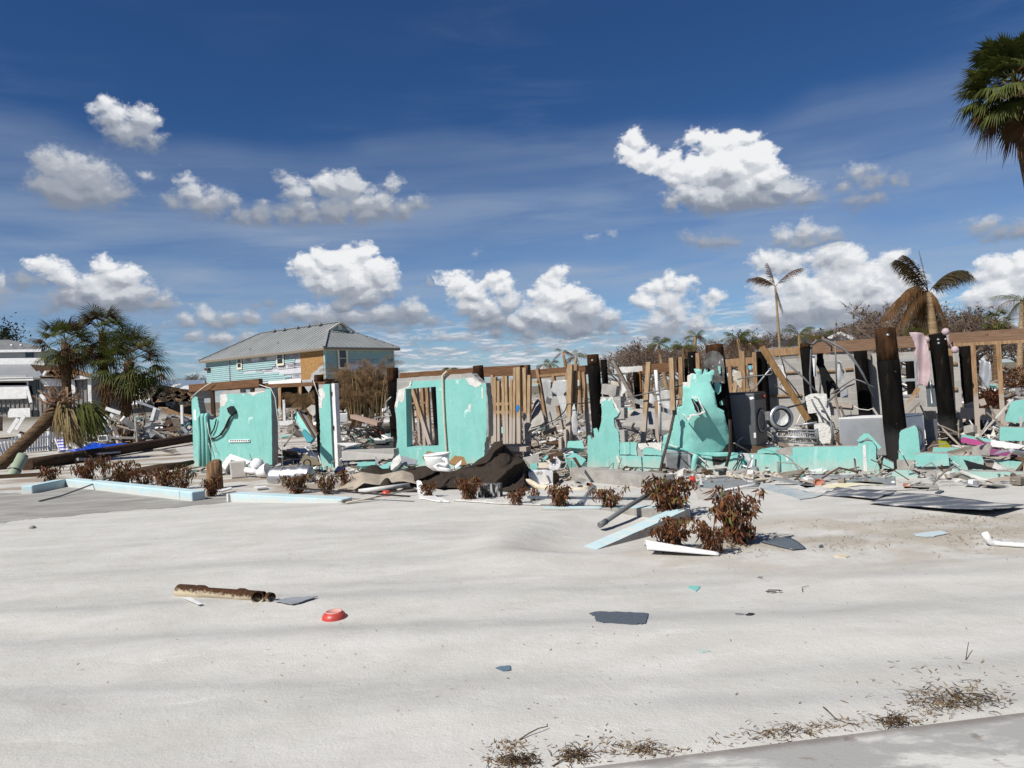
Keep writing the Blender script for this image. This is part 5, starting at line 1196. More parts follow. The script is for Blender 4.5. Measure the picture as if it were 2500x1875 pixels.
# dark front loading washer, door swung open
c = P(1848, 1088, 14.9); top = P(1843.5, 960, 14.9).z; H = top - c.z
sx, fx = boxbasis(c, R(-20))               # sx: along the visible left side (to the right end), fx: into depth
t = thing('washing_machine', 'dark grey front loading washing machine with its round door swung open', 'washing machine', Vector((c.x, c.y, max(0, c.z - .2))))
D_, W_ = .72, .62
side0 = c - sx * D_                        # far left corner of the side
fdir = Vector((math.cos(R(52)), math.sin(R(52)), 0)); up = Vector((0, 0, 1))
cen = c - sx * D_ / 2 + fdir * W_ / 2 + up * H / 2
part('body', MB().frame(cen, sx * D_ / 2, fdir * W_ / 2, up * H / 2), GREYM, t, bevel=.02)
part('pedestal', MB().frame(cen - up * (H / 2 + c.z / 2 + .01), sx * (D_ / 2 - .02), fdir * (W_ / 2 - .02), up * (c.z / 2)), GREYM, t)
part('top_panel', MB().frame(cen + up * (H / 2 + .012), sx * (D_ / 2 - .015), fdir * (W_ / 2 - .01), up * .012), BLACK, t)
fn = fdir.cross(up).normalized(); fn = fn if fn.dot(sx) > 0 else -fn
fc = c + fdir * W_ / 2 + up * H * .46
part('drum_opening', MB().lathe([(.0, -.25), (.19, -.25), (.20, 0), (.215, .012), (.245, .015), (.25, .002)], fc, fn, 32), BLACK, t)
part('drum_ring', MB().lathe([(.196, .0), (.20, .02), (.215, .022), (.22, .012)], fc, fn, 32), STEEL, t)
part('control_panel', MB().frame(c + fdir * W_ / 2 + up * (H - .075) + fn * .006, fdir * (W_ / 2 - .02), fn * .008, up * .06), BLACK, t)
part('control_knob', MB().lathe([(.03, 0), (.028, .03), (0, .03)], c + fdir * W_ * .75 + up * (H - .075) + fn * .014, fn, 14), RED, t)
part('side_sticker', slab([(1829,970),(1838,968),(1841,973),(1832,976)], -.0, .002, 0), WHITE, t)
part('warning_label', MB().frame(c - sx * .03 + up * .2 - Vector((0, .006, 0)), sx * .02, Vector((0, .002, 0)), up * .05), WHITE, t)
dc = P(1907, 1020, 14.35); dn = Vector((.12, -.98, .12)).normalized()
door = part('door', MB().lathe([(.155, -.03), (.16, .03), (.185, .045), (.225, .035), (.235, .0), (.22, -.04), (.155, -.04)], dc, dn, 40), STEEL, t)
part('door_seal', MB().lathe([(.145, .0), (.155, .034), (.175, .046), (.165, .02)], dc, dn, 40), BLACK, door)
part('door_glass', MB().lathe([(.150, .0), (.11, -.05), (.0, -.075)], dc, dn, 32), FILM, door)
part('hinge', MB().box(P(1876, 1015, 14.5), (.09, .10, .16)), GALV, t)
# white washer with a round opening, grey side
c = P(2203, 1112, 13.3); top = P(2197, 1018, 13.3).z; H = top - c.z
t = thing('washing_machine', 'white fronted washing machine with empty round opening behind the tallest piling', 'washing machine', Vector((c.x, c.y, 0)))
sx = Vector((math.cos(R(-14)), math.sin(R(-14)), 0)); fdir = Vector((math.cos(R(28)), math.sin(R(28)), 0)); D_, W_ = 1.0, .62
cen = c - sx * D_ / 2 + fdir * W_ / 2 + up * (H / 2)
part('body', MB().frame(cen, sx * D_ / 2, fdir * W_ / 2, up * H / 2), GREYL, t, bevel=.02)
part('top_panel', MB().frame(cen + up * (H / 2 + .012), sx * (D_ / 2 - .01), fdir * (W_ / 2), up * .014), WHITE, t)
fn = fdir.cross(up).normalized(); fn = fn if fn.y < 0 else -fn
part('front_panel', MB().frame(c + fdir * W_ / 2 + up * H / 2 + fn * .008, fdir * (W_ / 2 - .01), fn * .01, up * (H / 2 - .01)), WHITE, t, bevel=.006)
fc = c + fdir * W_ * .56 + up * H * .38 + fn * .018
part('drum_opening', MB().lathe([(.0, -.004), (.19, -.004), (.2, .0), (.205, .008)], fc, fn, 32), DARK, t)  # flat black disc paints the shade inside the drum
part('drum_ring', MB().lathe([(.19, .0), (.195, .02), (.225, .022), (.235, .0)], fc, fn, 32), STEEL, t)
for k in (.3, .62): part('control_knob', MB().lathe([(.035, 0), (.03, .03), (0, .03)], c + fdir * W_ * .10 + up * H * (1.05 - k) + fn * .018, fn, 12), BLACK, t)
frag('dark grey machine door panel leaning beside the white washer', r7((512,880),(626,872),(632,1105),(548,1125)), 1.6, .05, 85, GREYM, 'machine_side_plate', 'panel', 0)
frag('black machine shell standing behind the white washer', r7((508,812),(612,812),(614,880),(520,900)), 2.2, .3, 86, BLACK, 'machine_shell', 'panel', 0)
# wire rack / bed frame
t = thing('metal_rack', 'heap of grey metal tube racking behind the low wall', 'rack', W(1945, 1090, .6))
for k, (a, b) in enumerate((((300,1055),(720,1075)), ((300,1080),(720,1100)), ((320,1125),(730,1145)), ((315,1165),(720,1190)), ((510,1030),(720,1000)))):
    p, q = r6(a, b); part('rail', MB().tube([W(*p, .7 + .1 * (k % 2)), W(*q, .7)], .018, 8), GALV, t)
for a, b in (((715,1055),(735,1215)), ((310,1060),(330,1190)), ((840,980),(870,1200))):
    p, q = r6(a, b); part('post', MB().tube([W(*p, .65), W(*q, .65)], .022, 8), CABLE, t)
mb = MB()
for i in range(26): p, q = r6((320 + i * 15.5, 1068 + i * .8), (328 + i * 15.5, 1180)); mb.tube([W(*p, .72), W(*q, .72)], .005, 4)
part('wire_bars', mb, GALV, t)
# white wicker chair, upended
WICK = mat('white_wicker', (0.66, 0.65, 0.62), 0.8, 0.2, col2=(0.40, 0.385, 0.36), nscale=38, stretch=(0.5, 0.5, 1.6), nlo=0.5, nhi=0.62, bump=0.9, bscale=60)
t = thing('wicker_chair', 'upended white wicker chair with black tube frame', 'chair', W(1995, 1085, 1.0))
part('backrest', slab(r6((608,770),(665,742),(800,742),(832,880),(852,1000),(740,1000),(715,912),(640,920)), 1.3, .04, .6, 111), WICK, t)
part('seat', slab(r6((690,1010),(850,1010),(850,1090),(835,1200),(770,1200),(700,1110)), 1.1, .05, .6, 112), WICK, t)
for q in (((690,770),(730,790),(780,880),(835,985)), ((668,790),(700,860),(740,930),(830,1010)), ((735,560),(750,640),(742,740)), ((840,990),(855,1100),(885,1200))):
    part('frame_tube', MB().tube(WP(r6(*q), 1.05), .017, 8), CABLE, t)
# brown leaning metal frame in front
t = thing('leaning_frame', 'brown angular metal stand leaning against the torn wall', 'stand', W(1605, 1192, -.6))
def ft(*q, off=-.25, r=.028, nm='leg'): part(nm, MB().tube([W(a, b, off - .25 * i / max(1, len(q) - 1)) for i, (a, b) in enumerate(q)], r, 4, smooth=False), BRONZE, t)
ft((1647,1005),(1634,1065),(1618,1121),(1604,1192)); ft((1782,1025),(1783,1060),(1782,1104),(1769,1152)); ft((1617,1141),(1690,1154),(1765,1166), r=.022, nm='cross_bar')
part('foot_cap', MB().box(W(1764, 1158, -.5), (.12, .1, .09)), BLACK, t); part('top_cap', MB().box(W(1647, 1007, -.25), (.07, .07, .09)), BLACK, t); part('joint', MB().box(W(1620, 1138, -.4), (.07, .06, .10)), BRONZE, t)

# --- hanging cloths, film, cables
def cloth(name, label, pix, off, m, cat='cloth', fold=.05, seed=1, step=6):
    r9 = random.Random(seed); k = r9.uniform(5, 9)
    return whole(name, torn_panel(pix, off, lambda x, y: WN * (fold * math.sin(x / k + .05 * y * math.sin(seed)) + fold * .6 * mnoise.noise(Vector((x / 20, y / 40, seed)))), step, seed), m, label, cat, solid=.006)
pk = r7((395,170),(510,175),(552,290),(576,480),(545,612),(500,598),(462,606),(472,480),(440,330),(452,300),(425,240))
cloth('pink_cloth', 'long pale pink cloth hanging over the tan beam', pk, 3.3, PINKC, 'cloth', .06, 3, 5)
cloth('pink_cloth', 'short end of pale pink cloth right of the bolted piling', r7((668,168),(716,160),(726,250),(760,300),(790,318),(742,298),(705,232)), 3.95, PINKC, 'cloth', .03, 4, 4)
for k, (a, b) in enumerate(((692,166),(768,312),(534,232))):
    p = r7((a, b))[0]; whole('pink_pompom', MB().lathe([(0, -.075), (.05, -.06), (.078, 0), (.05, .06), (0, .075)], W(*p, 3.5), n=14), PINKC, ['pink pompom on top of the tan beam', 'pink pompom hanging right of the bolted piling', 'pink pompom at the left of the bolted piling'][k], 'pompom')
cloth('black_cloth', 'torn black cloth hanging before the grey block wall', r6((722,378),(770,380),(782,480),(842,590),(912,690),(942,772),(900,776),(868,692),(846,700),(832,792),(790,772),(752,640),(735,520),(712,480)), 4.5, BLACKC, 'cloth', .04, 5, 5)
cloth('plastic_film', 'clear torn plastic film hanging from the leaning stud frame', r4((625,290),(720,280),(880,278),(900,330),(790,380),(740,420),(760,470),(800,560),(790,640),(740,620),(690,560),(650,430),(595,395)), 1.95, FILM, 'plastic film', .05, 6, 5)
cloth('grey_rag', 'grey rag hanging from the stud beside the scorched piling', r4((820,560),(840,520),(870,600),(880,720),(862,850),(830,840),(815,700)), 1.45, WHITEC, 'rag', .04, 7, 5)
cloth('white_cloth', 'white cloth hanging behind the jagged wall and diagonal pole', r4((1305,240),(1345,225),(1380,300),(1388,400),(1340,420),(1310,470)), 3.2, WHITEC, 'cloth', .05, 8, 5)
cloth('plastic_strip', 'grey torn plastic strip hanging in the bundled studs', r4((50,270),(100,265),(110,330),(95,420),(70,410),(45,350)), 2.3, FILM, 'plastic strip', .04, 9, 5)
whole('blue_rag', slab(r4((252,540),(268,532),(282,565),(262,608),(250,600)), 1.55, .03, .5, 120), mat('bright_blue_rag', (0.02, 0.20, 0.55), 0.8), 'small bright blue rag caught on a bundled stud', 'rag')
whole('blue_rag', slab(r6((95,490),(125,485),(132,520),(108,530)), 3.8, .05, .5, 121), mat('sky_blue_rag', (0.15, 0.42, 0.55), 0.8), 'light blue rag caught before the stud frame left of washer', 'rag')
whole('metal_door_plate', slab(r7((530,575),(570,565),(590,600),(740,560),(742,770),(545,775)), 5.0, .03, .5, 122), mat('dull_window', (0.10, 0.12, 0.13), 0.2, 0.5), 'dark window sash leaning behind the bolted piling', 'window sash')
whole('perforated_strip', slab(r7((564,562),(580,558),(596,742),(576,746)), 3.9, .02, .2, 123), WHITE, 'white perforated metal strip left of the bolted piling', 'metal strip')
whole('white_batten', slab(r6((672,395),(695,395),(708,585),(690,588)), 3.9, .03, .2, 124), WHITE, 'white perforated batten on the cable draped piling', 'batten')
CB = [
 ('grey cable looping down beside the white batten', ((715,255),(668,310),(655,560),(660,690),(690,900)), 3.7, .022, CABLE),
 ('thick grey conduit arching from the beam to the tallest piling', ((760,245),(900,310),(1030,400),(1130,560),(1230,780)), 3.0, .020, CABLE),
 ('second grey conduit arching beside the first one', ((790,250),(960,340),(1090,500),(1225,740)), 2.9, .018, CABLE),
 ('thin grey conduit hanging straight down from the beam', ((880,262),(888,480),(896,692)), 3.6, .016, CABLE),
 ('grey conduit sloping from left to the cable draped piling', ((400,418),(520,530),(600,600),(722,735)), 3.2, .022, CABLE),
 ('thin wire crossing from the washer to the long timber', ((0,612),(140,585),(300,570),(330,545),(280,518)), 2.8, .015, CABLE),
 ('straight grey conduit leaning behind the dark washer', ((130,732),(220,610),(322,490)), 3.2, .018, GALV),
 ('grey conduit bending up behind the wicker chair', ((810,822),(900,740),(985,680),(1060,650)), 3.2, .018, CABLE),
 ('curved grey conduit before the right block wall', ((845,745),(1000,640),(1050,610),(1120,630),(1225,682)), 3.1, .018, CABLE),
 ('black cable drooping behind the long leaning timber', ((390,400),(420,500),(440,600),(520,700),(582,800)), 3.5, .014, BLACK),
 ('black cable running along the block wall foot', ((325,660),(400,705),(470,762),(560,830)), 3.3, .016, BLACK),
 ('black conduit over the top of the wicker chair', ((440,870),(560,840),(700,800)), 1.5, .020, BLACK),
 ('pale wire looping low before the block wall', ((1040,850),(1100,880),(1180,890),(1230,870)), 3.5, .010, CABLEW),
 ('grey cable bunched over the cable draped piling', ((600,275),(680,300),(760,250),(850,320),(850,360)), 3.6, .020, BLACK),
]
for lab, q, off, r, m in CB: wire(lab, r6(*q), off, r, m)
wire('long dark wire strung before the leaning pale studs', r5((60,640),(250,600),(480,548),(690,498)), 1.0, .014, CABLE)
wire('second dark wire below the strung one', r5((430,660),(560,648),(690,640)), 1.0, .012, CABLE)
wire('grey rod curving up from the floor to leaning studs', r4((310,940),(330,890),(450,800),(600,715),(760,650)), 1.3, .016, GALV)
wire('black cable hooked on the tall pale stud', r4((400,770),(640,690),(740,600),(770,525),(940,515)), 1.25, .013, BLACK)
wire('grey conduit lying across the rubble beyond jagged wall', r5((50,925),(180,960),(290,995),(420,990)), 1.5, .016, CABLE)
wire('white wire dangling from the left panel top to the steel tank', r2((710,595),(800,625),(835,700),(850,830),(875,960),(890,1100),(895,1270)), -.05, .010, CABLEW)
wire('thin white wire over the split beam end', r2((150,705),(210,650),(270,605),(330,572)), -.02, .012, CABLEW)
wire('white wire down to the turquoise door strip', r2((1145,560),(1165,620),(1185,680)), -.05, .010, CABLEW)
wire('grey wire bent out from the piling by the window panel', r4b((1865,410),(1800,470),(1780,540),(1840,600),(1870,680),(1700,700)), -.05, .014, GALV)
whole('junction_box', MB().frame(W(*r6((962,742))[0], 3.4), WT * .07, WN * .05, Vector((0, 0, .08))), GALV, 'small grey junction box hanging on a conduit end', 'junction box')

# --- things lying before the front wall
t = thing('toilet', 'white toilet tipped over before the left wall panel', 'toilet', GG(612, 1176))
TD = 17.6
part('tank', MB().frame(P(582, 1146, TD), Vector((.165, .05, 0)), Vector((-.03, .10, 0)), Vector((-.01, 0, .19))), mat('grimy_ceramic', (0.58, 0.55, 0.50), 0.3, 0.5, col2=(0.50, 0.47, 0.42), nscale=3), t, bevel=.03)
part('outlet_pipe', MB().tube([P(600, 1147, TD - .1), P(632, 1154, TD - .2)], .065, 16), CERAMIC, t)
part('bowl', MB().lathe([(0, -.02), (.075, -.02), (.10, .03), (.13, .10), (.16, .20), (.165, .26), (.15, .27), (.12, .2), (0, .12)], P(631, 1156, TD - .25), Vector((.92, -.25, .28)), 24), CERAMIC, t)
part('bowl_back', MB().lathe([(0, -.16), (.09, -.13), (.15, -.05), (.155, .03), (.10, .12), (0, .15)], P(628, 1134, TD), Vector((.3, 0, 1)), 24), CERAMIC, t)
t = thing('toilet', 'broken white toilet bowl lying on its back before the window panel', 'toilet', GG(1070, 1165))
TD = 16.3; vs = []; n = 22
prof = [(1036,1114,1096,1108,.20), (1038,1122,1096,1115,.21), (1041,1134,1094,1126,.19), (1047,1143,1096,1137,.15), (1056,1149,1102,1148,.11)]
mb = MB()
for (x0, y0, x1, y1, dp) in prof:
    a, b = P(x0, y0, TD), P(x1, y1, TD); m_ = (a + b) / 2; h = (b - a) / 2
    vs += [m_ + h * math.cos(6.2832 * i / n) + Vector((0, dp * math.sin(6.2832 * i / n), 0)) for i in range(n)]
mb.add(vs, [(k * n + i, k * n + (i + 1) % n, (k + 1) * n + (i + 1) % n, (k + 1) * n + i) for k in range(4) for i in range(n)] + [tuple(range(4 * n, 5 * n))], 0, True)
part('bowl', mb, CERAMIC, t, solid=.025)
part('rim', MB().tube([(P(1036,1112,TD)+P(1097,1106,TD))/2 + (P(1097,1106,TD)-P(1036,1112,TD))/2*math.cos(.3*i) + Vector((0,.21*math.sin(.3*i),0)) for i in range(22)], .022, 8), CERAMIC, t)
part('trap_pipe', MB().tube([P(*q, TD - .16) for q in r3((1160,1075),(1195,1085),(1218,1120),(1190,1150),(1120,1125),(1090,1150),(1130,1185),(1190,1190),(1255,1205))], [.03, .045, .05, .05, .045, .05, .055, .055, .05], 14), CERAMIC, t)
# steel tank
a, b = P(662, 1166, 16.2), P(762, 1158, 16.0); mb = MB(); d = (b - a)
prf = [(.02, -.04), (.15, -.02), (.2, .04)] + [(.2 + .03 * mnoise.noise(Vector((i * 1.7, 2, 0))), d.length * (.06 + .88 * i / 12)) for i in range(13)] + [(.19, d.length - .03), (.13, d.length + .02), (.02, d.length + .03)]
mb.lathe(prf, a, d.normalized(), 28)
for v in mb.v: v += Vector((0, 0, -.06 * max(0, mnoise.noise(v * 2.6)) - .03 * mnoise.noise(v * 6)))
t = thing('steel_tank', 'dented shiny steel tank lying behind a wilted shrub', 'tank', Vector(((a.x + b.x) / 2, a.y, 0)))
part('tank_shell', mb, STEEL, t); part('valve', MB().tube([P(727, 1150, 16), P(727, 1143, 16)], .03, 10), STEEL, t); part('seam_band', MB().lathe([(.207, 0), (.213, .01), (.207, .03)], a + d * .3, d.normalized(), 28), GALV, t)
# stump
p = GG(526, 1194); hh = 74 / (F / p.y); mb = MB(); n = 16
ring = lambda z, r, ragged: [p + Vector((r * math.cos(6.2832 * i / n) * (1 + .06 * math.sin(i * 3)), r * math.sin(6.2832 * i / n), z + (ragged * abs(mnoise.noise(Vector((i * 1.3, 0, 4)))) if ragged else 0))) for i in range(n)]
vs = ring(-.05, .155, 0) + ring(hh * .5, .148, 0) + ring(hh * .82, .145, .10) + ring(hh * .84, .10, .16)
mb.add(vs, [(k * n + i, k * n + (i + 1) % n, (k + 1) * n + (i + 1) % n, (k + 1) * n + i) for k in range(3) for i in range(n)] + [tuple(range(3 * n, 4 * n))], 0, True)
whole('tree_stump', mb, mat('split_stump', (0.30, 0.17, 0.09), 0.95, 0.1, col2=(0.13, 0.085, 0.055), nscale=5, stretch=(4, 4, 0.5), bump=0.9, bscale=14, bdist=0.04, nlo=0.4, nhi=0.58), 'splintered tree stump standing before the left wall panel', 'tree stump')
# carpet
def rail(pts):
    pts = sorted(pts)
    def f(x):
        for (x0, y0), (x1, y1) in zip(pts, pts[1:]):
            if x <= x1: return y0 + (y1 - y0) * max(0, min(1, (x - x0) / (x1 - x0)))
        return pts[-1][1]
    return f
tp = rail(r3((770,1200),(860,1170),(990,1152),(1050,1200),(1240,1215),(1450,1150),(1600,1040),(1690,912),(1740,905),(1780,930),(1900,1045),(1990,1100),(2055,1195),(2062,1210)))
bt = rail(r3((770,1300),(905,1345),(1100,1370),(1300,1372),(1550,1392),(1800,1405),(1990,1392),(2040,1310),(2062,1240)))
X0, X1 = 800 + .2411 * 775, 800 + .2411 * 2060
def carp(u, v):
    x = X0 + (X1 - X0) * u; yb, yt = bt(x), tp(x); vv = min(v, .75) / .75
    y = yb + (yt - yb) * vv; dB = G(x, yb + 4).y
    rid = lambda k, q1, q2, sd: 1 - abs(mnoise.noise(Vector((x / q1 + y / q2, y / q1 - x / (q2 * 2.2), sd)))) * k
    d = dB + .80 * vv ** 1.1 - .24 * max(0, rid(2.2, 95, 55, 1)) ** 3 - .05 * max(0, rid(2.4, 40, 30, 6)) ** 4 + .14 * mnoise.noise(Vector((x / 46, y / 40, 9)))
    q = P(x + 4 * mnoise.noise(Vector((x / 20, v * 3, 2))), y, d)
    if v > .75:
        f = (v - .75) / .25; q = q + Vector((0, .45 * f, -q.z * f * .98))
    return q
whole('carpet', MB().grid(carp, 130, 60), CARPET, 'dark brown crumpled carpet heaped before the ruin', 'carpet', solid=.015)
tp2 = rail(r3((100,1390),(240,1240),(340,1214),(540,1242),(660,1218),(760,1196),(860,1225),(905,1250),(918,1330)))
bt2 = rail(r3((100,1395),(270,1392),(370,1322),(520,1345),(640,1325),(750,1302),(860,1322),(918,1338)))
def carp2(u, v):
    x = 824 + 197 * u; y = bt2(x) + (tp2(x) - bt2(x)) * v; d = 14.1 + 1.0 * v + .10 * mnoise.noise(Vector((x / 30, y / 20, 3)))
    return P(x, y, d)
whole('carpet_backing', MB().grid(carp2, 44, 12), BACKING, 'turned up beige carpet backing beside the brown carpet', 'carpet', solid=.015)
tp3 = rail(r3((320,1225),(440,1143),(490,1150),(560,1185),(640,1192),(660,1215)))
def carp3(u, v):
    x = 878 + 80 * u; y = 1160 + (tp3(x) - 1160) * v; return P(x, y, 15.6 + .6 * v + .06 * mnoise.noise(Vector((x / 12, y / 12, 0))))
whole('carpet_corner', MB().grid(carp3, 20, 8), CARPET, 'dark carpet corner poking up behind the beige backing', 'carpet', solid=.015)
def carp4(u, v):
    x = 866 + 165 * u; y = 1200 - 16 * v * (1 - abs(2 * u - 1)) * (1.2 + math.sin(u * 17)); return P(x, y, 13.75 + .3 * v)
whole('carpet_edge', MB().grid(carp4, 40, 5), CARPET, 'dark carpet edge curling below the beige backing', 'carpet', solid=.012)
# concrete lintel lying before the wall
t = thing('concrete_lintel', 'long grey concrete lintel lying before the jagged wall', 'lintel', GG(1500, 1190))
a, b = GG(1392, 1170), GG(1620, 1196); d = (b - a).normalized(); n_ = Vector((-d.y, d.x, 0)); hb = .21
mb = MB()
fr = [a + up * 0.02]
pts = []
for i in range(25):
    q = a.lerp(b, i / 24); pts.append(q)
vs = []
for i, q in enumerate(pts):
    e = .012 * mnoise.noise(q * 6)
    vs += [q + up * .0, q + up * (hb + e), q + up * (hb + .01 + .01 * mnoise.noise(q * 9)) + n_ * .26, q + n_ * .26]
mb.add(vs, [(4 * i + j, 4 * i + (j + 1) % 4, 4 * i + 4 + (j + 1) % 4, 4 * i + 4 + j) for i in range(24) for j in range(4)] + [(0, 1, 2, 3), (96, 97, 98, 99)])
part('lintel_body', mb, CONC, t)
for q in ((1522,1142),(1536,1146)): part('rebar', MB().tube([P(q[0], q[1] + 6, 13.2), P(q[0] + 2, q[1], 13.2), P(q[0] + 9, q[1] - 3, 13.1)], .016, 6), RUST, t)
# loose pieces between carpet and lintel  (region r6b)
def loose(name, label, cat, pix, d, th, m, tilt=0.5, seed=1, amp=.6):
    q = jag(r6b(*pix), amp, 4, seed); y1 = max(b for a, b in q); y0 = min(b for a, b in q)
    pts = [P(a, b, d + tilt * (y1 - b) / max(1, y1 - y0)) for a, b in q]
    return whole(name, MB().prism(pts, Vector((0, .7, -.7)).normalized() * th), m, label, cat)
t = thing('white_column_piece', 'white painted broken concrete column piece with dark open end', 'concrete piece', GG(1330, 1192))
part('white_face', MB().prism([P(*q, 13.6) for q in jag(r6b((580,790),(620,775),(750,762),(900,752),(1080,772),(1085,1045),(900,1040),(760,1030),(752,985),(596,940)), .5, 4, 131)], (0, .3, 0)), mat('chipped_white', (0.66, 0.66, 0.66), 0.8, 0.2, speck=(0.30, 0.29, 0.28), sscale=9, slo=0.60, shi=0.64), t)
part('broken_end', MB().prism([P(*q, dd) for q, dd in zip(r6b((1080,790),(1150,778),(1225,870),(1205,900),(1200,1045),(1088,1040)), (13.55,13.8,13.9,13.85,13.8,13.5))], (0, .25, 0)), CARDD, t)
part('pipe_strap', MB().bar(P(*r6b((900,760))[0], 13.55), P(*r6b((905,1040))[0], 13.55), .03, .02), CREAM, t)
loose('grey_slab', 'flat grey concrete slab piece right of the brown carpet', 'concrete piece', ((470,470),(790,400),(802,575),(690,600),(600,600)), 14.8, .1, CONC, .5, 132)
loose('wall_fragment', 'upright turquoise corner piece beside the brown carpet', 'wall fragment', ((606,602),(690,590),(762,575),(772,772),(640,776)), 14.2, .08, TEALS, .05, 133)
loose('wall_fragment', 'small bright turquoise strip on the rubble pile', 'wall fragment', ((832,532),(940,428),(988,430),(985,455),(885,548)), 15.2, .05, TEALS, .6, 134)
loose('drywall_piece', 'cream drywall piece behind the white column', 'drywall', ((782,578),(1030,570),(1000,650),(950,690),(860,715),(800,700)), 14.4, .04, CREAM, .3, 135)
loose('cardboard', 'dark brown board lying flat in the rubble', 'board', ((900,372),(1040,340),(1180,312),(1310,412),(1200,452),(950,440)), 16.0, .03, CARDD, 1.2, 136)
loose('cardboard', 'brown board wedged below the leaning stud frame', 'board', ((830,185),(1050,140),(1200,100),(1300,60),(1310,120),(1180,200)), 17.4, .03, CARDD, .8, 137)
loose('wall_fragment', 'upright turquoise wall square behind the rubble', 'wall fragment', ((1380,140),(1520,135),(1672,130),(1690,200),(1712,290),(1540,280),(1360,270)), 16.4, .12, TEALS, .15, 138)
loose('wall_fragment', 'large tilted turquoise slab beside the jagged wall stub', 'wall fragment', ((1350,470),(1490,375),(1530,385),(1620,432),(1750,512),(1690,580),(1640,655),(1600,650)), 14.2, .3, [TEALS], .9, 139)
loose('wall_fragment', 'pale flat turquoise slab behind the tilted one', 'wall fragment', ((1280,385),(1400,345),(1480,340),(1500,370),(1400,420),(1330,425)), 15.8, .08, PALEBLUE, .6, 140)
cl = r6b((1000,570),(1090,520),(1190,500),(1240,560),(1295,610),(1240,690),(1190,745),(1060,755),(968,748))
cq = [(a, b) for a, b in cl]
def crump(x, y): return Vector((0, .35 * (1168 - y) / 30 - .12 * abs(mnoise.noise(Vector((x / 5, y / 5, 2)))) - .05 * mnoise.noise(Vector((x / 2.5, y / 2.5, 4))), 0))
def cloth_at(pix, d, step=2.2, seed=3):
    q = jag(pix, .5, 3, seed); n = len(q); pts = [Vector(a) for a in q]; y = min(a[1] for a in q)
    while y < max(a[1] for a in q):
        x = min(a[0] for a in q)
        while x < max(a[0] for a in q): pts.append(Vector((x + random.uniform(-.5, .5), y + random.uniform(-.5, .5)))); x += step
        y += step
    vs, es, fs, *_ = delaunay_2d_cdt(pts, [(i, (i + 1) % n) for i in range(n)], [list(range(n))], 1, 1e-4)
    return MB().add([P(a.x, a.y, d) + crump(a.x, a.y) for a in vs], [tuple(f) for f in fs], 0, True)
whole('white_sheet', cloth_at(cl, 14.2), WHITEC, 'crumpled white sheet on the rubble beside the tilted turquoise slab', 'cloth', solid=.01)
whole('rusty_strap', MB().bar(P(*r6b((1510,480))[0], 13.7), P(*r6b((1625,665))[0], 13.4), .05, .02), RUST, 'rusty flat strap leaning on the tilted turquoise slab', 'strap')
whole('rusty_strap', MB().bar(P(*r6b((1050,410))[0], 14.6), P(*r6b((1050,560))[0], 14.5), .06, .03), RUST, 'short rusty upright strap above the white sheet', 'strap')
t = thing('cinder_block', 'hollow grey cinder block under the lintel end', 'block', GG(1418, 1190))
o_ = r6b((1530,925),(1640,912),(1762,940),(1755,1062),(1640,1030),(1532,1005)); h_ = r6b((1552,955),(1640,975),(1645,1005),(1555,985))
part('block_body', MB().prism([P(*q, 13.0) for q in o_], (0, .2, 0), [[P(*q, 13.0) for q in h_]]), CONC, t); part('void_shade', MB().prism([P(*q, 13.15) for q in h_], (0, .01, 0)), DARK, t)  # black sheet paints the shade in the block's hollow
loose('terracotta_shard', 'rust red tile shards beside the cinder block', 'tile shard', ((1740,1045),(1765,980),(1850,990),(1922,1030),(1910,1052)), 13.0, .03, mat('rust_tile', (0.20, 0.07, 0.035), 0.8), .2, 141)
whole('drain_pipe', MB().tube([P(*q, d) for q, d in zip(r6b((515,965),(595,962),(690,1010),(770,1065),(900,1085),(1150,1105),(1440,1128),(1700,1135),(1840,1112)), (13.3,13.3,13.2,13.1,13.0,12.9,12.85,12.8,12.8))], .05, 14), CREAM, 'long cream plastic drain pipe lying along the kerb bed', 'pipe')
whole('metal_tube', MB().tube([P(*r6b((1905,1095))[0], 12.9), P(*r6b((1770,1270))[0], 12.4), P(*r6b((1615,1460))[0], 11.9)], .055, 14), GALV, 'thick grey metal tube slanting down to the kerb', 'tube')
whole('thin_pipe', MB().tube([P(*q, 12.9) for q in r6b((1700,1060),(1850,1085),(2000,1110),(2157,1130))], .022, 8), CREAM, 'thin cream pipe lying below the concrete lintel', 'pipe')
whole('soot_blocks', MB().box(GG(1197, 1214) + Vector((0, .1, .10)), (.36, .2, .2), rz=-.2), mat('sooty_block', (0.03, 0.03, 0.03), 0.9, 0.1, col2=(0.42, 0.41, 0.40), nscale=9, stretch=(3, 3, .6), nlo=.5, nhi=.62), 'soot streaked block below the brown carpet edge', 'block', bevel=.01)
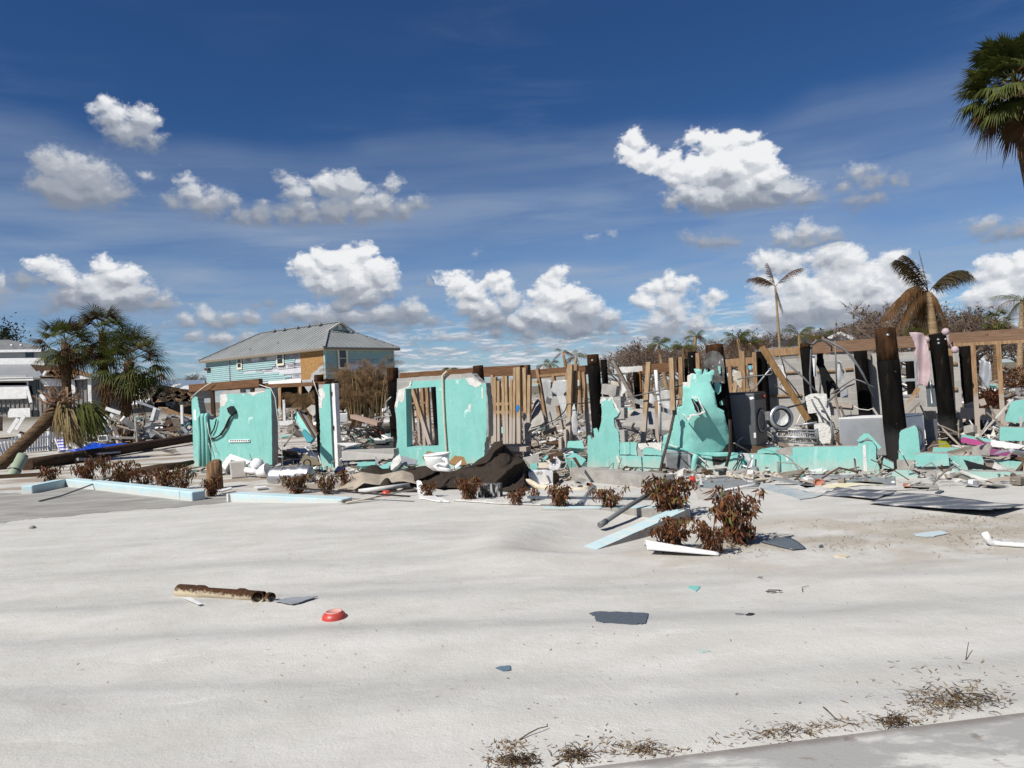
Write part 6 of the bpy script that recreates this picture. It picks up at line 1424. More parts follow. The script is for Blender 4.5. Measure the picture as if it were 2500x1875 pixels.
# strip of sheet metal, boards and drywall along the low wall
def strip(label, pix, d, m, name, cat, th=.01, tilt=.3, seed=1): 
    y1 = max(b for a, b in pix); y0 = min(b for a, b in pix)
    pts = [P(a, b, d + tilt * (y1 - b) / max(1, y1 - y0)) for a, b in jag(pix, .4, 4, seed)]
    return whole(name, MB().prism(pts, Vector((0, .6, -.8)) * th), m, label, cat)
strip('long bent grey metal flashing below the torn wall', [(1690,1177),(1740,1169),(1800,1166),(1845,1165),(1856,1176),(1850,1186),(1780,1190),(1700,1190)], 12.7, GALV, 'metal_flashing', 'flashing', .02, .25, 151)
strip('straight grey metal gutter at the foot of the low wall', r6((660,1480),(850,1470),(1418,1482),(1422,1556),(1260,1556),(860,1530),(640,1490)), 12.4, GALV, 'metal_gutter', 'gutter', .02, .12, 152)
strip('bluish grey plank lying on the sand before the low wall', r7b((1312,440),(1345,440),(1600,480),(1880,545),(1985,560),(1900,590),(1740,615),(1660,575),(1300,480)), 12.0, mat('blue_grey_plank', (0.30, 0.36, 0.39), 0.8, 0.2, col2=(0.42, 0.44, 0.43), nscale=5), 'plank', 'plank', .06, .7, 153)
whole('beige_cloth', cloth_at(r7b((960,335),(1080,345),(1200,372),(1300,375),(1440,340),(1545,330),(1540,380),(1380,418),(1290,400),(1130,385),(960,372)), 12.9, 3, 5), BEIGEC, 'beige cloth draped along the wall foot with a dark board', 'cloth', solid=.01)
strip('dark grey flat board end over the beige cloth', r7b((1490,335),(1760,290),(1795,328),(1690,345),(1540,365)), 12.9, GREYW, 'board', 'board', .02, .2, 154)
strip('beige angled panel behind the largest shrubs', r7b((590,490),(820,498),(830,515),(735,610),(640,600)), 12.0, mat('beige_panel', (0.44, 0.41, 0.37), 0.7, 0.2), 'metal_plate', 'panel', .02, .5, 155)
whole('white_tube', MB().tube([P(*q, 11.9) for q in r7b((830,540),(1050,495),(1250,455))], .022, 8), WHITE, 'thin white tube propped behind the largest dead shrub', 'tube')
wm = r7b((740,610),(870,520),(1010,500),(1000,580),(860,612))
mb = MB()
for i in range(14):
    f = i / 13; a = P(*wm[0], 11.8).lerp(P(*wm[4], 11.8), f); b = P(*wm[1], 12.3).lerp(P(*wm[2], 12.3), f); mb.tube([a, b], .005, 4)
    a = P(*wm[0], 11.8).lerp(P(*wm[1], 12.3), f); b = P(*wm[4], 11.8).lerp(P(*wm[2], 12.3), f); mb.tube([a, b], .005, 4)
whole('wire_mesh', mb, GALV, 'bent wire mesh lying between the largest shrubs', 'wire mesh')
strip('white corner post scrap below the leaning frame', r7b((655,365),(672,365),(682,440),(700,480),(660,480)), 12.6, WHITED, 'corner_post', 'scrap', .03, .1, 156)
strip('white bucket fragment under the leaning frame', r7b((335,395),(420,375),(425,430),(340,430)), 12.8, WHITE, 'bucket_fragment', 'scrap', .1, .1, 157)
whole('red_cup', MB().lathe([(.05, 0), (.06, .10), (.055, .10), (.045, .01), (0, .01)], P(*r7b((545,405))[0], 12.8), Vector((1, -.2, .1)), 18), RED, 'red plastic cup below the leaning brown frame', 'cup')
t = thing('terracotta_mug', 'terracotta mug lying on its side on drywall scraps', 'mug', P(2000, 1184, 11.9))
part('mug_body', MB().lathe([(.0, -.10), (.058, -.10), (.062, .0), (.054, .0), (.050, -.03), (0, -.03)], P(1998, 1178, 11.9), Vector((-.15, -.95, .25)), 24), TERRA, t)
part('handle', MB().tube([P(2006,1172,11.95), P(2012,1173,11.95), P(2013,1179,11.95), P(2006,1182,11.95)], .012, 8), TERRA, t)
strip('pale yellow drywall sheet torn along the wall foot', [(2010,1184),(2040,1178),(2100,1175),(2150,1178),(2160,1182),(2100,1184),(2060,1190),(2020,1192)], 11.9, YELLOWB, 'drywall_sheet', 'drywall', .03, .5, 158)
strip('white torn drywall sheet before the mug', [(1930,1184),(1980,1186),(2040,1194),(2080,1196),(2030,1204),(1965,1200)], 11.5, WHITED, 'drywall_sheet', 'drywall', .03, .6, 159)
strip('dark grey tent shaped board behind the mug', r6((560,1570),(640,1515),(690,1550),(700,1580),(620,1590)), 11.9, GREYM, 'board', 'board', .03, .3, 160)
strip('long splintered white lath under the gutter', [(2060,1190),(2150,1186),(2270,1190),(2268,1194),(2150,1197),(2060,1196)], 11.6, WHITED, 'lath', 'lath', .03, .2, 161)
strip('flat grey paving slab on the sand right of the gutter', [(2223,1184),(2236,1179),(2288,1181),(2292,1194),(2262,1196),(2225,1192)], 11.4, CONC, 'paving_slab', 'slab', .06, .3, 162)
strip('cream curved tile beside the paving slab', [(2205,1180),(2226,1180),(2224,1192),(2208,1192)], 11.6, TERRA, 'tile', 'tile', .03, .2, 163)
strip('grey tray shaped metal piece behind the largest shrubs', r7b((300,600),(360,570),(430,600),(400,640),(330,640)), 11.6, GALV, 'metal_tray', 'tray', .03, .3, 164)
# low things in the doorway and behind the jamb
strip('olive brown board with a black ring lying at the doorway', r4b((560,1310),(620,1240),(700,1275),(820,1340),(860,1390),(640,1395)), 17.4, mat('olive_board', (0.17, 0.14, 0.09), 0.9), 'board', 'board', .03, .5, 171)
whole('black_ring', MB().tube([P(750 - 0 + 8.5 * math.cos(.3 * i), 1131 + 9 * math.sin(.3 * i), 17.2) for i in range(22)], .016, 6), BLACK, 'black rubber ring on the olive board', 'ring')
strip('flat white basin top behind the door jamb', r4b((1085,1075),(1230,1070),(1440,1080),(1300,1112),(1240,1122)), 18.2, WHITE, 'basin_top', 'basin', .04, .5, 172)
strip('dark open box with pale rim behind the window panel edge', r4b((1618,1030),(1895,995),(1900,1140),(1618,1158)), 17.9, BLACK, 'storage_box', 'box', .3, .1, 173)
strip('white rim of the dark storage box', r4b((1615,1008),(1890,990),(1900,1003),(1780,1018),(1780,1035),(1620,1035)), 17.85, WHITED, 'box_lid', 'lid', .1, .1, 174)
whole('white_bin', MB().box(P(*r4b((1145,712))[0], 22), (.36, .3, .26), rz=.2), WHITE, 'white plastic bin at the foot of the dry grass clump', 'bin', bevel=.02)
whole('pink_board', MB().bar(P(*r4b((1310,690))[0], 19), P(*r4b((1700,800))[0], 18.4), .16, .09), mat('pinkish_timber', (0.33, 0.235, 0.19), 0.85), 'pinkish board propped up before the dry grass clump', 'board')
whole('brown_chair_back', slab(r4b((1600,760),(1700,750),(1690,830),(1720,900),(1705,990),(1640,1000),(1590,990),(1620,870)), 1.6, .05, .6, 175), mat('reddish_wood', (0.14, 0.05, 0.02), 0.7), 'broken reddish chair back behind the window panel', 'chair')
mb = MB(); r1 = random.Random(8)
for i in range(40):
    a = r4b((r1.uniform(1120, 1600), r1.uniform(830, 960)))[0]; b = (a[0] + r1.uniform(8, 50), a[1] + r1.uniform(4, 22)); dd = r1.uniform(17.8, 19)
    mb.tube([P(*a, dd), P((a[0] + b[0]) / 2, (a[1] + b[1]) / 2 - 4, dd), P(*b, dd)], .012, 4)
setting('wire_tangle', mb, BLACK, 'stuff')
for k, (cs, dd, m_) in enumerate(((((1375,1350),(1640,1345),(1640,1390),(1480,1410),(1378,1405)), 16.4, TEALS), (((1700,1415),(1850,1345),(1880,1350),(1820,1440),(1720,1450)), 16.2, TEALS), (((1630,1270),(1660,1275),(1690,1400),(1640,1395)), 16.6, GREYL), (((1830,1440),(1900,1300),(1990,1240),(2014,1330),(1960,1400),(1870,1470)), 16.3, WHITED), (((1040,1480),(1090,1410),(1200,1420),(1150,1470)), 16.8, NAVY))):
    strip(['low turquoise slab before the hollow block beam', 'turquoise angled slab left of the white foam', 'grey upright scrap between two turquoise slabs', 'white crumpled foam sheet at the window panel foot', 'navy cloth scrap at the foot of the door jamb'][k], r4b(*cs), dd, m_, ['wall_fragment', 'wall_fragment', 'metal_scrap', 'foam_sheet', 'cloth_scrap'][k], ['wall fragment', 'wall fragment', 'scrap', 'foam', 'cloth'][k], .08, .4, 180 + k)
strip('torn cardboard behind the broken toilet bowl', r3((960,1060),(1010,1000),(1130,1020),(1120,1060),(1000,1120)), 16.9, CARD, 'cardboard', 'cardboard', .03, .1, 190)
strip('torn cardboard and foil right of the broken toilet bowl', r3((1220,1110),(1290,1045),(1380,1060),(1412,1140),(1300,1150)), 16.7, CARD, 'cardboard', 'cardboard', .03, .2, 191)
strip('white plate shards beside the broken toilet bowl', r3((1280,1160),(1310,1130),(1355,1090),(1350,1130),(1300,1175)), 16.2, CERAMIC, 'plate_shard', 'shard', .02, .2, 192)
strip('grey crumpled metal sheet left of the broken toilet bowl', r3((610,1160),(700,1040),(800,1060),(910,1090),(890,1130),(740,1140),(690,1190)), 16.6, GALV, 'metal_sheet', 'sheet', .03, .4, 193)
strip('white board fallen against the left wall panel foot', r2((400,1250),(470,1155),(640,1215),(600,1240),(480,1200),(430,1280)), 18.2, WHITE, 'board', 'board', .04, .2, 194)
strip('pale cabinet panel behind the tipped toilet', r2((395,1260),(440,1180),(470,1170),(430,1275)), 18.4, WHITED, 'panel_piece', 'panel', .2, .2, 195)
strip('flat white board scrap before the tree stump', r2((350,1450),(480,1422),(485,1432),(400,1458)), 14.6, WHITE, 'board_scrap', 'board', .03, .4, 196)
strip('flat white scrap below the steel tank', r2((660,1420),(760,1412),(770,1425),(690,1432)), 14.9, WHITE, 'board_scrap', 'board', .03, .3, 197)

# --- rubble on the ground in and behind the ruin: nobody could count it
def rubble(name, n, area, hmax, smax, seed, flatness=.5):
    r9 = random.Random(seed); mb = MB()
    for i in range(n):
        x, y = area(r9); s = smax * r9.random() ** 2 + .03; k = r9.random()
        z = hmax(x, y) * r9.random() ** 1.4
        if k < .45: size = (s * r9.uniform(1.5, 5), s * r9.uniform(.15, .5), s * r9.uniform(.08, .25))
        elif k < .8: size = (s * r9.uniform(1, 2.2), s * r9.uniform(.7, 1.5), s * r9.uniform(.06, .25))
        else: size = (s, s * r9.uniform(.5, 1), s * r9.uniform(.4, .9))
        mi = r9.choices(range(8), (3, 4.5, 2.5, 4, 3, .8, 2, 1.6))[0]
        if r9.random() < .30:                                   # torn and crumpled sheets
            w_, d_, n_ = s * r9.uniform(.8, 2), s * r9.uniform(.6, 1.4), r9.uniform(0, 99); ca, sa = math.cos(n_), math.sin(n_); tl = r9.gauss(0, .35)
            def cr_(u, v):
                a_, b_ = (u - .5) * w_ * (1 + .4 * math.sin(n_ + v * 5)), (v - .5) * d_ * (1 + .4 * math.cos(n_ + u * 4))
                return Vector((x + a_ * ca - b_ * sa, y + a_ * sa + b_ * ca, max(.005, z + .02 + a_ * tl + .35 * s * mnoise.noise(Vector((a_ * 5 / s + n_, b_ * 5 / s, n_))))))
            mb.grid(cr_, 4, 3, mi, False)
        elif r9.random() < .16:                                 # bent wires and laths
            q = Vector((x, y, z + .03)); e = Vector((r9.gauss(0, .5), r9.gauss(0, .4), r9.uniform(0, .5))) * (.6 + s)
            mb.tube([q, q + e * .5 + Vector((0, 0, r9.uniform(0, .15))), q + e], r9.uniform(.006, .016), 4, mi, False)
        else: mb.box((x, y, z + .01), size, r9.uniform(0, 6.28), r9.gauss(0, .28 * flatness * 2), r9.gauss(0, .28 * flatness * 2), mi)
    return setting(name, mb, RUBM, 'stuff')
def ruin_area(r9):
    s = r9.uniform(-11, 9); o = r9.uniform(.2, 9.5)
    q = Vector((1.5, WC - WK * 1.5, 0)) + WT * s + WN * o; return q.x, q.y
rubble('rubble', 1900, ruin_area, lambda x, y: .30, .34, 21)
def heap_area(r9):
    s = r9.uniform(-3.5, 8.5); o = r9.uniform(1.6, 6.0); q = Vector((1.5, WC - WK * 1.5, 0)) + WT * s + WN * o; return q.x, q.y
rubble('rubble_heap', 480, heap_area, lambda x, y: .42 + .2 * math.sin(x * 1.7), .26, 23, 1.3)
r9 = random.Random(77); mb = MB()                       # splinters and snapped laths: nobody could count them
for i in range(240):
    x, y = heap_area(r9) if i % 3 else ruin_area(r9); p = Vector((x, y, r9.uniform(0, .4))); L = r9.uniform(.25, 1.1); d = Vector((r9.gauss(0, .6), r9.gauss(0, .5), r9.uniform(.0, 1.1))).normalized()
    mb.bar(p, p + d * L, r9.uniform(.015, .05), r9.uniform(.01, .03), None, r9.randrange(4))
setting('splintered_timber', mb, [WOOD2, WOOD, GREYW, WHITED], 'stuff')
SCRAPS = [((1222,940),(1228,985)),((1330,925),(1338,990)),((1392,900),(1400,960)),((1540,1000),(1552,1050)),((1590,960),(1600,1000)),((1625,950),(1630,1010)),((1690,985),(1700,1030)),((1800,905),(1806,950)),((1905,890),(1915,960)),((2050,880),(2056,960)),((2405,880),(2410,950)),((1500,930),(1508,975))]
for k, ((x0, y0), (x1, y1)) in enumerate(SCRAPS):
    w_ = 5 + (k * 7) % 9
    cloth('hanging_scrap', ['torn strip of ', 'ragged piece of ', 'twisted shred of '][k % 3] + ['white sheeting', 'grey film', 'silver insulation', 'pale fabric'][k % 4] + ' hanging ' + ['among the bundled studs', 'left of the plastic film', 'right of the plastic film', 'behind the low cracked courses', 'by the leaning pale stud', 'by the white plastic pole', 'behind the torn turquoise panel', 'from the frame left of washer', 'on the long leaning timber', 'before the block wall middle', 'between the two right studs', 'behind the jagged wall stub'][k],
          [(x0 - w_, y0), (x0 + w_, y0 + 3), (x1 + w_ * .8, (y0 + y1) / 2), (x1 + w_ * .4, y1), (x1 - w_ * .3, y1 - 6), (x0 - w_ * 1.2, (y0 + y1) / 2)], 2.0 + (k % 5) * .5, [WHITEC, FILM, GALV, BEIGEC][k % 4], 'scrap', .05, 30 + k, 5)
def strip_area(r9):
    s = r9.uniform(-10.5, 7.5); o = r9.uniform(-1.6, .1)
    q = Vector((1.5, WC - WK * 1.5, 0)) + WT * s + WN * o; return q.x, q.y
rubble('rubble_strip', 700, strip_area, lambda x, y: .06, .16, 22, .3)
# ------------------------------------------------------------------ palms and trees
def fan(mb, base, d, pet, rad, nb, droop, mi, rr, fold=.5, pmi=None):     # one fan frond of a cabbage palm
    d = d.normalized(); s = d.cross(Vector((0, 0, 1)))
    if s.length < .05: s = Vector((1, 0, 0))
    s.normalize(); u = s.cross(d)
    h = base + d * pet + Vector((0, 0, -droop * .15 * pet))
    w = .018; mb.add([base - s * w, base + s * w, h + s * w * .6, h - s * w * .6], [(0, 1, 2, 3)], mi if pmi is None else pmi)
    for i in range(nb):
        a = (i / (nb - 1) - .5) * 3.7
        e = d * math.cos(a) + s * math.sin(a); e = (e - u * fold * abs(math.sin(a)) * .5).normalized()
        L = rad * (.72 + .28 * math.cos(a)) * rr.uniform(.85, 1.1); wd = .020 + .012 * rr.random()
        q = e.cross(u).normalized() * wd
        m_ = h + e * L * .55 + Vector((0, 0, -droop * L * .10)); t_ = h + e * L * .9 + Vector((0, 0, -droop * L * rr.uniform(.3, .65)))
        mb.add([h - q * .35, h + q * .35, m_ + q, m_ - q, t_], [(0, 1, 2, 3), (3, 2, 4)], mi)
def sabal(label, base, crown, cr, tr, seed, nf=34, dead=10, nb=22, low=-.75, group=None, bend=0.0, trunk=True, brown=.06):
    rr = random.Random(seed); t = thing('cabbage_palm', label, 'palm', base, group)
    base, crown = Vector(base), Vector(crown)
    if trunk:
        k = 14; side = Vector((bend, 0, 0)); pts = [base.lerp(crown, i / k) + side * math.sin(math.pi * i / k) for i in range(k + 1)]
        mb = MB(); mb.tube(pts, [tr * (1.15 - .25 * i / k + .07 * rr.uniform(-1, 1)) for i in range(k + 1)], 12); part('trunk', mb, TRUNK, t)
        bt_ = MB()
        for i in range(26):                   # old leaf bases under the crown
            a = rr.uniform(0, 6.28); z = rr.uniform(-.9, .05) * cr * .35; p = crown + Vector((math.cos(a) * tr * .8, math.sin(a) * tr * .8, z))
            d = Vector((math.cos(a) * .8, math.sin(a) * .8, .8)).normalized(); bt_.bar(p, p + d * .16 * cr, .05, .02)
        part('leaf_bases', bt_, TRUNKT, t)
    lv, dd = MB(), MB()
    for i in range(nf):
        a = 2.39996 * i + rr.uniform(-.3, .3); e = 1.25 + (low - 1.25) * ((i + .5) / nf) ** .85 + rr.uniform(-.12, .12)
        d = Vector((math.cos(a) * math.cos(e), math.sin(a) * math.cos(e), math.sin(e)))
        fan(lv if rr.random() > brown else dd, crown, d, cr * rr.uniform(.42, .60), cr * rr.uniform(.42, .54), nb, .42 + .5 * (e < 0), 0, rr)
    for i in range(dead):
        a = rr.uniform(0, 6.28); e = rr.uniform(-1.3, -.3)
        fan(dd, crown - Vector((0, 0, .1)), Vector((math.cos(a) * math.cos(e), math.sin(a) * math.cos(e), math.sin(e))), cr * rr.uniform(.3, .5), cr * .46, max(8, nb - 6), 1.4, 0, rr)
    part('crown', lv, FROND, t)
    if dead: part('dead_fronds', dd, FRONDD, t)
    return t
def pinnate(mb, p0, p1, sag, ll, n, rr, mi=0, droop=.9, smi=None, vee=.6):    # feather frond from p0 to p1
    p0, p1 = Vector(p0), Vector(p1); L = (p1 - p0).length; pts = []
    for i in range(9):
        f = i / 8; pts.append(p0.lerp(p1, f) + Vector((0, 0, sag * L * 4 * f * (1 - f))))
    mb.tube(pts, [.014 * L * .5 * (1.2 - f / 9) for f in range(9)], 4, mi if smi is None else smi, False)
    for i in range(n):
        f = .10 + .90 * (i + rr.random()) / n; j = min(int(f * 8), 7); p = pts[j].lerp(pts[j + 1], f * 8 - j); d = (pts[j + 1] - pts[j]).normalized()
        s = d.cross(Vector((0, 0, 1)));  s = s.normalized() if s.length > .05 else Vector((1, 0, 0))
        for sg in (-1, 1):
            e = (d * .75 + s * sg * vee + Vector((0, 0, -droop * rr.uniform(.5, 1.2)))).normalized()
            l = ll * (.45 + .55 * math.sin(math.pi * min(1, f * .9 + .1))) * rr.uniform(.8, 1.15); w = d * .018 * l * 1.2
            m_ = p + e * l * .55; mb.add([p - w, p + w, m_ + w * .8, m_ - w * .8, p + e * l + Vector((0, 0, -.15 * droop * l))], [(0, 1, 2, 3), (3, 2, 4)], mi)
def feather_palm(label, base, crown, tr, fronds, seed, mats, ll=.6, tm=None, group=None, n=36, name='coconut_palm'):
    rr = random.Random(seed); t = thing(name, label, 'palm', base, group)
    mb = MB(); k = 10; base, crown = Vector(base), Vector(crown)
    mb.tube([base.lerp(crown, i / k) + Vector((0, 0, 0)) for i in range(k + 1)], [tr * (1.25 - .5 * i / k) for i in range(k + 1)], 10); part('trunk', mb, tm or TRUNKT, t)
    sets = {}
    for (tip, sag, mi, droop) in fronds:
        sets.setdefault(mi, MB()); pinnate(sets[mi], crown, tip, sag, ll * (.22 if droop < .2 else 1), n, rr, 0, droop)
    for mi, m in sets.items(): part('crown' if mi == 0 else 'dead_fronds', m, mats[mi], t)
    return t
def rand_fronds(crown, R_, n, seed, dead=.4):
    rr = random.Random(seed); out = []
    for i in range(n):
        a = 2.39996 * i + rr.uniform(-.3, .3); e = rr.uniform(-.9, 1.0); dd = 1 if (e < .0 and rr.random() < dead * 2) else 0
        out.append((Vector(crown) + Vector((math.cos(a) * math.cos(e), math.sin(a) * math.cos(e), math.sin(e) - .25)) * R_, .14, dd, .7 + .5 * (dd > 0)))
    return out
def bare_tree_mesh(seed, H, spread=.8, fine=4, dens=1.0, leafy=0.0):
    rr = random.Random(seed); tr, tw, lf = MB(), MB(), MB()
    def grow(p, d, L, r, lev):
        k = 3; pts = [p]; q = p; dd = d
        for i in range(k):
            dd = (dd + Vector((rr.gauss(0, .16), rr.gauss(0, .16), rr.gauss(.05, .10)))).normalized(); q = q + dd * L / k; pts.append(q)
        (tr if lev < 3 else tw).tube(pts, [r * (1 - .45 * i / k) for i in range(k + 1)], 5 if lev < 2 else 3, 0, False)
        if lev >= fine:
            for _ in range(int(9 * dens)):
                e = (dd + Vector((rr.gauss(0, .8), rr.gauss(0, .8), rr.gauss(.1, .6)))).normalized(); a = pts[rr.randrange(1, 4)]; l = L * rr.uniform(.5, 1.1); s = e.cross(Vector((rr.random(), rr.random(), .3)))  .normalized() * max(r * .4, .0105)
                tw.add([a - s, a + s, a + e * l], [(0, 1, 2)], 0)
                if leafy and rr.random() < leafy:
                    c = a + e * l * rr.uniform(.4, 1); g = Vector((rr.gauss(0, 1), rr.gauss(0, 1), rr.gauss(0, 1))).normalized() * .085; h = g.cross(e).normalized() * .06; lf.add([c - h, c + g, c + h, c - g], [(0, 1, 2, 3)], 0)
            return
        nb = rr.choice((2, 3, 3)) if lev else rr.choice((3, 4))
        for i in range(nb):
            e = (dd * .8 + Vector((rr.gauss(0, spread), rr.gauss(0, spread), rr.uniform(-.15, .55)))).normalized()
            grow(pts[rr.choice((2, 3, 3)) if lev else 3], e, L * rr.uniform(.58, .86), r * .58, lev + 1)
    grow(Vector((0, 0, -.1)), Vector((rr.uniform(-.1, .1), 0, 1)), H * .30, H * .030, 0)
    return tr, tw, lf
TREEM = [bare_tree_mesh(s, 6.0, sp, 5, 1.0, lf) for s, sp, lf in ((3, .75, .08), (8, .9, .22), (15, .8, .0), (27, 1.0, .14))]
TWIGM = mat('bare_twigs', (0.20, 0.155, 0.13), 0.95, 0.05, col2=(0.14, 0.10, 0.08), nscale=1)
LEAFM = mat('withered_leaves', (0.125, 0.075, 0.042), 0.9, 0.05, col2=(0.075, 0.062, 0.03), nscale=.8)
TREEROOT = {}
def bare_tree(label, px, ytop, d, var, rz=0.0, sx=1.0, lean=0.0):
    u, v = uv(px, ytop); x = u / F * d; H = EYE + v / F * d; key = var
    tr, tw, lf = TREEM[var]
    if key not in TREEROOT:
        t = thing('bare_tree', label, 'tree', (0, 0, 0), 'storm stripped trees along the skyline')
        part('trunk', tr, BARK, t); part('twigs', tw, TWIGM, t)
        if lf.v: part('withered_leaves', lf, LEAFM, t)
        t['top'] = max(q.z for q in tw.v); TREEROOT[key] = t
    else: t = dup(TREEROOT[key], (0, 0, 0), 0, 1, label)
    sc = H / TREEROOT[key]['top']
    t.location = (x, d, 0); t.rotation_euler = (0, lean, rz); t.scale = (sc * sx, sc * sx, sc)

# --- the three cabbage palms at the left and the broken leaning one
GL = 'cabbage palms at the left'
def pal(px, py, d): return P(px, py, d)
def gnd(px, py, d): return Vector((uv(px, py)[0] / F * d, d, 0))
sabal('left standing cabbage palm with a bare brown trunk', gnd(161, 1000, 40), P(160, 838, 40), 1.95, .23, 31, 38, 9, 22, -.58, group=GL, brown=.22)
sabal('tallest cabbage palm in the middle with a bright top frond', gnd(258, 1050, 42), P(250, 812, 42), 2.3, .22, 32, 40, 9, 22, -.6, group=GL, brown=.22)
sabal('bushiest cabbage palm at the right with browned fronds', gnd(298, 1050, 40.5), P(316, 882, 40.5), 2.55, .26, 33, 66, 18, 22, -.78, group=GL, brown=.30)
rr = random.Random(61)
A, B = P(-12, 1146, 25), P(140, 1000, 25.6)
t = thing('broken_palm', 'leaning broken cabbage palm with its shattered crown hanging down', 'palm', Vector((A.x, A.y, 0)))
k = 14; mb = MB(); mb.tube([A.lerp(B, i / k) + Vector((0, 0, -.04 * math.sin(math.pi * i / k))) for i in range(-1, k + 1)], [.20 + .015 * rr.uniform(-1, 1) + (.05 if i > 11 else 0) for i in range(-1, k + 1)], 14); part('trunk', mb, TRUNK, t)
mb = MB(); C = P(150, 985, 25.5)
for i in range(80):
    a = rr.uniform(0, 6.28); d = Vector((math.cos(a), rr.uniform(-.7, .5), rr.gauss(.15, .55))).normalized(); p = C + Vector((rr.gauss(0, .18), rr.gauss(0, .1), rr.gauss(0, .12)))
    mb.bar(p, p + d * rr.uniform(.25, .75), rr.uniform(.03, .10), .015)
part('torn_leaf_bases', mb, mat('torn_boots', (0.36, 0.245, 0.165), 0.95, 0.05, col2=(0.22, 0.13, 0.08), nscale=4), t)
mb = MB()
def hang(tip, n, w, mi, p0=C):
    for i in range(n):
        e = Vector(tip) + Vector((rr.gauss(0, w), rr.gauss(0, .25), rr.gauss(0, .22))); q = p0.lerp(e, rr.uniform(.15, .4)) + Vector((rr.gauss(0, w * .4), 0, .15)); s = Vector((.012 + .014 * rr.random(), .01, 0))
        m_ = q.lerp(e, .5) + Vector((rr.gauss(0, .03), 0, .06)); mb.add([q - s, q + s, m_ + s, m_ - s, e], [(0, 1, 2, 3), (3, 2, 4)], mi)
hang(P(168, 1068, 25.2), 130, .18, 0); hang(P(195, 1078, 25.2), 150, .16, 0); hang(P(228, 1066, 25.4), 130, .2, 1, P(195, 985, 25.4)); hang(P(246, 1052, 25.4), 90, .18, 1, P(205, 985, 25.4)); hang(P(155, 1035, 25.2), 70, .15, 0)
part('hanging_fronds', mb, [FRONDT, FROND], t)

# --- things on the ground at the left
a, b = G(30, 1163), P(56, 1112, 21.6); ax_ = (b - a)
t = thing('green_pipe', 'short fat pale green pipe leaning out of the sand', 'pipe', a)
part('pipe_body', MB().lathe([(.145, -.1), (.145, ax_.length), (.12, ax_.length), (.12, 0)], a, ax_.normalized(), 20), GREENP, t); part('pipe_band', MB().lathe([(.15, .16), (.155, .18), (.15, .20)], a, ax_.normalized(), 20), BLACK, t)
a, b = G(66, 1148), P(476, 1068, 33.5); a.z = .15
t = thing('utility_pole', 'long dark fallen utility pole lying across the yard', 'pole', Vector((a.x, a.y, 0)))
part('pole', MB().tube([a + (b - a) * (i / 8) for i in range(9)], [.20 - .03 * i / 8 for i in range(9)], 12), DARKW, t)
whole('dark_timber', MB().bar(G(-30, 1170) + Vector((0, 0, .05)), G(112, 1162) + Vector((0, 0, .05)), .12, .10), DARKW, 'dark timber lying flat at the left edge', 'timber')
whole('driftwood_log', MB().tube([G(330, 1150, .1), G(390, 1142, .16), G(440, 1136, .14), G(470, 1128, .15)], [.07, .10, .09, .06], 8), DARKW, 'dark rough log lying left of the turquoise wall panel', 'log')
bl = [(140,1101),(200,1094),(225,1080),(262,1085),(300,1082),(345,1086),(360,1089),(290,1095),(240,1102),(180,1103)]
q = jag(bl, .8, 4, 5); n = len(q); pts = [Vector(a) for a in q]
for y in range(1080, 1104, 3):
    for x in range(140, 360, 5): pts.append(Vector((x + random.uniform(-1, 1), y + random.uniform(-1, 1))))
vs, es, fs, *_ = delaunay_2d_cdt(pts, [(i, (i + 1) % n) for i in range(n)], [list(range(n))], 1, 1e-4)
whole('blue_tarp', MB().add([P(a.x, a.y, 30.5 + .25 * mnoise.noise(Vector((a.x / 9, a.y / 5, 0))) + (1103 - a.y) * .05) for a in vs], [tuple(f) for f in fs], 0, True), BLUET, 'crumpled bright blue tarp lying behind the fallen pole', 'tarp', solid=.02)
# picket fence
fa, fb = G(-40, 1118), G(158, 1096); fd = (fb - fa).normalized(); L = (fb - fa).length
t = thing('picket_fence', 'low white picket fence with a bent down left end', 'fence', fa)
n = 30; r1 = random.Random(4)
for i in range(n):
    p = fa.lerp(fb, (i + .5) / n); tl = .25 * math.exp(-((i - 5) / 5) ** 2); h = .78 - tl
    e = p + Vector((-tl * .8, .05, h)); mb = MB(); mb.bar(p + Vector((0, 0, .04)), e, .085, .02, fd); mb.add([e - fd * .042, e + fd * .042, e + Vector((0, 0, .05)), e + Vector((0, .02, 0))], [(0, 1, 2), (1, 3, 2), (3, 0, 2)]); part('picket', mb, WHITE, t)
for z in (.18, .62): part('rail', MB().bar(fa + Vector((0, .03, z)), fb + Vector((0, .03, z)), .03, .06), WHITE, t)
for f in (.0, .42, .78, 1.0): part('post', MB().box(fa.lerp(fb, f) + Vector((0, .08, .42)), (.12, .12, .84)), WHITE, t)
c = G(150, 1102)
t = thing('beach_chair', 'blue and white striped beach chair leaning at the fence end', 'chair', c)
STRIPE = mat('blue_stripes', (0.62, 0.62, 0.68), 0.9, 0.1, extra=lambda t, ob, c: t.mix(t.math('GREATER_THAN', t.math('FRACT', t.math('MULTIPLY', (lambda s: (t.l.new(ob, s.inputs[0]), s.outputs[2])[1])(t.new('ShaderNodeSeparateXYZ')), 9.0)), 0.45), c, (0.10, 0.11, 0.42)))
k1_, k2_, k3_, k4_ = P(134, 1072, 30), P(155, 1068, 30), P(167, 1097, 29.6), P(146, 1100, 29.6)
part('fabric', MB().prism([k1_, k2_, k3_, k4_], (0, .02, 0)), STRIPE, t)
for p, q_ in ((k1_, k4_), (k2_, k3_), (k2_ + Vector((.03, .3, 0)), k3_ + Vector((.12, .1, 0)))): part('frame_tube', MB().tube([p, q_], .025, 8), WHITE, t)
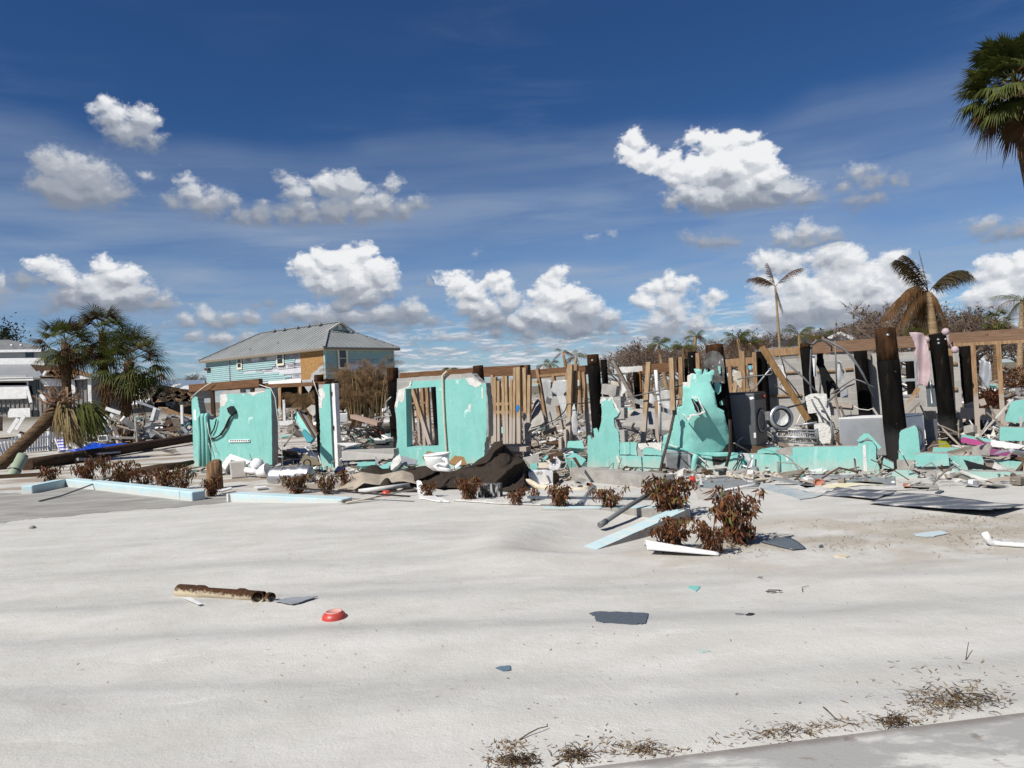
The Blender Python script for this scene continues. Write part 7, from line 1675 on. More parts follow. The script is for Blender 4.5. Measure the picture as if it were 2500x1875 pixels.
whole('tan_pot', MB().lathe([(.10, 0), (.19, .06), (.20, .17), (.16, .20), (.13, .17)], G(229, 1087), n=20), mat('tan_clay', (0.33, 0.20, 0.10), 0.8), 'tan clay pot standing left of the blue tarp', 'pot')
whole('wicker_basket', MB().lathe([(.10, 0), (.16, .05), (.14, .12), (0, .14)], G(150, 1105), n=16), CREAM, 'small pale round basket at the foot of the beach chair', 'basket')
t = thing('white_cooler', 'white framed grey box standing before the dead frond pile', 'box', G(255, 1076))
c = P(255, 1069, 33); part('box_frame', MB().box(c, (.42, .3, .24)), WHITE, t, bevel=.01); part('grey_front', MB().box(c - Vector((0, .152, 0)), (.32, .01, .16)), GREYM, t)
whole('wood_block', MB().box(P(365, 1077, 33), (.26, .2, .12), rz=.3), WOOD2, 'short orange wood block behind the fallen pole', 'wood block')
# white chair slats, posts and boards sticking out of the wreckage
def sticks(label, a, b, d, w, m=WHITE, name='white_board', cat='board', h=.05): return whole(name, MB().bar(P(*a, d), P(*b, d), h, w, Vector((0, 1, 0))), m, label, cat)
r1b = reg(0, 820, .2171); r3b = reg(280, 900, .12055)
sticks('white slotted board leaning behind the fence at far left', *r1b((95,1090),(205,930)), 34, .17)
sticks('second white slotted board right of the first', *r1b((180,1050),(275,895)), 34.5, .16)
sticks('white chair slat leaning behind the leaning palm trunk', *r1b((520,1050),(622,905)), 34, .15)
sticks('white board leaning on the middle palm foot', *r1b((1150,1010),(1195,890)), 38, .16)
sticks('longer white board right of the middle palm foot', *r1b((1190,1030),(1265,880)), 37, .18)
sticks('white plank lying high across the wreckage between palms', *r1b((1190,815),(1355,870)), 37.5, .17)
sticks('white post standing left of the turquoise panel', *r3b((1360,735),(1370,1120)), 34, .10, name='white_post', cat='post', h=.1)
sticks('white post standing in the far doorway', (693,976), (695,1028), 40, .12, name='white_post', cat='post', h=.1)
for k, (a, b) in enumerate((((820,790),(745,1045)), ((870,810),(800,1050)), ((895,820),(840,1050)))): sticks(['left', 'middle', 'right'][k] + ' one of three white shutters leaning in the wreckage', *r3b(a, b), 36 + k * .1, .14, name='white_shutter', cat='shutter')
whole('white_tub', MB().prism([P(*q, dd) for q, dd in zip(jag(r4b((160,720),(230,752),(300,760),(380,745),(440,750),(445,790),(370,820),(250,822),(168,800)), .4, 3, 4), [38] * 99)], (0, .6, -.1)), WHITE, 'white plastic tub lying beyond the doorway', 'tub')
for k, (a, b, w, m_) in enumerate((((430,660),(800,790),.10,GALV), ((880,800),(1140,930),.12,GREYW), ((1010,800),(1330,930),.12,WOOD), ((1150,970),(1480,1050),.10,GREYW), ((880,790),(1080,795),.06,WOOD2), ((1380,760),(1550,720),.10,CARDD), ((1000,870),(1560,960),.10,WOOD))):
    sticks(['grey metal strip sliding off the fallen white roof', 'grey board sloping before the collapsed truss', 'brown board crossing below the truss', 'weathered board low in the wreckage heap', 'pale lath lying on navy cloth', 'dark board behind the white post', 'long brown board low in the wreckage heap'][k], *r3b(a, b), 37.5 - k * .3, w, m_, 'loose_board')
# heap of dead fronds
rr = random.Random(71); t = thing('frond_heap', 'heap of brown dead palm fronds below the bushiest palm', 'frond heap', gnd(310, 1070, 36)); mb = MB()
for i in range(60):
    p = P(rr.uniform(258, 350), rr.uniform(1035, 1066), 36 + rr.uniform(-.8, .8)); a = rr.uniform(0, 6.28)
    fan(mb, p, Vector((math.cos(a), math.sin(a) * .5, rr.uniform(-.2, .5))), .3, rr.uniform(.4, .7), 12, 1.6, 0, rr)
part('fronds', mb, FRONDD, t)
mb = MB()
for i in range(18):
    x = rr.uniform(258, 352); p = P(x, 1068, 36); mb.tube([p, p + Vector((rr.gauss(0, .2), 0, rr.uniform(.4, 1.1)))], .04, 5)
part('stalks', mb, GREYW, t)

# --- collapsed roof behind the palms
t = thing('collapsed_roof', 'collapsed house with white roof sheet and bare wooden truss', 'collapsed house', gnd(400, 1010, 45))
part('white_roof', MB().prism([P(*q, d) for q, d in zip(r3b((255,395),(850,368),(815,480),(760,560),(690,640),(620,702),(200,748)), (47,47,46,45.4,45,44.6,44.6))], (0, .1, -.12)), WHITE, t)
part('eave_board', MB().prism([P(*q, 44.7) for q in r3b((200,748),(560,705),(560,780),(200,830))], (0, .1, 0)), GREYW, t)
part('interior_shade', MB().prism([P(*q, 46.5) for q in r3b((860,380),(980,400),(1580,520),(1600,1000),(800,800),(780,640))], (0, .2, 0)), DARK, t)  # black sheet painting in the shade under the fallen roof
for a, b, w, m_ in (((870,365),(620,700),.9,GREYW), ((880,368),(985,395),.3,GREYW), ((980,395),(1600,520),.35,WOOD), ((770,632),(1560,610),.28,WOOD2), ((965,410),(1010,545),.18,WOOD2), ((1060,600),(1310,465),.18,WOOD2), ((1310,470),(1312,610),.2,WOOD2), ((1430,510),(1545,620),.2,WOOD2), ((960,400),(775,610),.22,WOOD2), ((1270,500),(1275,600),.12,WOOD), ((1100,650),(1180,770),.5,GREYM), ((1380,640),(1440,740),.6,GREYW)):
    p, q_ = r3b(a, b); part('truss_member', MB().bar(P(*p, 45.2), P(*q_, 45.2), .08, w, Vector((0, 1, 0))), m_, t)
part('navy_sheet', MB().prism([P(*q, 44) for q in r3b((840,780),(900,750),(1100,760),(1180,860),(1100,850),(880,800))], (0, .1, 0)), NAVY, t)
t = thing('far_house', 'low blue grey metal roof of a house far behind the truss', 'house', gnd(430, 970, 92))
part('roof', MB().prism([P(*q, d) for q, d in zip(r3b((850,245),(1825,225),(1825,330),(1560,420),(860,330)), (96,96,88,88,90))], (0, .1, -.15)), mat('blue_metal_roof', (0.20, 0.255, 0.32), 0.4, 0.5), t)
part('white_wreck', MB().prism([P(*q, 86) for q in jag(r3b((1310,410),(1380,360),(1460,340),(1540,370),(1545,410)), 1, 3, 4)], (0, .5, 0)), WHITE, t)
part('white_wreck', MB().prism([P(*q, 86.5) for q in jag(r3b((1080,390),(1200,320),(1340,308),(1260,350),(1130,400)), 1, 3, 5)], (0, .5, 0)), WHITE, t)
part('wall', MB().prism([P(*q, 89) for q in r3b((860,330),(1560,400),(1825,330),(1825,600),(860,600))], (0, 3, 0)), GREYSD, t)
sticks('thin pole standing far off above the blue grey roof', *r3b((968,100),(972,235)), 90, .35, GREYW, 'far_pole', 'pole', .3)

# --- grey wrecked house at the left
t = thing('grey_house', 'two storey grey house with stripped roof and hanging white siding', 'house', gnd(60, 1010, 50))
HD = 50.0
def hp(pix, d=HD): return [P(a, b, d) for a, b in r1b(*pix)]
part('wall', MB().prism(hp(((-700,480),(440,475),(840,468),(1010,455),(1022,905),(-700,905))), (0, 9, 0)), GREYSD, t)
m = MB()
for i in range(24):
    x = -200 + i * 51; m.bar(hp(((x, 700 if x < 300 else 480),), HD - .03)[0], hp(((x + 8, 880),), HD - .03)[0], .06, .04, Vector((0, 1, 0)))
part('battens', m, mat('grey_batten', (0.185, 0.178, 0.168), 0.8, 0.2), t)
m = MB()
for i in range(7):
    y = 505 + i * 27; m.bar(hp(((-700, y),), HD - .08 - .008 * (i % 2))[0], hp(((302 - (i > 5) * 60, y - 2 - i),), HD - .08 - .008 * (i % 2))[0], .07, .68, Vector((0, 1, 0)))
part('clapboards', m, [GREYSL], t)
m = MB()
for i in range(4): m.bar(hp(((-700, 610 + i * 25),), HD - .18 - .009 * i)[0], hp(((318 - i * 5, 600 + i * 20),), HD - .18 - .009 * i)[0], .07, .50, Vector((0, 1, 0)))
for i in range(4): m.bar(hp(((455 + i * 14, 478 + i * 18),), HD - .14 - .009 * i)[0], hp(((722, 476 + i * 19),), HD - .14 - .009 * i)[0], .07, .38, Vector((0, 1, 0)))
for i in range(3): m.bar(hp(((110 - i * 8, 850 + i * 18),), HD - .14 - .009 * i)[0], hp(((342, 840 + i * 20),), HD - .14 - .009 * i)[0], .07, .36, Vector((0, 1, 0)))
part('white_slats', m, WHITE, t)
for q in (((312,508),(430,505),(434,655),(318,658)), ((768,492),(848,490),(852,640),(772,642)), ((340,838),(428,835),(430,910),(345,912)), ((-20,800),(98,800),(98,860),(-20,862))):
    w_ = part('window', MB().prism(hp(q, HD - .06), (0, .1, 0)), GLASSD, t)
    part('frame', MB().bar(hp((q[0],), HD - .08)[0], hp((q[3],), HD - .08)[0], .06, .10, Vector((0, 1, 0))), WHITE, w_)
for a, b, w in (((300,560),(350,750),.20), ((460,655),(522,745),.22), ((808,478),(825,650),.32), ((1005,470),(1016,840),.22)): p, q_ = hp((a, b), HD - .2); part('trim_board', MB().bar(p, q_, .06, w, Vector((0, 1, 0))), WHITE, t)
p, q_ = hp(((-300, 492), (380, 482)), HD - .4); part('gutter', MB().bar(p, q_, .14, .22), WHITE, t)
p, q_ = hp(((845, 470), (1028, 458)), HD - .4); part('gutter', MB().bar(p, q_, .14, .26), WHITE, t)
def rq(pix, d): return [P(a, b, dd) for (a, b), dd in zip(r1b(*pix), d)]
part('lower_roof', MB().prism(rq(((-400,322),(335,318),(400,390),(440,468),(-400,492)), (54,54,51.6,49.5,49.5)), (0, .05, -.12)), mat('grey_metal_roof', (0.235, 0.245, 0.25), 0.5, 0.4, col2=(0.27, 0.275, 0.28), nscale=.6), t)
part('stripped_roof', MB().prism(rq(((335,318),(510,312),(860,368),(1028,440),(845,466),(452,458),(400,390)), (54,54,54,50,49.6,49.6,51.6)), (0, .05, -.12)), mat('bare_roof_boards', (0.075, 0.042, 0.025), 0.9, 0.1, col2=(0.04, 0.026, 0.018), nscale=1.2, stretch=(.4, .4, 3)), t)
m = MB()
for a, b in (((500,405),(850,395)), ((470,430),(860,450)), ((560,400),(640,450)), ((640,400),(760,470)), ((850,400),(1020,442))): p, q_ = hp((a, b), HD - .5); m.bar(p, q_, .1, .2, Vector((0, 1, 0)))
part('rafters', m, WOOD, t)
part('torn_flashing', MB().prism(hp(((365,415),(440,390),(470,440),(430,460)), HD - .8), (0, .2, 0)), GALV, t); part('white_scrap', MB().prism(hp(((472,440),(498,395),(520,402),(494,448)), HD - .8), (0, .2, 0)), WHITE, t)
part('upper_wall', MB().prism(hp(((-500,175),(468,165),(500,285),(-500,290)), 54.2), (0, 7, 0)), GREYSL, t)
m = MB()
for i in range(3): m.bar(hp(((-500, 284 + i * 14),), 54.05 - .009 * i)[0], hp(((504, 274 + i * 14),), 54.05 - .009 * i)[0], .08, .34, Vector((0, 1, 0)))
part('upper_slats', m, WHITE, t)
w_ = part('window', MB().prism(hp(((284,182),(366,180),(368,256),(286,258)), 54.1), (0, .1, 0)), GLASSD, t)
part('upper_roof', MB().prism(rq(((-600,60),(95,42),(512,135),(462,162),(-600,176)), (58,58,55,54.0,54.0)), (0, .05, -.12)), mat('grey_shingle_roof', (0.15, 0.155, 0.16), 0.9, 0.1, col2=(0.19, 0.195, 0.2), nscale=2), t)
p, q_ = hp(((-500,178),(466,165)), 53.95); part('gutter', MB().bar(p, q_, .12, .18), WHITE, t)
for x in (135, 240): p, q_ = hp(((x, 118), (x, 95)), 55); part('roof_vent', MB().tube([p, q_], .10, 8), WHITE, t)
bare_tree_dark = (0, 0)
t = thing('dark_tree', 'dark leafy tree behind the grey house roof', 'tree', gnd(10, 990, 75)); rr = random.Random(5)
c = P(6, 818, 75); part('trunk', MB().tube([gnd(-4, 990, 75), P(2, 850, 75), c], [.25, .15, .08], 6), BARK, t); mb = MB()
for i in range(900):
    p = c + Vector((rr.gauss(0, .8), rr.gauss(0, .8), rr.gauss(0, .6))); e = Vector((rr.gauss(0, 1), rr.gauss(0, 1), rr.gauss(0, 1))).normalized() * .15; f_ = e.cross(Vector((0, .3, 1))).normalized() * .1; mb.add([p - f_, p + e, p + f_, p - e], [(0, 1, 2, 3)])
part('crown', mb, mat('dark_leaves', (0.03, 0.04, 0.015), 0.7), t)

# --- the turquoise house on stilts, 66 m away
r2b = reg(480, 760, .2351)
C0 = P(790.3, 847, 66); ZE = C0.z; ZF = P(790, 925, 66).z
def at_z(px, py, z):
    u, v = uv(px, py); d = (z - EYE) * F / v; return Vector((u / F * d, d, z))
Lc, Rc = at_z(484.7, 881, ZE), at_z(991, 848, ZE)
ha = Vector((Lc.x - C0.x, Lc.y - C0.y, 0)); LA = ha.length; ha.normalize(); hb = Vector((-ha.y, ha.x, 0)); hb = hb if hb.y > 0 else -hb
LB = Vector((Rc.x - C0.x, Rc.y - C0.y, 0)).dot(hb); up = Vector((0, 0, 1))
def H(s, b, z): return Vector((C0.x, C0.y, 0)) + ha * s + hb * b + up * z
t = thing('stilt_house', 'turquoise house on stilts with grey metal roof and torn siding', 'house', H(LA / 2, LB / 2, 0))
ov = .5; mid = LB / 2; ZR = 8.53; pit = (ZR - ZE) / mid; gs = 3.3; ge = 19.5 / 19.5 * (LA - 4.3)
def zr(b): return ZE + pit * min(b, LB - b)
gz_ = ZE + pit * gs * .98
rm = MB(); up_ = .05
gF, gB, rR, rL = H(gs, gs * .98, gz_), H(gs, LB - gs * .98, gz_), H(gs - .35, mid, ZR), H(ge, mid, ZR)
rF = H(gs - .35, gs * .98 - .0, gz_ + .0); 
rm.prism([H(0, 0, ZE), H(LA, 0, ZE), rL, rR, gF], (0, 0, -.12)); rm.prism([H(0, LB, ZE), gB, rR, rL, H(LA, LB, ZE)], (0, 0, -.12))
rm.prism([H(0, 0, ZE + .002), gF, gB, H(0, LB, ZE + .002)], (0, 0, -.12)); rm.prism([H(LA, 0, ZE), H(LA, LB, ZE), rL], (0, 0, -.12))
s = .3
while s < LA - .2:                                  # standing seams up the long slope, then up the hip end
    bmax = mid
    if s < gs: bmax = s * .98
    if s > ge: bmax = (LA - s) / (LA - ge) * mid
    if bmax > .3: rm.bar(H(s, .02, ZE + .03), H(s, bmax, ZE + pit * bmax + .03), .04, .03)
    s += .55
b = .3
while b < LB - .2:
    smax = min(gs, min(b, LB - b) / .98)
    if smax > .3: rm.bar(H(.02, b, ZE + .03), H(smax, b, ZE + pit * .98 * smax + .03), .04, .03)
    b += .55
for p, q_ in ((H(0, 0, ZE + .07), gF + up * .07), (H(0, LB, ZE + .07), gB + up * .07), (rR + up * .06, rL + up * .06), (rL + up * .06, H(LA, 0, ZE + .06))): rm.bar(p, q_, .28, .05)
roof = part('roof', rm, mat('seamed_metal_roof', (0.245, 0.255, 0.25), 0.6, 0.3, 0.1, col2=(0.285, 0.295, 0.29), nscale=.5), t)
part('gablet', MB().prism([H(gs - .1, gs * 1.02, gz_ - .02), H(gs - .1, LB - gs * 1.02, gz_ - .02), H(gs - .1, mid, ZR - .12)], ha * .3), SIDING, roof)
for p in (H(gs - .35, gs * .9, gz_ - .12), H(gs - .35, LB - gs * .9, gz_ - .12)): part('gable_trim', MB().bar(p, H(gs - .37, mid, ZR - .02), .10, .16), TRIM, roof)
part('gable_window', MB().frame(H(gs - .16, mid, gz_ + .28), hb * .22, up * .24, ha * .04), TRIM, roof)
for f in (.20, .33, .50, .64, .78): p = rR.lerp(rL, 1 - f) - up * .05; part('roof_vent', MB().box(p + Vector((0, 0, .14)) - hb * .3, (.30, .35, .20)), GREYL, roof)
for f in ((12.2, 1.0), (8.6, 1.6)): p = H(f[0], f[1], ZE + pit * f[1]); part('roof_pipe', MB().tube([p, p + up * .35], .05, 6), GREYL, roof)
fm = MB()
for p, q_ in ((H(0, 0, ZE - .14), H(LA, 0, ZE - .14)), (H(0, 0, ZE - .14), H(0, LB, ZE - .14)), (H(LA, 0, ZE - .14), H(LA, LB, ZE - .14))): fm.bar(p, q_, .06, .18)
part('fascia', fm, mat('brown_fascia', (0.22, 0.18, 0.14), 0.7), t)
part('soffit', MB().prism([H(.04, .04, ZE - .2), H(LA - .04, .04, ZE - .2), H(LA - .04, LB - .04, ZE - .2), H(.04, LB - .04, ZE - .2)], (0, 0, -.05)), TRIM, t)
wb = MB(); wb.prism([H(ov, ov, ZF), H(LA - ov, ov, ZF), H(LA - ov, LB - ov, ZF), H(ov, LB - ov, ZF)], up * (ZE - .26 - ZF)); part('wall', wb, WRAP, t)
def onA(px, py, o=0.0):          # pixel -> (s, z) on the long wall
    u, v = uv(px, py); k = u / F; p0 = H(0, ov - o, 0); dd = (p0.x - k * p0.y) / (k * ha.y - ha.x); y = p0.y + ha.y * dd; return dd, EYE + v / F * y
def onB(px, py, o=0.0):
    u, v = uv(px, py); k = u / F; p0 = H(ov - o, 0, 0); dd = (p0.x - k * p0.y) / (k * hb.y - hb.x); y = p0.y + hb.y * dd; return dd, EYE + v / F * y
sm = MB(); rowsA = (480, 480, 1030, 1025, 820, 790, 480, 690, 850, 910, 985, 920, 640); nr = len(rowsA); rh = (ZE - .26 - ZF) / nr
def lap(p0, p1, z, n_): sm.add([p0 + up * z + n_ * .062, p1 + up * z + n_ * .062, p1 + up * (z + rh) + n_ * .012, p0 + up * (z + rh) + n_ * .012, p0 + up * z, p1 + up * z], [(0, 1, 2, 3), (0, 4, 5, 1)])
for i, xr in enumerate(rowsA):
    z = ZE - .26 - (i + 1) * rh; s0 = onA(*r2b((xr, 560))[0])[0]; lap(H(s0, ov, 0), H(LA - ov, ov, 0), z, -hb)
rowsB = (2090, 2090, 2090, 2090, 1670, 1560, 1560, 1560, 1540, 1530, 1300, 1720, 2000)
for i, xr in enumerate(rowsB):
    z = ZE - .26 - (i + 1) * rh
    if xr > 1320: lap(H(ov, ov, 0), H(ov, min(LB - ov, onB(*r2b((xr, 480))[0])[0]), 0), z, -ha)
for x0, x1, i in ((1820, 2090, 5), (1820, 2090, 4), (1990, 2090, 4)): lap(H(ov, onB(*r2b((x0, 480))[0])[0], 0), H(ov, LB - ov, 0), ZE - .26 - (i + 1) * rh, -ha * 1.2)
part('siding', sm, SIDING, t)
part('corner_board', MB().frame(H(ov, ov, (ZE + ZF) / 2), ha * .10, hb * .10, up * ((ZE - ZF) / 2 - .1)), SIDING, t)
part('corner_board', MB().frame(H(ov, LB - ov, (ZE + ZF) / 2), ha * .08, hb * .10, up * ((ZE - ZF) / 2 - .1)), SIDING, t)
def rectA(x0, y0, x1, y1, o): (s0, z0), (s1, z1) = onA(*r2b((x0, y0))[0]), onA(*r2b((x1, y1))[0]); return [H(s0, ov - o, z0), H(s1, ov - o, z0), H(s1, ov - o, z1), H(s0, ov - o, z1)]
def rectB(x0, y0, x1, y1, o): (s0, z0), (s1, z1) = onB(*r2b((x0, y0))[0]), onB(*r2b((x1, y1))[0]); return [H(ov - o, s0, z0), H(ov - o, s1, z0), H(ov - o, s1, z1), H(ov - o, s0, z1)]
(s0, z0), (s1, z1) = onA(*r2b((1075, 410))[0]), onA(*r2b((1318, 706))[0])
part('boarded_opening', MB().prism([H(s0, ov - .03, ZE - .26), H(ov + .02, ov - .03, ZE - .26), H(ov + .02, ov - .03, z1), H(s0, ov - .03, z1)], hb * .02), OSB, t)
def win(rect, rect_in, n_):
    w_ = part('window', MB().prism(rect, n_ * .04, [rect_in]), TRIM, t)
    part('pane', MB().prism([p + n_ * .03 for p in rect_in], n_ * .01), GLASSD, w_)
    c_ = [(rect_in[0] + rect_in[3]) / 2, (rect_in[1] + rect_in[2]) / 2]; part('sash_bar', MB().bar(c_[0], c_[1], .05, .05), TRIM, w_)
win(rectA(424, 488, 482, 602, .13), rectA(434, 498, 472, 582, .13), hb); win(rectA(834, 436, 918, 560, .13), rectA(846, 446, 906, 540, .13), hb); win(rectB(1452, 388, 1568, 600, .13), rectB(1470, 396, 1550, 580, .13), ha)
q_ = rectA(340, 500, 358, 722, .08); part('downspout', MB().bar((q_[0] + q_[1]) / 2, (q_[2] + q_[3]) / 2, .09, .09), GALV, t)
part('end_vent', MB().prism(rectA(108, 592, 150, 612, .3), hb * .25), RUST, t)
part('base_trim', MB().prism(rectA(750, 726, 1090, 742, .06), hb * .03), WHITE, t)
# printed marks on the wrap
fc = bpy.data.curves.new('print', 'FONT'); fc.body = 'EVERBEST'; fc.size = .34; fo = bpy.data.objects.new('print_source', fc); COL.objects.link(fo)
bpy.context.view_layer.update(); tme = bpy.data.meshes.new_from_object(fo); bpy.data.objects.remove(fo); tw_ = max(v.co.x for v in tme.vertices)
def marks(spots, fnx, o, ax, nrm):
    m = MB(); 
    for x, y in spots:
        s0, z0 = fnx(*r2b((x, y))[0]); c_ = (H(s0, ov - o, z0) if nrm is hb else H(ov - o, s0, z0))
        m.add([c_ + ax * (v.co.x - tw_ / 2) * .78 + up * (v.co.y - .12) for v in tme.vertices], [tuple(p.vertices) for p in tme.polygons])
        for dz in (-.20, .17): m.bar(c_ + ax * -.66 + up * dz, c_ + ax * .66 + up * dz, .03, .02)
    part('printed_marks', m, INK, t)
marks([(945,465),(1030,455),(893,578),(988,567),(1055,556),(955,673),(1045,665),(655,607),(745,600),(535,505),(690,494),(800,575)], onA, .012, -ha, hb)
marks([(1620,522),(1732,521),(1840,518),(1945,522),(2045,524),(1575,626),(1685,624),(1790,622)], onB, .012, hb, ha)
sh = [(1318,540),(1322,640),(1200,720),(1195,790),(1165,850),(1110,770),(1090,715),(1180,705),(1195,645),(1250,610),(1285,570)]
q = r2b(*sh); part('torn_wrap', MB().prism([P(a, b_, 65.2) for a, b_ in jag(q, 1, 3, 7)], (0, .08, 0)), WHITEC, t)
# ground storey: stilts, framing, black block painted in for the room's shade
part('floor_beam', MB().prism([H(ov, ov + .1, ZF - .35), H(LA - ov, ov + .1, ZF - .35), H(LA - ov, LB - ov, ZF - .35), H(ov, LB - ov, ZF - .35)], up * .345), DARKW, t)
for s_ in (1.0, 4.6, 8.2, 11.8, 15.4, LA - .9):
    for b_ in (.8, LB - .9): part('stilt', MB().box(H(s_, b_, (ZF - .3) / 2), (.35, .35, ZF - .3)), DARKW, t)
part('room_shade', MB().prism([H(1.2, 2.2, 0), H(9.5, 2.2, 0), H(9.5, LB - 1.2, 0), H(1.2, LB - 1.2, 0)], up * (ZF - .4)), DARK, t)  # solid block, its black colour stands for the shade indoors
for k, x in enumerate((168, 180, 205, 250, 262, 545, 560)):
    a, b_ = r4b((x, 250), (x, 740)); part('ground_stud', MB().bar(P(*a, 66), P(*b_, 66), .12, .14, Vector((0, 1, 0))), WOOD, t)
part('plywood', MB().prism([P(*q, 66.3) for q in r4b((150,400),(212,400),(212,610),(150,600))], (0, .05, 0)), OSB, t)
for a, b_, w in (((268,598),(560,585),.28), ((270,690),(275,745),.2), ((372,620),(375,745),.16), ((432,615),(435,745),.16), ((312,610),(316,745),.16), ((555,600),(560,745),.16)): p, q_ = r4b(a, b_); part('rail', MB().bar(P(*p, 65), P(*q_, 65), .1, w, Vector((0, 1, 0))), WOOD2, t)

# --- dry cane clump in front of the house
rr = random.Random(81)
def clump(label, px0, px1, ybase, ytop, d, n, seed, name='cane_palm', green=.0):
    rr = random.Random(seed); t = thing(name, label, 'palm', gnd((px0 + px1) / 2, ybase, d)); st, lv = MB(), MB()
    for i in range(n):
        x = rr.uniform(px0 + .2 * (px1 - px0), px1 - .2 * (px1 - px0)); b_ = gnd(x, ybase, d + rr.uniform(-1.2, 1.2)); xt = (px0 + px1) / 2 + (x - (px0 + px1) / 2) * rr.uniform(1.1, 1.7); tp_ = P(xt, ytop + rr.random() ** 1.5 * (ybase - ytop) * .62, b_.y)
        m_ = b_.lerp(tp_, .6) + Vector((0, 0, .25)); st.tube([b_, b_.lerp(m_, .5), m_, tp_], [.035, .03, .022, .012], 4)
        for j in range(rr.choice((4, 5, 6))):
            a = rr.uniform(0, 6.28); o_ = m_.lerp(tp_, rr.random()); e = o_ + Vector((math.cos(a) * rr.uniform(.5, 1.5), math.sin(a) * .9, rr.uniform(-1.0, .7))); pinnate(lv, o_, e, .20, .34, 26, rr, 0, 1.3)
    part('canes', st, FRONDT, t); part('dead_fronds', lv, mat('dry_cane_leaf', (0.25, 0.165, 0.09), 0.85, 0.1, col2=(0.15, 0.09, 0.045), nscale=2, transl=.25), t)
clump('big clump of dry brown cane palm before the turquoise house', 826, 962, 1034, 893, 42, 62, 82)
clump('small tangle of dead brown vine behind the doorway slab', 728, 772, 1000, 960, 40, 14, 83, 'dead_vine')

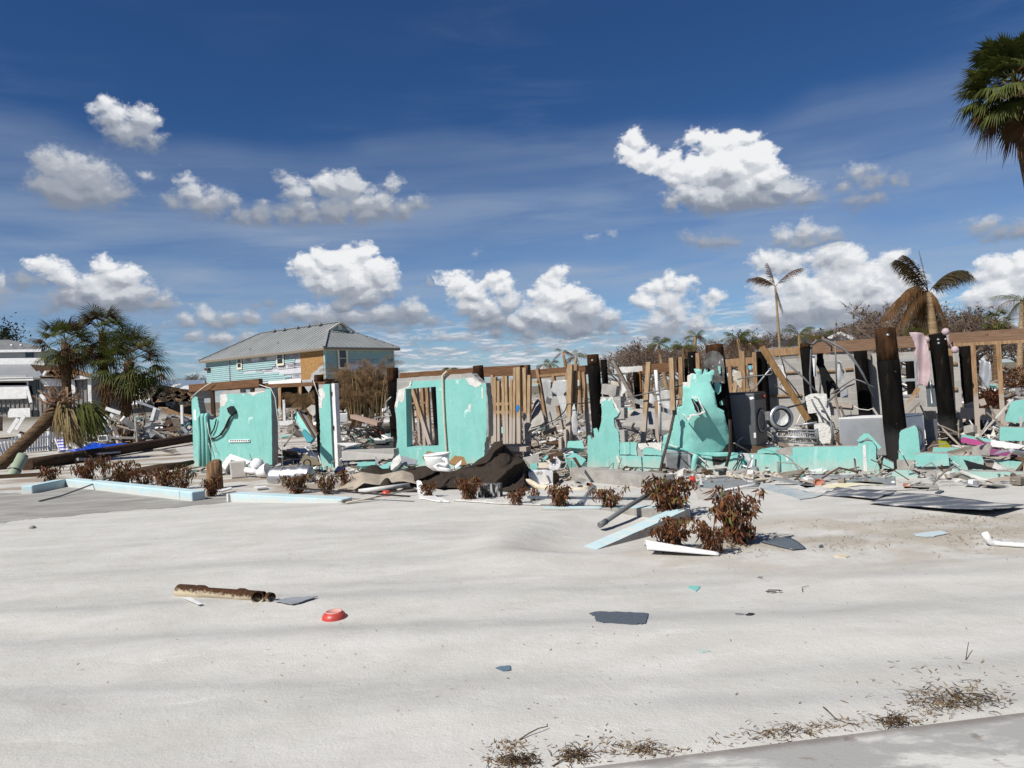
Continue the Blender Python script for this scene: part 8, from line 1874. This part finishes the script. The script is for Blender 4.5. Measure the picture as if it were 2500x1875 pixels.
# --- skyline: bare trees, palms, dark roofed house
TL = [
 ('leftmost far bare tree above the blue grey roof', 418, 912, 130, 0, .2, 1.1), ('far bare tree beside the leftmost one on the skyline', 448, 911, 135, 1, 1.4, 1.1), ('small far bare tree behind the split beam end', 475, 915, 140, 2, 2.0, 1.2), ('far bare tree close to the turquoise house', 492, 908, 128, 3, .6, 1.0), ('faint far bare tree left of the thin pole', 402, 922, 150, 1, 3.0, 1.3),
 ('bare tree at the left end of the right skyline', 1535, 828, 70, 1, .3, 1.15), ('bare tree left of the dark coconut palm', 1562, 826, 72, 0, 1.9, 1.0), ('low bare tree behind the leaning pale studs', 1585, 846, 68, 2, 1.1, 1.2), ('low bare tree right of the dark coconut palm', 1640, 845, 70, 3, 2.4, 1.2), ('bare tree behind the scorched piling', 1520, 850, 66, 2, 4.0, 1.1),
 ('bare tree above the torn turquoise panel', 1718, 822, 75, 0, 3.3, 1.0), ('bare tree behind the brown topped piling', 1745, 818, 74, 2, .8, 1.1), ('bare tree left of the tall thin palm', 1845, 795, 66, 1, 5.1, 1.0), ('bare tree just right of the tall thin palm', 1920, 800, 70, 3, 1.2, .9), ('bare tree left of the green coconut palm', 1868, 806, 72, 0, 2.2, 1.0),
 ('bare tree right of the green coconut palm', 2040, 790, 70, 2, 3.1, 1.0), ('twiggy bare tree above the dark roof', 2068, 800, 76, 1, .4, 1.0), ('large contorted bare tree left of the big drooping palm', 2128, 722, 52, 3, 1.0, .85), ('tall bare tree close behind the big drooping palm', 2175, 735, 54, 0, 2.7, .8), ('bare tree right of the big drooping palm', 2325, 725, 54, 1, 4.4, .9),
 ('wide bare tree behind the right end of the beam', 2372, 735, 56, 3, 5.6, .9), ('bare tree left of the small round cabbage palm', 2402, 768, 62, 0, .9, 1.0), ('low bare tree at the right edge of the skyline', 2455, 790, 66, 2, 2.0, 1.0), ('low bare tree under the right coconut palm', 2490, 800, 70, 1, 3.9, 1.1), ('low bare tree behind the pink cloth', 2290, 780, 60, 2, 1.5, 1.0),
 ('bare tree rising behind the tallest piling', 2150, 770, 60, 2, 5.0, 1.0), ('dark bare tree behind the small pilings', 1690, 842, 66, 1, 2.9, 1.0), ('bare tree low behind the long tan beam', 2225, 790, 62, 1, .2, 1.1),
 ('thin grey twiggy tree between the leaning pale studs', 1545, 842, 80, 0, 5.7, 1.23),
 ('hazy brown twiggy tree behind the leaning pale studs', 1600, 850, 85, 1, 0.3, 0.98),
 ('thin grey twiggy tree beside the dark coconut palm', 1628, 838, 78, 2, 5.0, 1.17),
 ('hazy brown twiggy tree left of the torn turquoise panel', 1665, 838, 82, 3, 4.0, 1.04),
 ('thin grey twiggy tree right above the torn turquoise panel', 1705, 836, 80, 0, 3.6, 1.13),
 ('hazy brown twiggy tree behind the brown topped piling', 1760, 832, 84, 1, 3.5, 1.00),
 ('thin grey twiggy tree left of the shaggy dark palm', 1785, 838, 78, 2, 2.6, 1.07),
 ('hazy brown twiggy tree right of the pale palm', 1825, 815, 82, 3, 4.3, 1.25),
 ('thin grey twiggy tree left of the tall thin palm trunk', 1858, 820, 85, 0, 5.7, 1.11),
 ('hazy brown twiggy tree right of the tall thin palm trunk', 1905, 812, 80, 1, 2.7, 1.03),
 ('thin grey twiggy tree left of the green coconut palm', 1935, 806, 84, 2, 0.2, 0.96),
 ('hazy brown twiggy tree right of the green coconut palm', 1985, 806, 82, 3, 2.8, 1.05),
 ('thin grey twiggy tree behind the small grey palm', 2015, 808, 80, 0, 2.3, 1.22),
 ('hazy brown twiggy tree above the left of the dark roof', 2055, 800, 82, 1, 3.2, 1.12),
 ('thin grey twiggy tree above the white gable', 2095, 780, 78, 2, 1.4, 0.96),
 ('hazy brown twiggy tree left of the contorted bare tree', 2112, 760, 70, 3, 2.0, 0.99),
 ('thin grey twiggy tree close behind the big drooping palm trunk', 2205, 765, 70, 0, 3.1, 1.25),
 ('hazy brown twiggy tree left behind the bolted piling', 2255, 770, 72, 1, 4.0, 1.00),
 ('thin grey twiggy tree right of the pink pompom', 2335, 770, 70, 2, 5.4, 1.19),
 ('hazy brown twiggy tree above the right tan beam', 2352, 756, 68, 3, 4.4, 1.22),
 ('thin grey twiggy tree over the first hanging stud', 2385, 765, 72, 0, 4.6, 1.19),
 ('hazy brown twiggy tree left of the round cabbage palm', 2420, 780, 76, 1, 2.1, 1.24),
 ('thin grey twiggy tree right of the round cabbage palm', 2470, 775, 74, 2, 5.8, 1.00),
 ('hazy brown twiggy tree in front of the dark roof', 1980, 815, 70, 3, 4.5, 1.16),
 ('thin grey twiggy tree just left of the tallest piling', 2160, 750, 66, 0, 2.8, 1.11),
 ('pale leafless tree at the far left end of the skyline wood', 1530, 836, 86, 1, 2.8, 1.28),
 ('ruddy leafless tree just right of the leftmost skyline tree', 1555, 838, 90, 0, 0.8, 1.45),
 ('pale leafless tree above the cinder block', 1575, 830, 88, 3, 0.0, 1.33),
 ('ruddy leafless tree left of the shaggy brown palm', 1652, 832, 90, 2, 5.4, 1.18),
 ('pale leafless tree above the bolted short piling', 1685, 830, 92, 1, 3.3, 1.37),
 ('ruddy leafless tree above the rounded burnt board', 1735, 826, 90, 0, 0.2, 1.28),
 ('pale leafless tree over the frame left of the washer', 1770, 822, 92, 3, 4.2, 1.31),
 ('ruddy leafless tree under the pale palm', 1815, 824, 90, 2, 4.4, 1.21),
 ('pale leafless tree left of the tall palm stem', 1850, 806, 86, 1, 1.4, 1.19),
 ('ruddy leafless tree close to the tall palm stem on its right', 1890, 815, 92, 0, 3.0, 1.47),
 ('pale leafless tree under the green coconut palm', 1948, 800, 90, 3, 3.5, 1.42),
 ('ruddy leafless tree just beyond the green coconut palm', 1968, 798, 88, 2, 2.3, 1.41),
 ('pale leafless tree over the middle of the dark roof', 2032, 796, 90, 1, 0.6, 1.25),
 ('ruddy leafless tree over the right of the dark roof', 2078, 786, 86, 0, 4.0, 1.40),
 ('pale leafless tree left of the tallest piling top', 2105, 742, 66, 3, 2.5, 1.18),
 ('ruddy leafless tree right of the tallest piling top', 2190, 742, 62, 2, 1.6, 1.22),
 ('pale leafless tree right of the coconut palm trunk', 2312, 742, 64, 1, 1.7, 1.43),
 ('ruddy leafless tree above the stud frame at right', 2345, 738, 62, 0, 1.2, 1.46),
 ('pale leafless tree above the middle hanging stud', 2394, 752, 70, 3, 5.3, 1.17),
 ('ruddy leafless tree above the brush heap', 2440, 770, 84, 2, 2.3, 1.32),
]
for lab, px, yt, d, var, rz, sx in TL: bare_tree(lab, px, yt, d, var, rz, sx)
GP = 'palms on the skyline'
def sky_palm(label, px, py, d, R_, seed, n=14, dead=.5, tr=.16, ll=.55, pb=None, mats=(FROND, FRONDD)):
    cr = P(px, py, d); feather_palm(label, Vector((cr.x + .012 * d * math.sin(seed * 2.1), d, 0)), cr, tr, rand_fronds(cr, R_, n, seed, dead), seed, mats, ll, None, GP, 26)
sky_palm('dark coconut palm above the leaning pale studs', 1607, 842, 60, 1.15, 1, 16, .3)
sky_palm('thin brown palm beside the torn turquoise panel', 1698, 822, 62, 1.0, 2, 9, .9)
sky_palm('shaggy brown palm left of the brown topped piling', 1668, 850, 62, 1.3, 3, 18, 1.0)
sky_palm('shaggy dark palm right of the brown topped piling', 1802, 828, 58, 1.35, 4, 20, .6)
sky_palm('pale palm beside the shaggy dark one', 1832, 838, 59, 1.0, 5, 12, .8)
sky_palm('green coconut palm with spread fronds above the dark roof', 1952, 818, 50, 1.35, 6, 13, .1)
sky_palm('small grey palm right of the green coconut palm', 2008, 822, 55, 1.0, 7, 14, .6)
sky_palm('green coconut palm cut by the right edge', 2496, 735, 46, 2.1, 8, 17, .3)
sky_palm('small bright green palm above the long dark beam', 1341, 888, 70, 1.0, 9, 10, .0)
sky_palm('dead spike of a palm above the long dark beam', 1374, 860, 70, 1.1, 10, 5, 1.0)
sky_palm('broken green palm left of the scorched piling', 1407, 872, 66, 1.2, 11, 7, .7)
sky_palm('tiny dark palm above the window panel beam', 1099, 901, 75, .75, 12, 11, .0)
sabal('small round cabbage palm near the right edge', gnd(2432, 960, 52), P(2432, 782, 52), 1.25, .18, 41, 26, 8, 14, group=GP)
sabal('brown shaggy cabbage palm behind the big drooping palm', gnd(2240, 960, 48), P(2238, 790, 48), 1.3, .2, 42, 20, 16, 14, group=GP)
# tall thin palm
d = 45; cr = P(1893, 700, d); fr = [(P(*q, dd), sg, 1, .7) for q, dd, sg in (((1826,681),45.5,.14), ((1874,642),45,.03), ((1960,654),45.2,.12), ((1912,760),45,-.02), ((1845,676),44.4,.10))]
feather_palm('tall thin palm with a few upright brown fronds', gnd(1914, 990, d), cr, .075, fr, 51, (FROND, FRONDD), .60, TRUNKT, None, 60)
# big drooping coconut
d = 34; cr = P(2267, 714, d)
r8 = reg(1780, 600, .3255)
FR = (((1245,105),34.6,.16,0,1.0), ((1300,70),33.4,.18,0,1.0), ((1832,228),34.3,.20,0,1.0), ((1790,190),33.6,.20,0,1.0), ((1424,38),34,.0,0,.15), ((1140,560),34.4,.24,1,1.4), ((1180,590),33.4,.30,1,1.4), ((1248,650),34.2,.22,1,1.3), ((1290,640),33.3,.25,1,1.3), ((1395,640),35.2,.12,1,1.2), ((1440,650),35.6,.10,1,1.2), ((1608,655),34.9,.16,1,1.2), ((1640,600),33.5,.22,1,1.3), ((1575,640),35.8,.1,1,1.2), ((1340,640),35,.2,1,1.3))
fr = [(P(*r8(q)[0], dd), sg, mi, dr) for q, dd, sg, mi, dr in FR]
DKF = mat('dark_withered_frond', (0.040, 0.034, 0.016), 0.7, 0.2, col2=(0.085, 0.05, 0.02), nscale=1.2, transl=.15)
BRF = mat('rust_brown_frond', (0.19, 0.10, 0.045), 0.85, 0.1, col2=(0.10, 0.058, 0.026), nscale=1.5, transl=.2)
feather_palm('big coconut palm with brown drooping fronds above pink cloth', gnd(2302, 1000, d), cr, .20, fr, 52, (DKF, BRF), .80, TRUNKT, None, 95)
# near cabbage palm at the right edge
d = 21; cr = P(2482, 205, d); b0 = gnd(2625, 1080, d)
sabal('tall green cabbage palm cut off by the right edge', b0, cr, 1.75, .24, 43, 60, 8, 40, -.62, None, 0.0)
# dark roofed house
t = thing('dark_roof_house', 'low house with dark roof and white gable trim behind the beam', 'house', gnd(2010, 960, 60))
part('roof', MB().prism([P(*q, dd) for q, dd in zip(r8((340,712),(740,668),(830,655),(1060,652),(1290,660),(1290,720),(330,790)), (62,63,63,63,63,60,60))], (0, .2, -.2)), mat('dark_roof', (0.032, 0.032, 0.034), 0.9, 0.1, col2=(0.05, 0.048, 0.048), nscale=2), t)
part('wall', MB().prism([P(*q, 60.3) for q in r8((340,760),(1290,715),(1290,1000),(340,1000))], (0, 5, 0)), GREYSD, t)
g1, g2, g3 = r8((712,712),(832,652),(925,700)); part('gable', MB().prism([P(*g1, 59.5), P(*g2, 59.5), P(*g3, 59.5)], (0, .6, 0)), mat('pale_blue_gable', (0.25, 0.31, 0.40), 0.7), t)
for a, b_ in ((g1, g2), (g2, g3)): part('gable_trim', MB().bar(P(*a, 59.4), P(*b_, 59.4), .1, .22, Vector((0, 1, 0))), WHITE, t)
part('side_roof', MB().prism([P(*q, dd) for q, dd in zip(r8((832,650),(905,655),(975,690),(925,702)), (59.5,63,61,59.5))], (0, .1, -.1)), GREYL, t)
t = thing('dark_roof_house', 'small white gabled house just above the long dark beam', 'house', gnd(1320, 960, 90))
part('gable', MB().prism([P(*q, 90) for q in r4((490,160),(520,122),(552,150),(552,175),(490,175))], (0, 4, 0)), WHITE, t); part('roof', MB().prism([P(*q, dd) for q, dd in zip(r4((455,135),(520,120),(490,165),(450,170)), (94,90,90,94))], (0, .1, -.1)), GREYM, t)
# brush heaps in the right yard
for k, (x0, x1, y0, y1, d) in enumerate(((2446, 2530, 900, 945, 30), (2395, 2450, 955, 995, 22), (2340, 2395, 915, 950, 34))):
    rr = random.Random(90 + k); t = thing('brush_heap', ['large rust brown brush heap at the right edge', 'smaller rust brown brush heap between the right studs', 'pale dry brush heap left of the larger brown one'][k], 'brush heap', gnd((x0 + x1) / 2, y1, d)); mb = MB()
    for i in range(900):
        p = P(rr.uniform(x0, x1), y1 + (y0 - y1) * rr.random() ** 1.5, d + rr.uniform(-1, 1)); e = Vector((rr.gauss(0, 1), rr.gauss(0, 1), rr.gauss(.1, .6))).normalized() * rr.uniform(.1, .3); s_ = e.cross(Vector((.2, .3, 1))).normalized() * .03; mb.add([p - s_, p + s_, p + e], [(0, 1, 2)])
    part('dry_stems', mb, [mat('rust_brush', (0.14, 0.06, 0.025), 0.9), LEAFB, GREYW][k], t)
# --- debris beyond the ruin: nobody could count it
def fieldarea(r9):
    while True:
        y = 24 + 66 * r9.random() ** 1.6; x = r9.uniform(-.60, .78) * y
        if not (y < 34 and -21 < x < -6.5 and r9.random() < .96): return x, y
rubble('debris_field', 4200, fieldarea, lambda x, y: .25 + .35 * (x > .38 * y) + .012 * (y - 24) * (abs(x) < 60), .55, 31, .6)
def leftarea(r9): y = r9.uniform(34, 49); return r9.uniform(-.62, -.36) * y, y
def rightarea(r9): y = 17 + 30 * r9.random() ** 1.3; return r9.uniform(.50, .74) * y, y
rubble('right_yard_debris', 1300, rightarea, lambda x, y: .30, .42, 34, .8)
rubble('wreckage', 800, leftarea, lambda x, y: .75, .6, 33, 1.0)
